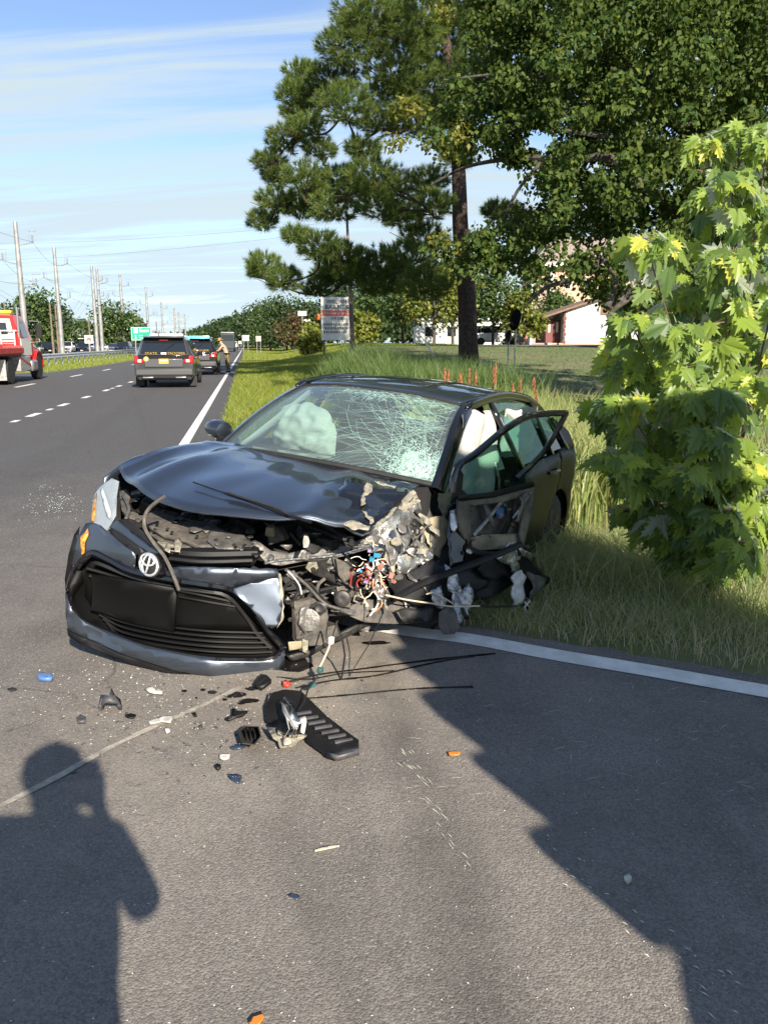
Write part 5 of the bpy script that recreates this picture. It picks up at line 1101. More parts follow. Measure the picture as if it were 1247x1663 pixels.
# -------- the tall pine
PZC = 30.0
base = PZ(762, 640, PZC); bx0, by0 = base.x, base.y; pz0 = zt(bx0, by0)
pine = thing('pine_tree', 'tall pine with dark trunk and layered needle clumps behind the ditch', 'tree', (bx0, by0, pz0))
def rel(px, py, dz): return PZ(px, py, PZC + dz) - pine.location
tk = [Vector((0, 0, -.3)), rel(760, 560, 0), rel(757, 470, 0), rel(748, 380, 0), rel(745, 290, 0), rel(740, 200, 0), rel(728, 100, 0), rel(715, 0, 0), rel(705, -120, 0)]
MB().tube(catmull(tk, 5), [.41 - .27 * i / 40 if i > 2 else .50 - .03 * i for i in range(41)], 14).build('trunk', m_bark_p, pine)
cl = [(600, 22, 55), (655, 55, 58), (560, 72, 42), (640, 112, 60), (540, 128, 42), (700, 132, 62), (488, 118, 30), (478, 150, 28), (560, 168, 45), (505, 160, 30), (618, 195, 36), (500, 205, 32), (468, 225, 34), (438, 262, 28), (518, 240, 28), (500, 288, 40), (550, 296, 42), (600, 290, 45), (645, 300, 45), (450, 325, 34), (425, 358, 26), (488, 330, 36), (540, 335, 38), (620, 328, 40), (428, 428, 28), (460, 452, 30), (520, 398, 34), (560, 420, 42), (610, 430, 48), (660, 420, 44), (560, 446, 38), (620, 460, 36), (514, 466, 24), (690, 458, 40), (680, 190, 46), (730, 180, 52), (702, 330, 34), (690, 385, 38), (832, 350, 28), (805, 340, 22), (590, 238, 28), (720, 70, 56), (762, 120, 52), (640, 158, 42), (742, 250, 30), (690, 10, 60), (620, -40, 60), (740, -30, 60), (670, -80, 60), (780, 40, 50), (450, 285, 24), (475, 180, 22), (415, 440, 16), (700, 290, 30), (575, 40, 30), (655, 350, 34), (480, 380, 20), (530, 440, 26)]
TC, TDr = [], []; lb = MB(); rr = random.Random(8); done = []; cl.sort(key=lambda q: abs(740 - q[0]))
for i, (px, py, rp) in enumerate(cl):
    dz = rr.uniform(-2.2, 2.6); c = rel(px, py, dz); rad = 1.12 * rp * PZC / FPX
    side = 740 - px; hy = py + 38 + abs(side) * .16 + rr.uniform(-12, 22); a = rel(745 + (hy - 290) * .06, min(hy, 565), 0); r0 = .10
    nb = [(d_, q_) for d_, q_ in (((q - c).length, q) for q, s_ in done if abs(s_) < abs(side) - 22 and s_ * side > 0)]
    if nb:
        d_, q_ = min(nb, key=lambda e_: e_[0])
        if d_ < (a - c).length * .75: a = q_ + Vector((0, 0, -.3)); r0 = .055
    done.append((c, side))
    mid = a.lerp(c, .5) + Vector((rr.gauss(0, .25), rr.gauss(0, .25), -.12 + rr.gauss(0, .22))); end = c + Vector((0, 0, -rad * .30))
    if abs(side) > 55: MB().tube(catmull([a, mid, end], 5), [r0 - (r0 - .025) * j / 10 for j in range(11)], 6).build('limb', m_bark_p, pine)
    for j in range(5):
        q = c + Vector((rr.gauss(0, .55), rr.gauss(0, .55), rr.gauss(0, .22))) * rad; lb.tube([mid.lerp(end, rr.uniform(.4, 1)), (end + q) / 2 + Vector((0, 0, -.1)), q], [.035, .02, .01], 4)
    nt_ = int(150 * rad ** 1.9) + 34
    for j in range(nt_):
        u = Vector((rr.gauss(0, 1), rr.gauss(0, 1), rr.gauss(0, 1))).normalized(); f = rr.random() ** .33
        p = c + Vector((u.x * rad * f, u.y * rad * f, u.z * rad * .62 * f)); TC.append(p); TDr.append((u.x * .7, u.y * .7, abs(u.z) * .5 + .55) if u.z > -.4 else (u.x, u.y, .1))
tag(lb.build('twigs', m_bark_p, pine), kind='stuff')
needles('crown', np.array([tuple(p) for p in TC]), np.array(TDr, float), m_needle, np.random.default_rng(5), pine, 44, .27, .0085)
# -------- the big maple behind the sapling, its crown reaching across the pine
m_mleaf = leafmat('maple_leaves', [(.035, .065, .018), (.05, .09, .022), (.07, .115, .028), (.10, .14, .03), (.045, .08, .02), (.13, .16, .03)], .35, .6, .15)
MZ = 19.0; mb_ = PZ(1150, 640, MZ); mz0 = zt(mb_.x, mb_.y)
maple = thing('maple_tree', 'large leafy maple whose dark crown fills the upper right', 'tree', (mb_.x, mb_.y, mz0))
def relm(px, py, dz): return PZ(px, py, MZ + dz) - maple.location
tr_ = catmull([Vector((0, 0, -.3)), relm(1150, 560, 0), relm(1148, 450, 0), relm(1135, 330, 0), relm(1120, 200, 0), relm(1100, 60, 0), relm(1090, -100, 0)], 5)
MB().tube(tr_, [.42 - .30 * i / 30 for i in range(31)], 12).build('trunk', m_bark, maple)
lm = MB()
def limb(pts, r0, r1):
    P = catmull([relm(a, b, c) for a, b, c in pts], 5); MB().tube(P, [r0 + (r1 - r0) * i / (len(P) - 1) for i in range(len(P))], 7).build('limb', m_bark, maple)
limb([(1140, 380, 0), (1090, 340, -1), (1040, 300, -2), (990, 256, -2), (920, 262, -1.5), (850, 256, -1), (760, 270, 0), (700, 300, .5)], .17, .02)
limb([(1130, 300, 0), (1060, 240, -1), (1000, 225, -1.5), (930, 214, -1.5), (860, 205, -1)], .13, .02)
limb([(1145, 420, 0), (1100, 400, -1), (1040, 402, -2), (980, 420, -2), (930, 452, -2), (880, 470, -1.6), (850, 500, -1.2)], .15, .02)
limb([(1150, 440, 0), (1110, 440, -1.5), (1060, 460, -2.2), (1010, 492, -2.6), (985, 515, -2.6)], .15, .03)
limb([(985, 500, -2.6), (1000, 460, -2.4), (985, 430, -2.2), (960, 400, -2)], .07, .015); limb([(1005, 490, -2.6), (1040, 440, -2.2), (1050, 400, -2)], .06, .02)
limb([(1120, 220, 0), (1000, 120, 0), (900, 60, 0), (800, 20, 0)], .15, .02); limb([(1000, 120, 0), (920, 130, -1), (820, 120, -1), (720, 130, -1)], .08, .015)
limb([(1110, 160, 0), (1180, 60, 1), (1240, -40, 1)], .14, .03); limb([(1120, 240, 0), (1200, 180, 0), (1270, 100, 0)], .12, .03); limb([(900, 60, 0), (880, 100, .3), (860, 170, .5)], .05, .012)
limb([(880, 262, -1.2), (840, 310, -1), (800, 390, -.5), (770, 420, -.3)], .05, .012); limb([(1000, 100, 0), (960, 20, 0), (930, -60, 0)], .09, .02)
def in_crown(x, y):
    poly = [(770, -60), (760, 40), (760, 110), (720, 170), (670, 205), (690, 250), (740, 245), (800, 240), (860, 300), (840, 340), (790, 370), (760, 400), (730, 420), (770, 450), (840, 440), (870, 470), (920, 440), (960, 470), (1000, 500), (1060, 500), (1120, 520), (1290, 540), (1290, -60)]
    if not inside(poly, x, y): return False
    for cx_, cy_, rx, ry in ((888, 222, 44, 26), (820, 300, 52, 42), (865, 168, 12, 10), (960, 330, 16, 8), (910, 430, 20, 14), (1085, 255, 10, 10), (1000, 420, 38, 16), (900, 60, 12, 8), (935, 115, 12, 8), (950, 262, 18, 9), (860, 330, 30, 20), (885, 395, 16, 10), (1060, 340, 12, 9), (790, 130, 16, 10), (1030, 180, 10, 8), (1050, 450, 14, 8)):
        if ((x - cx_) / rx) ** 2 + ((y - cy_) / ry) ** 2 < 1: return False
    return True
rr = random.Random(31); Cn, Rd, Nn = [], [], []
while len(Cn) < 1250:
    x, y = rr.uniform(650, 1290), rr.uniform(-60, 545)
    if not in_crown(x, y): continue
    if y > 380 and x < 1040 and rr.random() < .35: continue
    if x < 800 and rr.random() < .45: continue
    dz = rr.uniform(-3.5, 3.5) if x > 900 else rr.uniform(-1.8, 1.5); q = relm(x, y, dz); Cn.append(tuple(q)); Rd.append(rr.uniform(.22, .52)); Nn.append(rr.randint(84, 130))
for _ in range(330):                                             # the crown goes on above the picture
    x, y = rr.uniform(760, 1330), rr.uniform(-380, -60); Cn.append(tuple(relm(x, y, rr.uniform(-3.5, 3.5)))); Rd.append(rr.uniform(.35, .7)); Nn.append(rr.randint(60, 90))
for x, y in ((1000, 440), (965, 430), (985, 480), (1015, 470), (940, 470), (960, 455), (760, 400), (790, 410), (740, 395), (725, 410), (810, 420), (770, 430)):
    for _ in range(3): Cn.append(tuple(relm(x + rr.gauss(0, 14), y + rr.gauss(0, 10), -1.5 + rr.gauss(0, .4)))); Rd.append(.3); Nn.append(46)
for i in range(0, len(Cn), 3):                                  # twigs carrying the leaf sprays
    c = Vector(Cn[i]); j = rr.randrange(len(Cn)); best = min((Vector(q) for q in Cn if q != Cn[i]), key=lambda q: (q - c).length)
    if (best - c).length < .9: lm.tube([c, (c + best) / 2 + Vector((0, 0, -.12)), best], [.012, .016, .012], 4)
tag(lm.build('twigs', m_bark, maple), kind='stuff')
leafcloud('crown', np.array(Cn), np.array(Rd), np.array(Nn), .135, m_mleaf, np.random.default_rng(6), maple, .8, .8)
# a few yellowing sprays on the same tree
m_yleaf = leafmat('yellow_green_leaves', [(.10, .13, .025), (.16, .17, .03), (.22, .20, .035), (.08, .12, .02)], .4)
Cy = [tuple(relm(a + rr.gauss(0, 10), b + rr.gauss(0, 8), -1.6 + rr.gauss(0, .4))) for a, b in ((660, 165), (675, 172), (745, 205), (700, 20), (730, 400), (640, 230), (720, 235)) for _ in range(2)]
leafcloud('crown_spray', np.array(Cy), np.full(len(Cy), .32), np.full(len(Cy), 60), .12, m_yleaf, np.random.default_rng(7), maple, .7, .3)
# -------- maple sapling at the right edge, leaf by leaf
half = [(0, 0), (.09, -.06), (.29, -.13), (.20, .05), (.46, .07), (.34, .18), (.60, .38), (.33, .34), (.40, .53), (.19, .46), (.27, .68), (.13, .68), (.16, .85), (.06, .87), (0, 1.08)]
def leaf_mesh(nm, mat, curl, seed):
    s = random.Random(seed); V = []; F = []
    mid = [(0, -.0), (0, .20), (0, .42), (0, .64), (0, .84), (0, 1.05)]
    for sg in (1, -1):
        H_ = [(x * sg * s.uniform(.9, 1.1), y) for x, y in half]
        o = len(V)
        for x, y in H_: V.append((x, y, -curl * (y * y) * .55 - abs(x) * abs(x) * .9 * curl + .10 * abs(x) * s.uniform(.4, 1)))
        F += [(o + 0, o + 1, o + 3), (o + 1, o + 2, o + 3), (o + 0, o + 3, o + 5), (o + 3, o + 4, o + 5), (o + 0, o + 5, o + 7), (o + 5, o + 6, o + 7), (o + 0, o + 7, o + 9), (o + 7, o + 8, o + 9), (o + 0, o + 9, o + 11), (o + 9, o + 10, o + 11), (o + 0, o + 11, o + 13), (o + 11, o + 12, o + 13), (o + 0, o + 13, o + 14)]
        if sg < 0: F[-13:] = [f[::-1] for f in F[-13:]]
    me = bpy.data.meshes.new(nm); me.from_pydata(V, [], F); me.materials.append(mat); return me
def leafmat1(name, top, under, tr=.45):
    m = leafmat(name, [top, tuple(c * 1.15 for c in top)], tr, .42, .45, under); n, l = m.node_tree.nodes, m.node_tree.links; return m
und = (.42, .47, .36)
lmats = [leafmat1('sapling_leaf', c, und) for c in ((.12, .19, .04), (.17, .25, .045), (.23, .32, .05), (.32, .39, .055), (.42, .43, .06), (.09, .155, .045))]
lmesh = [leaf_mesh('leaf', lmats[i % 6], (.25, .5, .8)[i // 6], i) for i in range(18)]
sx = PZ(1165, 930, 5.05); sz0 = zt(sx.x, sx.y)
sap = thing('maple_sapling', 'bushy young maple with large pale backed lobed leaves at the right edge', 'sapling', (sx.x, sx.y, sz0))
def rels(px, py, zc): return PZ(px, py, zc) - sap.location
rr = random.Random(77)
tips = [(1150, 240), (1200, 220), (1245, 230), (1075, 395), (1055, 400), (1080, 450), (1180, 420), (1230, 330), (1130, 480), (1000, 560), (985, 580), (1100, 540), (1200, 500), (960, 660), (1020, 650), (1110, 640), (1180, 640), (1240, 620), (985, 745), (1060, 790), (1130, 760), (1200, 760), (1250, 740), (1000, 830), (1080, 850), (1170, 830), (1230, 850), (1200, 880), (1280, 500), (1280, 800), (1290, 350), (1010, 700), (1070, 720), (1150, 700), (1100, 580), (1040, 600), (1160, 560), (1220, 560), (1150, 330), (1190, 300), (1280, 250), (1265, 420), (1030, 520)]
stems = MB(); LP = []
root = Vector((0, 0, 0))
for i, (px, py) in enumerate(tips):
    if px < 1015: px += 26
    zc = 4.75 + rr.uniform(-.40, .75); tp = rels(px, py, zc); b0 = Vector((rr.gauss(0, .08), rr.gauss(0, .08), 0)) if py < 560 else Vector((.03 * rr.gauss(0, 1), 0, rr.uniform(.1, .5)))
    top = tp.z; m1 = Vector((tp.x * .35, tp.y * .35, max(.15, top * .5))); P = catmull([b0, m1, tp + Vector((0, 0, -.05)), tp], 8)
    stems.tube(P, [.009 - .0065 * j / (len(P) - 1) for j in range(len(P))], 5)
    for j in range(len(P)):
        f = j / (len(P) - 1)
        if f < (.42 if py < 560 else .28): continue
        for q in range(3 if f < .97 else 10):
            a = rr.uniform(0, 6.283); out = Vector((math.cos(a), math.sin(a), rr.uniform(-.1, .35))).normalized(); pet = P[j] + out * rr.uniform(.04, .12); LP.append((P[j], pet, out, f, top))
stems.build('stem', M('sapling_stem', (.085, .06, .035), .8), sap)
pet_ = MB(); cand = []
for p0, p1, out, f, top in LP:
    pet_.tube([p0, p1], .0016, 3, False)
    sc_ = rr.choice([.08, .10, .125, .14, .16, .175]) * (1.0 if f < .95 else .85)
    yax = (out * .55 + Vector((rr.gauss(0, .35), rr.gauss(0, .35), -.75 + rr.gauss(0, .3)))).normalized()
    zax = (out * .5 + Vector((.28 + rr.gauss(0, .45), -.70 + rr.gauss(0, .45), .70))); zax = (zax - yax * zax.dot(yax)).normalized(); xax = yax.cross(zax)
    ci = rr.choice([3, 4, 2]) if f > .95 and rr.random() < .7 else rr.choice([0, 1, 1, 2, 0, 5, 2])
    mt = Matrix((xax, yax, zax)).transposed().to_4x4(); cand.append((p1, mt, sc_, lmesh[ci + 6 * rr.randint(0, 2)]))
pet_.build('petiole', M('petiole', (.28, .16, .07), .7), sap)
cand.sort(key=lambda c: (c[0] + sap.location - CAMP).length)
for p1, mt, s_, me in cand[:300]:
    o = link('leaf', me, sap); o.matrix_local = Matrix.Translation(p1) @ mt @ Matrix.Scale(s_, 4)
rest = MB()
allm = lmats; groups = {}
for p1, mt, s_, me in cand[300:]:
    T4 = Matrix.Translation(p1) @ mt @ Matrix.Scale(s_, 4); rest.cur = lmats.index(me.materials[0]); rest.add([T4 @ v.co for v in me.vertices], [tuple(pp.vertices) for pp in me.polygons])
me = bpy.data.meshes.new('foliage'); me.from_pydata(rest.v, [], rest.f)
for q in lmats: me.materials.append(q)
me.polygons.foreach_set('material_index', rest.m); o = link('foliage', me, sap); o['kind'] = 'stuff'
# -------- generic trees and bushes of the background
def bush(name, lab, cat, loc, w_, h, mat, nleaf, size, seed, trunk=0.0, group=None, bark=None, lobes=14, taper=.0):
    s = np.random.default_rng(seed); t = thing(name, lab, cat, loc, group=group); rs = random.Random(seed)
    Cn, Rd = [], []; z0 = trunk
    for k in range(lobes):
        f = (k + .5) / lobes; a = rs.uniform(0, 6.283); z = z0 + (h - z0) * (.12 + .76 * f); prof = math.sin(math.pi * (.18 + .72 * f)) * (1 - taper * f); rad_ = w_ * .5 * prof * rs.uniform(.35, .85)
        Cn.append((rad_ * math.cos(a), rad_ * math.sin(a), z)); Rd.append(w_ * rs.uniform(.17, .30) * (1 - .5 * taper * f))
    Cn = np.array(Cn); Rd = np.array(Rd); leafcloud('crown', Cn, Rd, np.full(lobes, nleaf // lobes), size, mat, s, t, .85, .2)
    m = MB(); m.tube([(0, 0, -.2), (rs.gauss(0, .03) * h, 0, h * .4), (0, 0, h * .8)], [max(.04, h * .022), max(.03, h * .016), .02], 7)
    for k in range(0, lobes, 2): m.tube([(0, 0, max(.1, z0 * .8 + .25 * (Cn[k][2] - z0))), tuple(Cn[k] * np.array([.5, .5, .92])), tuple(Cn[k])], [.06 * h / 6 + .01, .03 * h / 6 + .006, .01], 5)
    m.build('trunk', bark or m_bark, t); return t
f_green = leafmat('far_leaves', [(.04, .075, .018), (.06, .10, .025), (.085, .13, .03), (.05, .085, .02)], .25)
f_dark = leafmat('far_dark_leaves', [(.022, .045, .014), (.035, .062, .018), (.05, .08, .022)], .2)
f_yel = leafmat('far_yellow_leaves', [(.10, .14, .025), (.15, .18, .03), (.20, .20, .035), (.08, .12, .02)], .3)
f_red = leafmat('reddish_leaves', [(.12, .05, .03), (.05, .07, .02), (.07, .08, .025), (.16, .06, .035)], .25)
def at(px, zc, dz=0.0):
    p = PZ(px, 560, zc); return (p.x, p.y, zt(p.x, p.y) + dz)
bush('crape_myrtle', 'rounded reddish topped bush on the verge beyond the driveway', 'bush', at(478, 112), 5.6, 5.2, f_red, 2600, .42, 1, .8)
TL = [('tall dark evergreen at the left of the tree group beyond the verge', 418, 185, 8, 10.5, f_dark), ('full green tree in the middle of the group beyond the verge', 440, 165, 11, 10.8, f_green), ('broad dark tree behind the reddish bush', 466, 150, 11, 9.8, f_dark), ('dull green tree right of the reddish bush', 500, 140, 9, 7.5, f_dark)]
for i, (l_, px, zc, w_, h, mt) in enumerate(TL): bush('tree', l_, 'tree', at(px, zc), w_, h, mt, 4200, .55, 20 + i, 1.0, 'trees along the verge', lobes=22)
RT = [('pale green tree just right of the roadside sign pole', 600, 74, 5.0, 6.2, f_green), ('bright yellow green shrub at the foot of the sign', 588, 60, 2.6, 2.6, f_yel), ('yellow green shrub left of the sign among the reeds', 506, 58, 1.8, 2.6, f_yel), ('leafy green tree left of the pine trunk', 655, 62, 6.2, 5.6, f_green), ('lighter green tree close to the pine trunk on its left', 705, 58, 5.5, 6.0, f_yel), ('green tree right of the pine trunk before the pale apartment', 800, 66, 5.6, 6.0, f_green), ('small leafy tree beside the brown roofed garage', 850, 62, 3.6, 4.4, f_yel), ('round green bush against the apartment wall', 905, 78, 4.6, 5.2, f_green), ('dark tree standing behind the pine trunk', 735, 78, 7, 8.0, f_dark), ('dark green tree behind the sign', 560, 85, 7, 6.5, f_dark)]
for i, (l_, px, zc, w_, h, mt) in enumerate(RT): bush('tree' if h > 3 else 'shrub', l_, 'tree' if h > 3 else 'shrub', at(px, zc), w_, h, mt, 3000, .32, 50 + i, 1.7 if h > 5 else (.6 if h > 3 else .1), None, lobes=18)
LT = [('broad leafy tree behind the red tow truck', 62, 118, 10, 9.0, f_green), ('darker tree just right of the one behind the tow truck', 92, 122, 8, 7.4, f_dark), ('leafy tree between the paired steel poles and the green road sign', 190, 128, 11, 7.6, f_green), ('smaller tree left of the paired steel poles', 130, 140, 9, 5.2, f_green), ('low tree at the far left edge beyond the tow truck', 12, 125, 7, 7.0, f_dark), ('tree right behind the green road sign', 216, 150, 8, 6.2, f_dark)]
for i, (l_, px, zc, w_, h, mt) in enumerate(LT): bush('tree', l_, 'tree', at(px, zc), w_, h, mt, 3200, .55, 80 + i, 1.0, 'trees beyond the car lot', lobes=20)
# far woods closing the road
s = np.random.default_rng(9); Cn = []; Rd = []
for k in range(520):
    px = s.uniform(295, 470); zc = s.uniform(300, 520) if px < 380 else s.uniform(240, 330); hh = (5.5 + 8.5 * sstep(300, 400, px)) * zc / 380 + s.uniform(-1, 1.5); p = PZ(px, 557, zc)
    Cn.append((p.x, p.y, s.uniform(.25, 1) * hh)); Rd.append(s.uniform(2.0, 3.4))
for k in range(380):
    px = s.uniform(-400, 300); zc = s.uniform(420, 560); p = PZ(px, 557, zc); Cn.append((p.x, p.y, s.uniform(.2, 1) * 6)); Rd.append(s.uniform(2.2, 3.6))
for k in range(420):
    px = s.uniform(480, 1700); zc = s.uniform(130, 190); p = PZ(px, 557, zc); Cn.append((p.x, p.y, 1 + s.uniform(.2, 1) * 8)); Rd.append(s.uniform(1.8, 3.0))
tag(leafcloud('far_woods', np.array(Cn), np.array(Rd), np.full(len(Cn), 60), 1.3, f_dark, s), kind='stuff')
# ------------------------------------------------------------------ vehicles, poles, signs, houses
m_tyre = m_rubber
m_hub = M('wheel_hub', (.35, .35, .36), .35, .7)
m_wglass = M('vehicle_window', (.012, .015, .018), .06, coat=.5, spec=.8)
m_lred = M('tail_lamp_red', (.42, .012, .012), .2, coat=.6); m_lwhite = M('lamp_white', (.62, .60, .55), .2, coat=.6)
m_yel = M('sign_yellow', (.70, .45, .03), .5); m_whitep = M('white_paint', (.72, .72, .70), .3, coat=.5); m_redp = M('red_paint', (.55, .015, .012), .25, coat=.8)
def loft(stations, mat, name, parent, nring=None):
    """stations: (x, [(y,z)...] half profile from bottom centre to top centre)"""
    rows = []
    for x, pr in stations:
        L = [(x, y, z) for y, z in pr]; Rr = [(x, -y, z) for y, z in reversed(pr)]; rows.append(L + Rr)
    mb = MB(); mb.grid(rows, True); n = len(rows[0]); k = len(rows); mb.f += [tuple(range(n)), tuple((k - 1) * n + j for j in range(n))]; mb.m += [0, 0]
    return mb.build(name, mat, parent, angle=32)
def suv_body(t, mat, Lf, W, Hh, belt_, kind, low, mat_low=None):
    """x forward, origin on the ground below the middle of the rear bumper; returns the body"""
    w2 = W / 2
    def pr(zb, zs, zt_, wt, wl=1.0):
        return [(0, zb), (w2 * .86 * wl, zb), (w2 * .985 * wl, zb + .16), (w2 * wl, zb + .38), (w2 * wl, zs - .14), (w2 * .965 * wl, zs), (wt, zt_ - .10), (wt - .07, zt_ - .015), (0, zt_)]
    if kind == 'suv': X = [(-.02, .42, .80, belt_ - .05, .80, .96), (.04, .30, 1.0, belt_, .95, .99), (.10, .28, 1.0, belt_ + .02, 1.18, 1), (.40, .26, 1, Hh - .04, Hh - .02, 1), (.9, .26, 1, Hh, Hh, 1), (Lf * .45, .26, 1, Hh, Hh, 1), (Lf * .60, .26, 1, Hh - .05, Hh - .04, 1), (Lf * .745, .27, 1, belt_ + .06, belt_ + .04, 1), (Lf * .90, .28, 1, belt_ - .06, belt_ - .04, .98), (Lf * .985, .32, 1, belt_ - .22, belt_ - .2, .92), (Lf, .45, 1, belt_ - .40, belt_ - .38, .85)]
    else: X = [(-.02, .40, .8, belt_ - .1, .8, .93), (.05, .28, 1, belt_ + .02, .9, .98), (.60, .25, 1, belt_ + .08, 1, 1), (1.15, .24, 1, Hh - .05, 1, 1), (1.7, .24, 1, Hh, 1, 1), (Lf * .52, .24, 1, Hh - .02, 1, 1), (Lf * .74, .25, 1, belt_ + .05, 1, 1), (Lf * .9, .27, 1, belt_ - .08, 1, .97), (Lf * .985, .31, 1, belt_ - .24, 1, .92), (Lf, .42, 1, belt_ - .38, 1, .85)]
    st = []
    for x, zb, _, zt_, q, wl in X:
        zs = min(belt_, zt_ - .02); high = zt_ > belt_ + .2
        st.append((x, pr(zb, zs, zt_, (w2 * .74 if high else w2 * .88) * wl, wl)))
    return loft(st, mat, 'body', t)
def wheels4(t, xs, W, r=.36, wd=.24):
    for x in xs:
        for s in (-1, 1):
            c = (x, s * (W / 2 - wd / 2 + .005), r); o = MB().lathe([(r * .6, -wd / 2), (r * .92, -wd / 2), (r, -wd * .36), (r, wd * .36), (r * .92, wd / 2), (r * .6, wd / 2)], 20, c, 'Y').build('wheel', m_tyre, t)
            MB().lathe([(.02, s * wd * .44), (r * .45, s * wd * .46), (r * .62, s * wd * .38)], 14, c, 'Y').build('rim', m_hub, o)
def quadp(nm, P, mat, t, th=.012): return MB().add(P, [tuple(range(len(P)))]).build(nm, mat, t, smooth=False, solid=th)
def text(nm, body, size, loc, rot, mat, parent, ext=.004, sx=1.0, align='CENTER'):
    c = bpy.data.curves.new(nm, 'FONT'); c.body = body; c.size = size; c.extrude = ext; c.align_x = align; c.align_y = 'CENTER'; c.materials.append(mat); c.resolution_u = 3
    tmp = bpy.data.objects.new(nm, c); C.objects.link(tmp); me = bpy.data.meshes.new_from_object(tmp.evaluated_get(bpy.context.evaluated_depsgraph_get())); bpy.data.objects.remove(tmp); bpy.data.curves.remove(c)
    o = link(nm, me, parent, loc); o.rotation_euler = rot; o.scale.x = sx; return o
HDG = math.atan2(RD.y, RD.x)
m_lett = M('gold_lettering', (.38, .24, .03), .5)
def police(pos, lab, paint, lights, ghost):
    t = thing('police_car', lab, 'police car', pos, (0, 0, HDG)); W, Hh, B = 2.0, 1.76, 1.12
    body = suv_body(t, paint, 5.0, W, Hh, B, 'suv', 0); wheels4(t, (.98, 3.98), W, .38, .27)
    # rear face pieces (rear looks along -x)
    quadp('rear_window', [(.10, .78, B + .04), (.10, -.78, B + .04), (.355, -.67, Hh - .10), (.355, .67, Hh - .10)], m_wglass, t, .02)
    MB().box((.30, 0, Hh - .03), (.36, 1.36, .05)).build('roof_spoiler', paint, t, bevel=.02)
    MB().box((-.03, 0, .86), (.06, 1.30, .30)).build('tailgate', M('tailgate_paint', (.085, .085, .088), .35, .3, coat=.6), t, bevel=.05)
    MB().box((-.025, 0, 1.05), (.05, 1.72, .16)).build('tailgate_band', m_gloss, t, bevel=.03)
    for s in (1, -1):
        lp = MB().box((-.005, s * .82, .98), (.10, .34, .26), top=(.8, .92)).build('tail_lamp', m_lred, t, bevel=.04); MB().box((-.058, s * .80, .93), (.02, .12, .10)).build('reverse_lamp', m_lwhite, lp, bevel=.01)
        MB().box((-.055, s * .62, .60), (.02, .22, .05)).build('reflector', m_lred, t)
        MB().box((1.0, s * (W / 2 + .03), .50), (.9, .03, .14)).build('sill_guard', m_blackpl, t)
        gm = MB()
        for x0, x1 in ((.55, 1.15), (1.25, 2.15), (2.25, 3.1)): gm.add([(x0, s * (W / 2 * .972), B + .03), (x1, s * (W / 2 * .972), B + .03), (min(x1, 2.9), s * (W / 2 * .77), Hh - .13), (x0 + .05, s * (W / 2 * .77), Hh - .13)], [(0, 1, 2, 3)])
        gm.build('side_window', m_wglass, t, smooth=False, solid=.02)
        MB().box((3.35, s * (W / 2 + .06), 1.14), (.14, .16, .16), top=(.8, .9)).build('door_mirror', m_gloss, t, bevel=.03)
        MB().box((.62, s * (W / 2 - .10), .22), (.03, .28, .34)).build('mud_flap', m_rubber, t)
        MB().box((1.9, s * .70, Hh + .035), (2.2, .04, .04)).build('roof_rail', m_gloss, t)
    MB().box((-.04, 0, .55), (.14, 1.94, .24), top=(.9, .98)).build('rear_bumper', M('bumper_grey', (.055, .055, .057), .5), t, bevel=.05)
    MB().box((-.03, 0, .40), (.10, 1.5, .12)).build('bumper_skirt', m_blackpl, t, bevel=.02)
    for s in (1, -1): MB().box((-.06, s * .55, .37), (.06, .36, .05)).build('exhaust_trim', m_hub, t, bevel=.015)
    MB().box((-.068, 0, .92), (.012, .31, .16)).build('number_plate', m_yel, t)
    quadp('plate_band', [(-.076, .13, .955), (-.076, -.13, .955), (-.076, -.13, .92), (-.076, .13, .92)], m_white_pl, t, .002)
    MB().lathe([(.0, -.008), (.07, -.006), (.085, 0), (.085, .004)], 14, (-.056, .58, .99), 'X').build('badge', m_yel, t)
    MB().lathe([(.0, -.006), (.04, -.005), (.045, .002)], 12, (-.066, .58, .99), 'X').build('badge_centre', m_whitep, t)
    ro = (math.pi / 2, 0, -math.pi / 2)
    text('lettering', 'STATE' if not ghost else 'TROOPER', .115, (.072, .42 if not ghost else -.30, B + .055), ro, m_lett, t, .006, 1.25)
    if not ghost: text('lettering', 'TROOPER', .115, (.072, -.42, B + .055), ro, m_lett, t, .006, 1.15)
    MB().box((.06, 0, B + .06), (.02, .18, .06), top=(.3, 1)).build('emblem', m_whitep, t)
    MB().box((.30, 0, Hh - .13), (.05, .30, .05)).build('brake_light', M('dark_red', (.15, .01, .01), .3), t)
    mbb = MB().box((1.55, 0, Hh + .055), (.26, 1.20, .10), top=(.85, .96)).build('light_bar', M('light_bar_clear', (.45, .47, .50), .2, coat=.5) if not lights else M('light_bar_blue', (.02, .15, .5), .2, emit=(.05, .45, 1.0), estr=3.2), t, bevel=.03)
    if lights:
        for s in (-.45, .45): MB().box((1.55, s, Hh + .07), (.20, .28, .10)).build('blue_lamp', M('blue_flash', (.05, .3, .6), .2, emit=(.12, .75, 1.0), estr=6.0), t, bevel=.03)
        MB().box((-.055, -.30, 1.02), (.02, .34, .14), top=(1, .3)).build('painted_lamp_glare', m_whitep, t)  # lamp glare put in as a white painted wedge
        MB().box((-.06, .35, .96), (.012, .50, .17)).build('chevron_panel', m_yel, t)
        MB().box((.27, .3, 1.50), (.03, .5, .05)).build('deck_light', M('blue_deck', (.02, .04, .5), .3, emit=(.05, .15, 1.0), estr=1.0), t)
    MB().box((1.2, .25, Hh + .05), (.03, .03, .18)).build('antenna', m_gloss, t)
    MB().tube([(.115, .05, B + .07), (.26, -.35, B + .38)], .012, 5).build('rear_wiper', m_gloss, t)
    return t
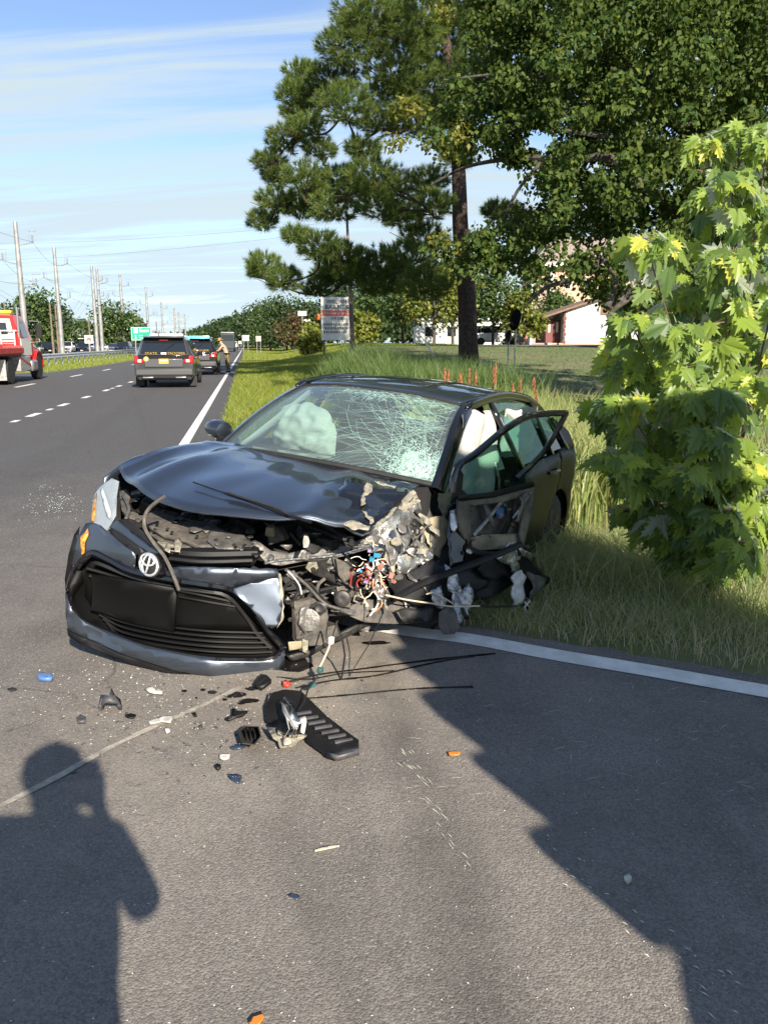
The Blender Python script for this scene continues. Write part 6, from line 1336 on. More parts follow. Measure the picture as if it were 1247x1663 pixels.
m_pgrey = M('police_grey_paint', (.075, .075, .078), .3, .4, coat=.9); m_pblk = M('police_black_paint', (.012, .012, .013), .25, .1, coat=1.0)
police(RP(28.4, -2.80), 'grey police car with state trooper lettering on its rear window', m_pgrey, False, False)
police(RP(39.6, -2.40), 'black police car with blue flashing roof lights parked ahead of the grey one', m_pblk, True, True)

def sedan(pos, lab, mat, rz, kind='suv', W=1.85, Lf=4.6, Hh=1.66, B=1.02, grp=None, face=True):
    t = thing('parked_car', lab, 'car', pos, (0, 0, rz), grp); suv_body(t, mat, Lf, W, Hh, B, kind, 0); wheels4(t, (.9, Lf - .92), W, .34, .22)
    xt = .36 if kind == 'suv' else 1.0
    quadp('rear_window', [(.13 if kind == 'suv' else .62, .70, B + .10), (.13 if kind == 'suv' else .62, -.70, B + .10), (xt + .04, -.60, Hh - .10), (xt + .04, .60, Hh - .10)], m_wglass, t, .03)
    xw0, xw1 = Lf * .735, Lf * (.605 if kind == 'suv' else .535)
    quadp('windshield', [(xw0 + .03, .74, B + .07), (xw0 + .03, -.74, B + .07), (xw1 + .05, -.62, Hh - .08), (xw1 + .05, .62, Hh - .08)], m_wglass, t, .04)
    for s in (1, -1):
        gm = MB()
        for x0, x1 in ((xt + .2, Lf * .36), (Lf * .38, Lf * .60)): gm.add([(x0, s * W / 2 * .972, B + .03), (x1 + .2, s * W / 2 * .972, B + .03), (x1, s * W / 2 * .775, Hh - .12), (x0 + .12, s * W / 2 * .775, Hh - .12)], [(0, 1, 2, 3)])
        gm.build('side_window', m_wglass, t, smooth=False, solid=.03)
        MB().box((Lf - .10, s * W * .37, B - .26), (.16, .34, .14), top=(.7, .9)).build('headlight', m_lwhite, t, bevel=.03); MB().box((.02, s * W * .39, B - .10), (.08, .26, .18)).build('tail_lamp', m_lred, t, bevel=.03)
        MB().box((Lf * .66, s * (W / 2 + .09), B + .04), (.14, .2, .14)).build('door_mirror', mat, t, bevel=.03)
    MB().box((Lf - .02, 0, B - .30), (.06, W * .50, .16)).build('grille', m_gloss, t, bevel=.02); MB().box((Lf - .03, 0, .36), (.08, W * .7, .14)).build('lower_grille', m_blackpl, t, bevel=.02)
    MB().box((Lf + .005, 0, .50), (.02, .34, .12)).build('number_plate', m_white_pl, t)
    return t
cw = m_whitep; cdk = M('dark_blue_paint', (.015, .022, .04), .25, .2, coat=1); cbk = M('black_car_paint', (.01, .01, .011), .25, coat=1); csl = M('silver_car_paint', (.42, .43, .44), .3, .6, coat=.8); cgr = M('slate_car_paint', (.10, .11, .12), .3, .4, coat=.8)
lot = [(82, cbk, 'black suv at the left end of the car lot row by the tow truck mirror', 'suv'), (90.5, cgr, 'slate grey car half hidden between the black suv and the white suv', 'sedan'), (106, cw, 'white suv facing the road in the car lot, leftmost white one', 'suv'), (119, csl, 'silver sedan squeezed right of the leftmost white suv', 'sedan'), (134, cdk, 'dark blue suv under the small picture billboard', 'suv'), (151, cbk, 'black sedan between the dark blue suv and the white pickup', 'sedan'), (167, cw, 'tall white pickup like suv near the paired poles', 'suv'), (181, csl, 'silver car just right of the tall white one', 'sedan'), (197, cdk, 'navy suv left of the green road sign', 'suv'), (212, cw, 'white car partly behind the grey police car', 'sedan'), (222, cgr, 'slate car farthest right in the lot behind the green sign post', 'sedan')]
for i, (px, mt, lb_, kd_) in enumerate(lot):
    p = PZ(px, 575, 108 + (i % 2) * 3); z0 = .02; rz = math.atan2(-p.y, -p.x) + R(18) * (-1 if i % 3 else 1) * .6
    u = Vector((math.cos(rz), math.sin(rz), 0)); sedan(Vector((p.x, p.y, z0)) - u * 4.5, lb_, mt, rz, kd_, Hh=(1.72 if kd_ == 'suv' else 1.46), B=1.02 if kd_ == 'suv' else .94, grp='cars in the lot beyond the road')
rp_ = PZ(802, 560, 68); sedan((rp_.x - 2.2, rp_.y, zt(rp_.x, rp_.y)), 'white suv parked side on before the white building', cw, R(4), 'suv', grp=None)
rp_ = PZ(842, 560, 74); sedan((rp_.x - .8, rp_.y, zt(rp_.x, rp_.y)), 'red car parked by the brown roofed garage', m_redp, R(70), 'sedan', Hh=1.46, B=.94)

# -------- red tow truck
tw = thing('tow_truck', 'red and white flatbed tow truck with amber roof lights', 'tow truck', RP(32.7, -9.95), (0, 0, HDG))
m_alu = M('aluminium_deck', (.55, .54, .52), .4, .7, var=.25, vscale=12); m_darkred = M('red_deck_rail', (.38, .03, .025), .4, var=.3)
def tbox(nm, c, d, mat, bev=.02, par=None, **k): return MB().box(c, d, **k).build(nm, mat, par or tw, bevel=bev)
cabt = loft([(1.15, [(0, .95), (1.05, .95), (1.12, 1.1), (1.13, 1.6), (1.10, 1.75), (.97, 2.5), (.88, 2.58), (0, 2.62)]), (1.30, [(0, .95), (1.05, .95), (1.14, 1.1), (1.15, 1.6), (1.12, 1.75), (.99, 2.52), (.90, 2.62), (0, 2.66)]), (2.4, [(0, .95), (1.05, .95), (1.14, 1.1), (1.15, 1.6), (1.12, 1.75), (.99, 2.52), (.90, 2.60), (0, 2.64)]), (3.1, [(0, .95), (1.05, .95), (1.14, 1.1), (1.15, 1.6), (1.12, 1.70), (1.08, 1.76), (.98, 1.80), (0, 1.84)])], m_redp, 'cab', tw)
quadp('cab_rear_panel', [(1.13, .98, 1.50), (1.13, -.98, 1.50), (1.13, -.84, 2.46), (1.13, .84, 2.46)], m_whitep, tw, .03)
quadp('rear_window', [(1.105, .74, 1.86), (1.105, -.74, 1.86), (1.105, -.70, 2.32), (1.105, .70, 2.32)], m_wglass, tw, .03)
for z in (1.55, 1.66): tbox('cab_stripe', (1.10, 0, z), (.03, 1.9, .05), m_redp, 0)
quadp('side_window', [(1.55, -1.125, 1.76), (2.5, -1.125, 1.76), (2.35, -1.01, 2.42), (1.65, -1.01, 2.42)], m_wglass, tw, .03)
quadp('side_panel', [(1.2, -1.16, 1.05), (2.7, -1.16, 1.05), (2.7, -1.16, 1.70), (1.2, -1.16, 1.70)], m_whitep, tw, .02)
loft([(3.05, [(0, .8), (1.0, .8), (1.1, 1.0), (1.12, 1.4), (1.0, 1.62), (0, 1.72)]), (4.4, [(0, .75), (.9, .75), (.98, .9), (.98, 1.3), (.85, 1.48), (0, 1.56)]), (4.6, [(0, .8), (.8, .8), (.85, .9), (.85, 1.2), (.75, 1.3), (0, 1.36)])], m_redp, 'hood', tw)
for s in (1, -1): MB().grid([[(3.75 + .66 * math.cos(a), s * y, .56 + .66 * math.sin(a)) for a in np.linspace(-.1, math.pi + .1, 12)] for y in (.72, 1.20)]).build('front_fender', m_redp, tw, solid=.06)
wheels4(tw, (3.75,), 2.36, .52, .30); wheels4(tw, (-.6,), 2.40, .52, .52)
tbox('chassis', (.8, 0, .72), (7.0, .9, .25), m_blackpl)
tbox('deck', (-3.3, 0, 1.22), (8.6, 2.5, .16), m_alu); 
for s in (1, -1): tbox('deck_rail', (-3.3, s * 1.27, 1.24), (8.6, .08, .22), m_darkred)
tbox('deck_front_rail', (1.0, 0, 1.36), (.08, 2.5, .14), m_darkred)
for s in (-1.0, -.5, 0, .5, 1.0): tbox('headache_post', (1.0, s, 1.70), (.05, .05, .62), m_alu, 0)
tbox('headache_bar', (1.0, 0, 2.0), (.06, 2.2, .06), m_alu)
tbox('winch', (.75, .25, 1.42), (.45, .6, .26), m_yel, .05); tbox('winch_cable_drum', (.75, -.35, 1.40), (.3, .4, .2), m_darkred, .05)
tbox('tool_box', (1.4, -1.02, .72), (1.5, .42, .58), m_alu, .03); tbox('tool_box_stripe', (1.4, -1.235, .80), (1.5, .015, .07), m_darkred, 0, rot=Matrix.Rotation(R(14), 3, 'Y'))
tbox('fuel_tank', (2.85, -1.0, .62), (.8, .5, .45), m_hub, .08); tbox('mud_flap', (-1.35, -.95, .55), (.03, .55, .75), m_alu, 0); tbox('cab_step', (2.75, -1.10, .42), (.7, .2, .06), m_hub)
lbx = tbox('light_bar', (1.9, 0, 2.74), (.30, 1.5, .14), M('amber_bar', (.75, .42, .08), .25, coat=.5), .04); tbox('light_bar_end', (1.9, -.62, 2.75), (.32, .24, .13), m_yel, .04, lbx); tbox('roof_lamp', (1.25, .2, 2.74), (.14, .14, .16), M('red_lamp', (.5, .03, .02), .3), .04)
for s in (1, -1):
    MB().tube([(2.65, s * 1.16, 1.55), (2.75, s * 1.5, 1.58), (2.75, s * 1.52, 2.4), (2.65, s * 1.18, 2.42)], .018, 6).build('mirror_frame', m_alu, tw); MB().box((2.75, s * 1.52, 2.02), (.08, .22, .62)).build('mirror', m_blackpl, tw, bevel=.02)
MB().tube([(1.25, -1.10, 1.4), (1.25, -1.12, 2.9)], .05, 8).build('exhaust_stack', m_hub, tw)

# -------- guardrail along the median
gr = thing('guardrail', 'long grey steel guardrail along the far edge of the road', 'guardrail', RP(30, -12.9)); m_galv = M('galvanised_steel', (.50, .52, .54), .4, .6, var=.2, vscale=3)
pr = [(.0, .48), (.05, .50), (.05, .56), (.0, .60), (.0, .64), (.05, .68), (.05, .74), (.0, .78)]
ga = Vector((0, 0, 0)); rows = []
for k in range(2): rows.append([(RD * (92.0 * k) + RN * y + Vector((0, 0, z + .05))) for y, z in pr])
MB().grid(rows).build('rail', m_galv, gr, solid=.01)
pm_ = MB().box((0, 0, .38), (.12, .10, .78)); pm_me = None
for k in range(46):
    if pm_me is None: o = pm_.build('post', m_galv, gr, smooth=False); pm_me = o.data
    else: o = link('post', pm_me, gr)
    o.location = RD * (2.0 * k + .5) + RN * (-.11); o.rotation_euler = (0, 0, HDG)
# white picket-like delineators of the lot edge
fc = thing('lot_fence', 'low white post and rail barrier in front of the car lot', 'fence', RP(58, -27.5)); mb = MB()
pk = MB().box((0, 0, .45), (.10, .10, .9)).build('post', m_whitep, fc, smooth=False); pk.location = (0, 0, 0)
for k in range(1, 40): o = link('post', pk.data, fc); o.location = RD * (1.9 * k)
MB().tube([Vector((0, 0, .75)), RD * 74 + Vector((0, 0, .75))], .05, 4).build('rail', m_whitep, fc)

# -------- utility poles and wires
m_pole = M('steel_pole', (.27, .27, .265), .55, .3, var=.25, vscale=1.5); m_wood = M('wood_pole', (.16, .125, .095), .9, var=.4, vscale=5); m_wirec = M('power_line', (.16, .17, .18), .6); m_ins = M('insulator', (.22, .24, .27), .4)
PT = {}
def pole(px, pyt, zc, r0, r1, lab, arms, wood=False, pxb=None):
    top = PZ(px, pyt, zc); pb = top.copy(); z0 = 0.0
    t = thing('utility_pole', lab, 'utility pole', (top.x, top.y, z0), group='poles along the far side of the road'); h = top.z
    MB().tube([(0, 0, -.3), (0, 0, h * .5), (0, 0, h)], [r0, (r0 + r1) / 2, r1], 10).build('pole', m_wood if wood else m_pole, t); att = []
    for (z, sd) in arms:
        L = 1.25; e = RN * sd * L; o = MB().tube([Vector((0, 0, h - z)), e * .6 + Vector((0, 0, h - z + .12)), e + Vector((0, 0, h - z + .28))], [.06, .045, .04], 6).build('bracket', m_pole, t)
        i_ = MB(); i_.lathe([(.03, 0), (.09, .05), (.05, .10), (.09, .2), (.05, .26), (.09, .36), (.05, .42), (.09, .52), (.04, .58), (.03, .9)], 8, tuple(e + Vector((0, 0, h - z + .28)))); i_.tube([e + Vector((0, 0, h - z + 1.15)) - RD * .0 + RN * -.3, e + Vector((0, 0, h - z + 1.2)) + RN * .4], .03, 5); i_.tube([e * .8 + Vector((0, 0, h - z + .25)), e * .8 + Vector((0, 0, h - z + .95))], .025, 5); i_.build('insulator', m_ins, o)
        att.append(Vector((top.x, top.y, h - z + .3)) + e)
    PT[lab] = att; return t
A_ = ((1.9, 1), (3.4, -1), (5.4, 1))
pole(25, 360, 66, .30, .17, 'tallest steel utility pole just right of the tow truck cab', A_)
pole(88, 402, 84, .28, .16, 'second steel utility pole from the left, with three short brackets', A_)
pole(149, 432, 102, .28, .16, 'left one of the paired steel utility poles', ((2, 1), (4, 1))); pole(157.5, 436, 104, .28, .16, 'right one of the paired steel utility poles', ((2, 1), (4, 1)))
pole(195, 446, 126, .30, .17, 'steel utility pole just left of the green road sign', A_)
pole(237, 466, 152, .30, .17, 'slim steel utility pole above the grey police car, left side', A_); pole(262, 489, 188, .3, .17, 'steel utility pole above the middle of the grey police car', A_); pole(283, 500, 220, .32, .2, 'distant pole above the right side of the grey police car', A_)
pole(290, 507, 250, .32, .2, 'next pole right of the distant one above the grey police car', A_); pole(300, 509, 270, .32, .2, 'far pole rising left of the blue police lights', A_)
for px, pyt, zc, lb_ in ((81, 492, 88, 'short pale wood pole left of the second steel pole'), (90, 496, 92, 'short wood pole touching the second steel pole on its left'), (97, 505, 95, 'shortest wood pole beside the second steel pole'), (144, 515, 110, 'short wood pole left of the paired poles'), (224, 512, 140, 'thin dark wood pole above the green road sign'), (254, 522, 160, 'thin dark pole just right of the green road sign'), (7, 490, 110, 'thin dark wood pole at the far left edge')):
    pole(px, pyt, zc, .14, .09, lb_, (), True)
wt = thing('power_lines', 'thin power lines strung between the roadside poles', 'power line'); keys = [k for k in PT if len(PT[k]) == 3]
def wire(a, b, sag, r=.013):
    MB().tube([a.lerp(b, t) - Vector((0, 0, sag * 4 * t * (1 - t))) for t in np.linspace(0, 1, 11)], r, 3, False).build('wire', m_wirec, wt)
for a, b in zip(keys[:-1], keys[1:]):
    for j in range(3): wire(PT[a][j], PT[b][j], .9)
for j in range(3): wire(PT[keys[0]][j], PT[keys[0]][j] - RD * 40, .6)
for z1, p2 in (((0, 396, 70), (520, 363, 60)), ((0, 423, 78), (520, 378, 66))): wire(PZ(*z1), PZ(*p2), .3, .010)
for y0, y1 in ((478, 560), (470, 545), (492, 566)): wire(PZ(0, y0, 70), PZ(120, y1 - 40, 100), .8, .011)
for a, b in (((148, 452, 102), (100, 520, 95)), ((148, 462, 102), (104, 528, 96)), ((152, 474, 102), (108, 530, 96)), ((100, 492, 86), (140, 520, 104))): wire(PZ(*a), PZ(*b), .7, .012)
# pole in front of the sign
op = PZ(574, 556, 40); t = thing('utility_pole', 'brown wood utility pole in front of the roadside business sign', 'utility pole', (op.x, op.y, zt(op.x, op.y))); tp = PZ(563, 345, 40) - t.location
MB().tube([(0, 0, -.3), (tp.x * .5, tp.y * .5, tp.z * .5), tuple(tp)], [.14, .10, .06], 10).build('pole', m_wood, t)

# -------- signs
m_sw = M('sign_white', (.70, .68, .62), .5, var=.12, vscale=3); m_sred = M('sign_red', (.62, .10, .07), .5); m_sblk = M('sign_black', (.03, .03, .03), .6); m_sgreen = M('sign_green', (.0, .36, .19), .4)
p = PZ(545, 530, 46); gz_ = zt(p.x, p.y)
sg = thing('business_sign', 'white roadside sign lettered barnes with a red band, half behind branches', 'sign', (p.x, p.y, gz_), (0, 0, R(4)))
U = 46 / FPX
def sxy(px, py): return ((px - 545) * U, p.z + (530 - py) * U - gz_)
def sbox(nm, x0, y0, x1, y1, mat, dpt, th): (a, b), (c, d) = sxy(x0, y0), sxy(x1, y1); return MB().box(((a + c) / 2, dpt, (b + d) / 2), (abs(c - a), th, abs(d - b))).build(nm, mat, sg, smooth=False)
sbox('panel', 522, 484, 572, 552, m_sw, 0, .2); sbox('red_band', 523, 505, 571, 513.5, m_sred, -.105, .02)
f3 = (math.pi / 2, 0, 0)
for tx, py, sz, mt, w_ in (('WILLIAM', 491.5, .30, m_sblk, .98), ('BARNES', 500, .345, m_sblk, 1.12), ('SALES & SERVICE', 509.3, .215, m_sw, .88), ('410 228', 517.5, .20, m_sblk, 1.1)):
    a, b = sxy(547, py); text('lettering', tx, sz, (a, -.125, b), f3, mt, sg, .006, w_)
for k, (y_, L) in enumerate(((525, 40), (531, 44), (537, 38))):
    rr = random.Random(k); x_ = 526
    while x_ < 526 + L: w0 = rr.uniform(1.4, 3); sbox('reader_letter', x_, y_, x_ + w0 * .7, y_ + 4, m_sblk, -.11, .015); x_ += w0 + .9
for x_ in (526, 568): a, b = sxy(x_, 552); MB().box((a, .0, b / 2), (.12, .12, b)).build('post', m_wood, sg, smooth=False)
MB().lathe([(0, -.06), (.18, -.05), (.2, .05), (0, .06)], 20, (sxy(516, 515)[0], .1, sxy(516, 515)[1]), 'Y').build('orange_disc', m_or, sg)
gsn = PZ(230, 542, 84); t = thing('road_sign', 'green highway direction sign on posts beyond the guardrail', 'road sign', (gsn.x, gsn.y, 0), (0, 0, R(12))); Ug = 84 / FPX; zc_ = gsn.z
MB().box((0, 0, zc_), (32 * Ug, .06, 21 * Ug)).build('panel', m_sgreen, t, smooth=False); mbk = MB()
for x0, z0, w_, h_ in ((0, 9.9, 31, .6), (0, -9.9, 31, .6), (-15.2, 0, .6, 20), (15.2, 0, .6, 20)): mbk.box((x0 * Ug, -.035, zc_ + z0 * Ug), (w_ * Ug, .02, h_ * Ug))
mbk.build('border', m_whitep, t, smooth=False)
MB().box((-8.5 * Ug, -.04, zc_ + 4.6 * Ug), (6 * Ug, .02, 7 * Ug)).build('route_shield', m_whitep, t, bevel=.05); text('lettering', 'East', .50, (3 * Ug, -.04, zc_ + 5 * Ug), f3, m_whitep, t)
MB().box((10.5 * Ug, -.04, zc_ + 5 * Ug), (3.4 * Ug, .02, 3 * Ug), top=(.2, 1)).build('arrow', m_whitep, t, smooth=False)
for z0 in (-3, -6.5): MB().box((-9 * Ug, -.04, zc_ + z0 * Ug), (3 * Ug, .02, 2.2 * Ug), top=(.2, 1)).build('arrow', m_whitep, t, smooth=False)
for z0, w_ in ((-3, 14), (-6.5, 12)): MB().box((3 * Ug, -.04, zc_ + z0 * Ug), (w_ * Ug, .015, 1.3 * Ug)).build('text_line', M('pale_green_text', (.35, .6, .45), .5), t, smooth=False)
for s in (-1, 1): MB().box((s * .65, .08, zc_ / 2), (.08, .08, zc_)).build('post', m_pole, t, smooth=False)
bb = PZ(145, 551, 100); t = thing('billboard', 'small white billboard with a brown picture above the car lot', 'billboard', (bb.x, bb.y, 0)); Ub = 100 / FPX
MB().box((0, 0, bb.z), (14 * Ub, .08, 13 * Ub)).build('panel', m_sw, t, smooth=False)
pcm = MB(); pcm.add([(-4 * Ub, -.05, bb.z - 3.5 * Ub), (-3.4 * Ub, -.05, bb.z + .5 * Ub), (-1.2 * Ub, -.05, bb.z + 3 * Ub), (1.5 * Ub, -.05, bb.z + 3 * Ub), (3.8 * Ub, -.05, bb.z + .5 * Ub), (4.2 * Ub, -.05, bb.z - 3.5 * Ub), (1 * Ub, -.05, bb.z - 2 * Ub), (0, -.05, bb.z - .2 * Ub), (-1.5 * Ub, -.05, bb.z - 2.2 * Ub)], [tuple(range(9))]); pcm.build('picture', M('picture_brown', (.20, .14, .05), .6), t, smooth=False)
MB().box((0, .08, bb.z / 2), (.2, .15, bb.z)).build('post', m_pole, t, smooth=False)
def small_sign(px, py, zc, w_, h_, lab, mat=m_sw, two=True):
    q = PZ(px, py, zc); z0 = zt(q.x, q.y); t = thing('roadside_sign', lab, 'sign', (q.x, q.y, z0)); MB().box((0, 0, q.z - z0), (w_, .06, h_)).build('panel', mat, t, smooth=False)
    for s in ((-1, 1) if two else (0,)): MB().box((s * w_ * .35, .06, (q.z - z0) / 2), (.07, .07, q.z - z0)).build('post', m_pole, t, smooth=False)
    return t
small_sign(399, 549, 130, 1.1, .9, 'small white sign beside the road near the far woods'); small_sign(390, 556, 150, .6, .5, 'tiny white sign left of the small white roadside sign'); small_sign(420, 550, 120, .8, .8, 'pink and white square sign on the far verge', M('pink_sign', (.6, .35, .32), .5))
small_sign(491, 509, 70, .75, .4, 'upper white panel half hidden in dark needles left of the main sign', two=False); small_sign(499, 527, 70, .55, .85, 'white arrow panel below the upper one left of the main sign', two=False)
# leaning white marker pole
q = G(703, 596, 0); q = PZ(700, 590, 26); t = thing('marker_pole', 'white pole leaning among the reeds left of the pine trunk', 'pole', (q.x, q.y, zt(q.x, q.y))); a = PZ(704, 578, 26) - t.location; b = PZ(683, 541, 26) - t.location
MB().tube([a - (b - a) * .8, b], .035, 8).build('pole', m_whitep, t)
# satellite dishes
def dish(px, py, zc, rad, hx, lab, rz):
    q = PZ(px, py, zc); z0 = zt(q.x, q.y); t = thing('satellite_dish', lab, 'satellite dish', (q.x, q.y, z0)); h = q.z - z0
    MB().tube([(0.0, .05, -.2), (0, .05, h - rad * .2)], .035, 8).build('post', m_galv, t)
    d = MB().lathe([(.01, .10), (rad * .5, .07), (rad * .8, .03), (rad, -.04), (rad * .99, -.06)], 24, (0, 0, 0), 'Y').build('dish', m_gloss, t); d.location = (0, 0, h); d.rotation_euler = (R(-14), 0, rz); d.scale = (.62, 1, 1)
    MB().tube([(0, -.05, h - rad * .6), (-.25, -.45, h - .15)], .015, 5).build('arm', m_dark, t); MB().box((-.25, -.47, h - .12), (.09, .14, .09)).build('receiver', m_dark, t, bevel=.02)
dish(838, 520, 30, .42, 0, 'larger round black satellite dish on a tall grey post', R(-50)); dish(826, 548, 30, .27, 0, 'smaller black satellite dish on a short post beside the larger one', R(-60))

# -------- buildings at the right
m_siding = M('white_siding', (.66, .65, .58), .6, var=.06, vscale=4); m_roofb = M('brown_shingles', (.20, .125, .085), .9, var=.3, vscale=8); m_tanb = M('tan_brick', (.42, .36, .28), .8, var=.15, vscale=10); m_dred = M('dark_red_door', (.13, .035, .03), .6); m_peach = M('peach_siding', (.52, .33, .23), .75, var=.08, vscale=4); m_mauve = M('mauve_siding', (.36, .26, .23), .75, var=.08, vscale=4); m_greyw = M('shed_grey', (.45, .46, .47), .6)
BZ = 62.0; UB = BZ / FPX; bp = PZ(915, 556, BZ); gar = thing('garage', 'low white sided garage with sloping brown roof and dark red doors', 'building', (bp.x, bp.y, bp.z - .12))
def gb(px, py): return ((px - 915) * UB, (556 - py) * UB + .12)
def wallp(nm, pts, mat, y, th, par): return MB().prism([(gb(a, b)[0], y, gb(a, b)[1]) for a, b in pts], (0, th, 0)).build(nm, mat, par, smooth=False)
gw = wallp('wall', [(914, 557), (914, 509), (971, 487), (971, 556)], m_siding, 0, 6, gar)
for k in range(11): z_ = .30 * k + .25; xa = 0; xb = 56 * UB; 
for k in range(13):
    z_ = .12 + .255 * k; x1 = 55.6 * UB; x0 = .02 if z_ < 2.35 else .02 + (z_ - 2.35) / (22 * UB) * 57 * UB
    if x0 < x1 - .3: MB().box(((x0 + x1) / 2, -.012, z_), (x1 - x0, .03, .235), rot=Matrix.Rotation(R(3), 3, 'X')).build('siding_board', m_siding, gw, smooth=False)
for k in range(8): MB().box((.0, -.03, .15 + .30 * k), (.16 if k % 2 else .26, .05, .26)).build('corner_brick', m_dred, gw, smooth=False)
wallp('front_wall', [(889, 557), (889, 519), (914, 519), (914, 557)], m_dred, 1.2, 4.0, gar)
for x0 in (890, 903): 
    d_ = wallp('door', [(x0, 557), (x0, 523), (x0 + 10, 523), (x0 + 10, 557)], M('red_door', (.16, .04, .035), .5), 1.12, .07, gar); wallp('window', [(x0 + 3, 540), (x0 + 3, 523.5), (x0 + 6.5, 523.5), (x0 + 6.5, 540)], m_sw, 1.06, .05, d_)
rf = MB(); 
a0 = [(gb(867, 519)[0], -.5, gb(867, 519)[1]), (gb(972, 484)[0], -.5, gb(972, 484)[1]), (gb(1000, 484)[0], -.5, gb(1000, 496)[1])]
rf.prism([a0[0], a0[1], (a0[1][0], a0[1][1], a0[1][2] - .16), (a0[0][0], a0[0][1], a0[0][2] - .16)], (0, 7.5, 0)); rf.build('roof', m_roofb, gar, smooth=False)
wallp('wing_wall', [(971, 556), (971, 508), (993, 508), (993, 555)], m_siding, .3, 5, gar)
for x0 in (973, 984): d_ = wallp('garage_door', [(x0, 555), (x0, 511), (x0 + 9, 511), (x0 + 9, 555)], m_whitep, .22, .09, gar); wallp('window', [(x0 + 2.5, 534), (x0 + 2.5, 526), (x0 + 4.5, 526), (x0 + 4.5, 534)], m_wglass, .17, .05, d_)
wallp('brick_wing', [(993, 555), (993, 511), (1029, 511), (1029, 555)], m_tanb, .5, 5, gar)
for r0 in range(8):
    for c0 in range(5): wallp('brick_course', [(993.4 + 7 * c0, 554 - 5.3 * r0), (993.4 + 7 * c0, 549.4 - 5.3 * r0), (999.8 + 7 * c0, 549.4 - 5.3 * r0), (999.8 + 7 * c0, 554 - 5.3 * r0)], m_tanb, .46, .05, gar)
wallp('wing_roof', [(968, 512), (972, 487), (996, 490), (998, 512)], m_roofb, .1, 5, gar); wallp('deck', [(992, 511), (992, 505), (1033, 505), (1033, 511)], m_roofb, -.6, 6, gar)
wallp('upper_wall', [(993, 505), (993, 480), (1033, 480), (1033, 505)], m_siding, 2, 4, gar)
for k in range(9): wallp('rail_post', [(993 + 4.6 * k, 505), (993 + 4.6 * k, 490), (994.2 + 4.6 * k, 490), (994.2 + 4.6 * k, 505)], m_whitep, -.5, .08, gar)
wallp('rail_bar', [(992, 491), (992, 489), (1033, 489), (1033, 491)], m_whitep, -.5, .1, gar)
sh = PZ(1055, 562, 48); shed = thing('shed', 'pale grey shed behind the sapling with brown roof', 'shed', (sh.x, sh.y, sh.z - .1)); MB().box((0, 1.5, 1.3), (2.4, 3, 2.6)).build('wall', m_greyw, shed, smooth=False); MB().prism([(-1.5, -.3, 2.55), (1.5, -.3, 2.55), (.9, -.3, 3.6), (-.9, -.3, 3.6)], (0, 3.6, 0)).build('roof', M('dark_brown_roof', (.07, .045, .035), .9, var=.2), shed, smooth=False)
for k in range(5): MB().box((-1.0 + .5 * k, -.02, 1.3), (.06, .05, 2.5)).build('batten', m_greyw, shed, smooth=False)
AZ = 96.0; ap = PZ(896, 556, AZ); UA = AZ / FPX; apt = thing('apartment_building', 'tall peach and mauve sided apartment block behind the garage', 'building', (ap.x, ap.y, zt(ap.x, ap.y)))
def ab(px, py): return ((px - 896) * UA, (556 - py) * UA + .3)
def awall(nm, pts, mat, y, th): return MB().prism([(ab(a, b)[0], y, ab(a, b)[1]) for a, b in pts], (0, th, 0)).build(nm, mat, apt, smooth=False)
awall('wall', [(863, 560), (863, 448), (890, 443), (890, 560)], m_mauve, .6, 8); awall('wall', [(894, 560), (894, 437), (1075, 437), (1075, 560)], m_peach, 0, 10); awall('corner_trim', [(889, 560), (889, 440), (894.5, 440), (894.5, 560)], m_whitep, -.1, 1)
awall('corner_trim', [(861, 560), (861, 436), (864, 436), (864, 560)], m_whitep, .4, 1); awall('eave', [(858, 440), (858, 434), (1080, 432), (1080, 438)], m_sw, -1.0, 12)
awall('roof', [(856, 435), (890, 395), (1040, 395), (1082, 433)], M('grey_brown_shingles', (.24, .20, .18), .9, var=.2, vscale=6), -.5, 10)
for k, x0 in enumerate((912, 945, 985, 1025)):
    for y0 in (455, 490, 525): f_ = awall('window', [(x0, y0 + 18), (x0, y0), (x0 + 10, y0), (x0 + 10, y0 + 18)], m_sw, -.08, .1); o = MB().prism([(ab(x0 + 1, y0 + 17)[0], -.12, ab(x0 + 1, y0 + 17)[1]), (ab(x0 + 9, y0 + 17)[0], -.12, ab(x0 + 9, y0 + 17)[1]), (ab(x0 + 9, y0 + 1)[0], -.12, ab(x0 + 9, y0 + 1)[1]), (ab(x0 + 1, y0 + 1)[0], -.12, ab(x0 + 1, y0 + 1)[1])], (0, .05, 0)).build('pane', m_wglass, f_, smooth=False)
wp = PZ(745, 545, 86); wb = thing('long_white_building', 'long low white building seen past the pine trunk', 'building', (wp.x, wp.y, zt(wp.x, wp.y))); MB().box((0, 3, 1.3), (9.5, 6, 2.6)).build('wall', m_siding, wb, smooth=False); MB().box((0, 3, 2.72), (10, 6.6, .25)).build('roof', m_greyw, wb, smooth=False)
for x_ in (-3.2, -.8, 1.6, 3.6): MB().box((x_, -.03, 1.4), (.9, .08, 1.0)).build('window', m_wglass, wb, smooth=False)
sb_ = PZ(905, 548, 58); 
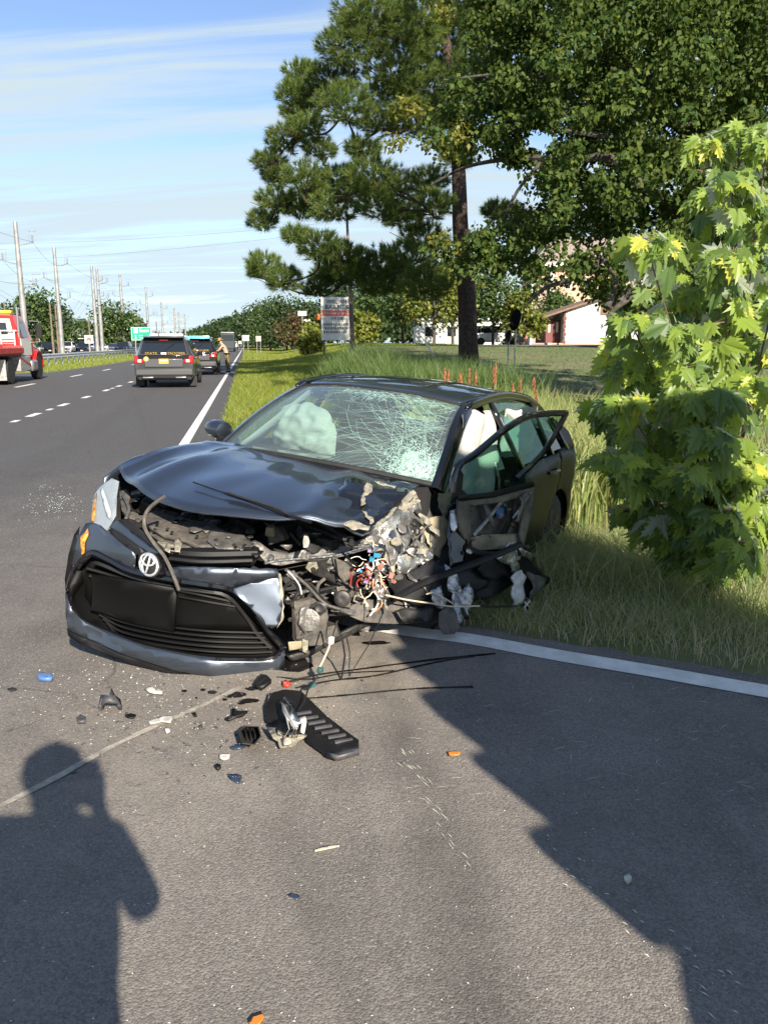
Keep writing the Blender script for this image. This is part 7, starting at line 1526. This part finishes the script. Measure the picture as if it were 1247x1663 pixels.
# buildings of the lot at the left
lp_ = PZ(165, 560, 132); lb1 = thing('dealership', 'long low pale dealership building with grey fascia behind the parked cars', 'building', (lp_.x, lp_.y, 0), (0, 0, R(14))); MB().box((0, 4, 1.45), (17, 8, 2.9)).build('wall', M('cream_wall', (.60, .58, .50), .7), lb1, smooth=False); MB().box((0, 3.9, 3.1), (17.5, 9, .9)).build('fascia', M('grey_fascia', (.16, .17, .18), .6), lb1, smooth=False)
for x_ in (-6, -3.6, -1.2, 1.2, 3.6, 6): MB().box((x_, -.03, 1.3), (1.9, .1, 1.8)).build('window', m_wglass, lb1, smooth=False)
lp_ = PZ(192, 556, 140); lb2 = thing('gabled_building', 'white gabled building with a brown edge behind the paired poles', 'building', (lp_.x, lp_.y, 0), (0, 0, R(14))); MB().prism([(-4.6, 0, 0), (4.6, 0, 0), (4.6, 0, 3.4), (0, 0, 4.6), (-4.6, 0, 3.4)], (0, 9, 0)).build('wall', m_siding, lb2, smooth=False); MB().prism([(0, -.3, 4.62), (5.2, -.3, 3.26), (5.2, -.3, 3.5), (0, -.3, 4.9)], (0, 9.6, 0)).build('roof', m_roofb, lb2, smooth=False); MB().prism([(0, -.3, 4.62), (-5.2, -.3, 3.26), (-5.2, -.3, 3.5), (0, -.3, 4.9)], (0, 9.6, 0)).build('roof', m_whitep, lb2, smooth=False)
# a bus far down the road
bs = RP(150, -3.2); t = thing('bus', 'dark coach far down the road beyond the trooper', 'bus', bs, (0, 0, HDG)); MB().box((0, 0, 1.9), (9, 2.4, 2.9)).build('body', M('bus_dark', (.03, .04, .045), .4), t, bevel=.15); MB().box((0, 0, 3.36), (9, 2.3, .08)).build('roof', m_whitep, t, bevel=.05); MB().box((-4.5, 0, 2.4), (.06, 2.0, 1.0)).build('rear_window', m_wglass, t, bevel=.02); wheels4(t, (-3, 3), 2.4, .5, .3)
for px, zc, lb_ in ((395.5, 190, 'white van small in the distance on the road'),): q = PZ(381, 560, 240); sedan(Vector((q.x, q.y, 0)), lb_, cw, HDG, 'suv', Hh=2.1, B=1.2)
# ------------------------------------------------------------------ people
def person_body(name, joints, edges, radii, zones, mats, parent, sub=2):
    """joints: name -> point; one skinned surface; zones(face centre) -> material slot"""
    names = list(joints); me = bpy.data.meshes.new(name); me.from_pydata([joints[n] for n in names], [(names.index(a), names.index(b)) for a, b in edges], [])
    o = bpy.data.objects.new(name, me); C.objects.link(o); md = o.modifiers.new('skin', 'SKIN'); md.use_smooth_shade = True
    for i, n in enumerate(names):
        r = radii[n]; r = r if isinstance(r, tuple) else (r, r); me.skin_vertices[0].data[i].radius = r; me.skin_vertices[0].data[i].use_root = (n == 'pelvis')
    s = o.modifiers.new('sub', 'SUBSURF'); s.levels = sub; s.render_levels = sub
    dg = bpy.context.evaluated_depsgraph_get(); nm = bpy.data.meshes.new_from_object(o.evaluated_get(dg)); bpy.data.objects.remove(o)
    nm.materials.clear()
    for m_ in mats: nm.materials.append(m_)
    for p in nm.polygons: p.material_index = zones(p.center); p.use_smooth = True
    return link(name, nm, parent)
def hand(j, e, r, wrist, dirv, side, nm, curl=.5):
    d = Vector(dirv).normalized(); s = Vector(side).normalized(); n = d.cross(s); w_ = Vector(wrist)
    palm = w_ + d * .075; j[nm + 'palm'] = tuple(palm); e.append((nm + 'wrist', nm + 'palm')); r[nm + 'palm'] = (.036, .018)
    for k, (o_, L) in enumerate(((-.03, .065), (-.01, .075), (.01, .072), (.03, .055))):
        a = palm + d * .02 + s * o_; b = a + d * L * .55 + n * L * .15 * curl; c = b + d * L * .35 + n * L * .5 * curl
        for t_, q in (('a', a), ('b', b), ('c', c)): j[f'{nm}f{k}{t_}'] = tuple(q); r[f'{nm}f{k}{t_}'] = .009 if t_ != 'c' else .007
        e += [(nm + 'palm', f'{nm}f{k}a'), (f'{nm}f{k}a', f'{nm}f{k}b'), (f'{nm}f{k}b', f'{nm}f{k}c')]
    a = w_ + d * .035 - s * .035; b = a + d * .035 - s * .025; 
    for t_, q in (('ta', a), ('tb', b)): j[nm + t_] = tuple(q); r[nm + t_] = .010
    e += [(nm + 'palm', nm + 'ta'), (nm + 'ta', nm + 'tb')]
m_skin = M('skin', (.48, .27, .19), .55); m_tan = M('tan_shirt', (.36, .28, .20), .8, var=.08, vscale=12); m_olive = M('olive_trousers', (.20, .16, .06), .85, var=.15, vscale=14); m_hat = M('tan_hat', (.52, .33, .12), .7); m_stripe = M('dark_stripe', (.03, .025, .02), .8)
# trooper: leaning at the car window; local +x points the way he faces
tp_ = RP(42.0, -.98); tro = thing('person', 'trooper in tan shirt and campaign hat leaning on the black police car', 'person', tp_, (0, 0, HDG + R(78)))
j = dict(pelvis=(0, 0, .96), waist=(.05, 0, 1.08), chest=(.16, 0, 1.30), neck=(.26, 0, 1.47), head=(.31, 0, 1.56), crown=(.34, 0, 1.66), hipl=(0, .10, .92), kneel=(.03, .12, .50), anklel=(-.05, .13, .10), toel=(.09, .15, .05), hipr=(0, -.10, .92), kneer=(.01, -.13, .50), ankler=(-.10, -.14, .10), toer=(.04, -.16, .05),
         shl=(.19, .19, 1.40), ell=(.36, .27, 1.16), lwrist=(.58, .20, 1.14), shr=(.19, -.19, 1.40), elr=(.34, -.28, 1.15), rwrist=(.57, -.16, 1.12))
e = [('pelvis', 'waist'), ('waist', 'chest'), ('chest', 'neck'), ('neck', 'head'), ('head', 'crown'), ('pelvis', 'hipl'), ('hipl', 'kneel'), ('kneel', 'anklel'), ('anklel', 'toel'), ('pelvis', 'hipr'), ('hipr', 'kneer'), ('kneer', 'ankler'), ('ankler', 'toer'), ('chest', 'shl'), ('shl', 'ell'), ('ell', 'lwrist'), ('chest', 'shr'), ('shr', 'elr'), ('elr', 'rwrist')]
rd = dict(pelvis=(.15, .12), waist=(.145, .11), chest=(.17, .12), neck=.06, head=(.082, .095), crown=(.07, .08), hipl=.10, kneel=.068, anklel=.052, toel=.042, hipr=.10, kneer=.068, ankler=.052, toer=.042, shl=.065, ell=.048, lwrist=.03, shr=.065, elr=.048, rwrist=.03)
hand(j, e, rd, j['lwrist'], (1, -.1, -.1), (0, 1, 0), 'l'); hand(j, e, rd, j['rwrist'], (1, .1, -.1), (0, -1, 0), 'r')
def zn(c):
    if c.z > 1.49: return 0
    if c.x > .36 and abs(c.y) > .08: return 0
    if c.z > 1.0: return 1
    if c.z < .13: return 3
    return 2
person_body('body', j, e, rd, zn, [m_skin, m_tan, m_olive, m_gloss], tro)
ht = MB().lathe([(.0, .02), (.20, .0), (.20, .012), (.10, .03), (.095, .10), (.06, .14), (.0, .135)], 20).build('hat', m_hat, tro); ht.location = (.335, 0, 1.655); ht.rotation_euler = (0, R(14), 0)
MB().lathe([(.15, -.035), (.165, -.03), (.165, .03), (.15, .035)], 16, (.015, 0, 1.0)).box((.0, -.17, .93), (.10, .06, .18)).box((.0, .17, .97), (.09, .05, .10)).build('duty_belt', m_gloss, tro)
for s in (1, -1): MB().tube([(-.01, s * .20, .88), (.0, s * .195, .5), (-.08, s * .19, .14)], .014, 5).build('trouser_stripe', m_stripe, tro)
fc_ = MB()
for s in (1, -1): fc_.box((.395, s * .032, 1.575), (.012, .022, .010))
fc_.box((.41, 0, 1.55), (.03, .022, .03), top=(.6, .5)); fc_.box((.392, 0, 1.515), (.012, .045, .008)); fc_.build('face', M('face_dark', (.25, .12, .09), .6), tro, smooth=False)
for s in (1, -1): MB().box((.31, s * .088, 1.565), (.035, .015, .05)).build('ear', m_skin, tro, bevel=.006)
# the photographer behind the camera, whose shadow falls on the road
ph_ = thing('person', 'photographer holding a phone up in both hands, throwing the shadow', 'person', (-.06, -.24, 0), (0, 0, math.pi / 2))
j = dict(pelvis=(-.06, 0, .95), waist=(-.04, 0, 1.08), chest=(-.02, 0, 1.33), neck=(.0, 0, 1.50), head=(.02, 0, 1.60), crown=(.02, 0, 1.68), hipl=(-.06, .10, .91), kneel=(-.04, .13, .50), anklel=(-.07, .15, .09), toel=(.09, .18, .045), hipr=(-.06, -.10, .91), kneer=(-.04, -.13, .50), ankler=(-.07, -.15, .09), toer=(.09, -.18, .045),
         shl=(.0, .20, 1.43), ell=(.06, .36, 1.22), lwrist=(.16, .02, 1.40), shr=(.0, -.20, 1.42), elr=(.06, -.25, 1.20), rwrist=(.16, -.10, 1.40))
rd = dict(pelvis=(.17, .13), waist=(.17, .13), chest=(.19, .13), neck=.062, head=(.09, .10), crown=(.08, .085), hipl=.11, kneel=.075, anklel=.055, toel=.045, hipr=.11, kneer=.075, ankler=.055, toer=.045, shl=.072, ell=.055, lwrist=.032, shr=.072, elr=.055, rwrist=.032)
e = [('pelvis', 'waist'), ('waist', 'chest'), ('chest', 'neck'), ('neck', 'head'), ('head', 'crown'), ('pelvis', 'hipl'), ('hipl', 'kneel'), ('kneel', 'anklel'), ('anklel', 'toel'), ('pelvis', 'hipr'), ('hipr', 'kneer'), ('kneer', 'ankler'), ('ankler', 'toer'), ('chest', 'shl'), ('shl', 'ell'), ('ell', 'lwrist'), ('chest', 'shr'), ('shr', 'elr'), ('elr', 'rwrist')]
hand(j, e, rd, j['lwrist'], (.25, -.35, 1), (0, 1, 0), 'l', .6); hand(j, e, rd, j['rwrist'], (.25, .2, 1), (0, -1, 0), 'r', .6)
m_navy = M('navy_shirt', (.02, .025, .045), .85); m_jean = M('dark_trousers', (.02, .02, .025), .85)
def zn2(c):
    if c.z > 1.515 and abs(c.y) < .14 and c.x < .2: return 0
    if c.x > .22 and c.z > 1.3: return 0
    if c.z > .98: return 1
    if c.z < .12: return 3
    return 2
person_body('body', j, e, rd, zn2, [m_skin, m_navy, m_jean, m_gloss], ph_)
MB().lathe([(.095, -.02), (.108, .03), (.10, .08), (.06, .115), (.0, .125)], 18, (.01, 0, 1.63)).build('hair', m_dark, ph_)
pho = thing('phone', 'black phone held upright by the photographer', 'phone', (0, -.03, 1.53)); MB().box((0, 0, -.02), (.072, .008, .15)).build('case', m_gloss, pho, bevel=.003)
# a tall unseen truck behind the photographer, its outline shaped to shade the turn-off
rt = thing('shadow_truck', 'tall white unseen truck beside the photographer, shaped to cast the big shadow', 'truck', (0, 0, 0), (0, 0, SUN_AZ))
prof = [(1.30, .35), (1.22, .45), (1.205, .9), (1.209, 1.15), (1.28, 1.21), (1.335, 1.25), (1.395, 1.31), (1.40, 1.43), (1.352, 1.48), (1.372, 1.67), (1.428, 1.98), (1.498, 2.25), (1.55, 2.53), (1.70, 2.75), (1.82, 3.1), (1.92, 3.5), (2.05, 3.7), (3.4, 3.7), (3.55, 3.5), (3.7, 2.4), (3.7, .45), (3.6, .35)]
MB().prism([(x, -1.0, z) for x, z in prof], (0, -4.6, 0)).build('body', m_whitep, rt, smooth=False)
MB().box((2.6, -.99, 2.2), (1.7, .02, .8)).build('windshield', m_wglass, rt); MB().box((1.20, -3.4, .8), (.03, 3.6, .12)).build('stripe', m_redp, rt); MB().box((2.6, -.97, .62), (2.3, .06, .3)).build('bumper', m_blackpl, rt, bevel=.03)
for z, q, h_ in ((1.56, .035, .10), (1.84, .03, .07), (2.10, .04, .16), (2.42, .03, .08)): MB().box((1.36 + (z - 1.5) * .19 - q * .2, -1.25, z), (.14 + q, .45, h_), rz=.12).build('shadow_edge_bump', m_alu, rt, bevel=.03)  # boxes added to roughen the edge of the truck's shadow
for s in (1.6, 3.6): MB().box((s, -.98, .95), (.3, .04, .2)).build('headlight', m_lwhite, rt, bevel=.02)
for y in (-2.0, -4.6):
    for x in (1.5, 3.5): MB().lathe([(.25, -.13), (.42, -.13), (.45, -.08), (.45, .08), (.42, .13), (.25, .13)], 20, (x, y, .45), 'X').build('wheel', m_rubber, rt)
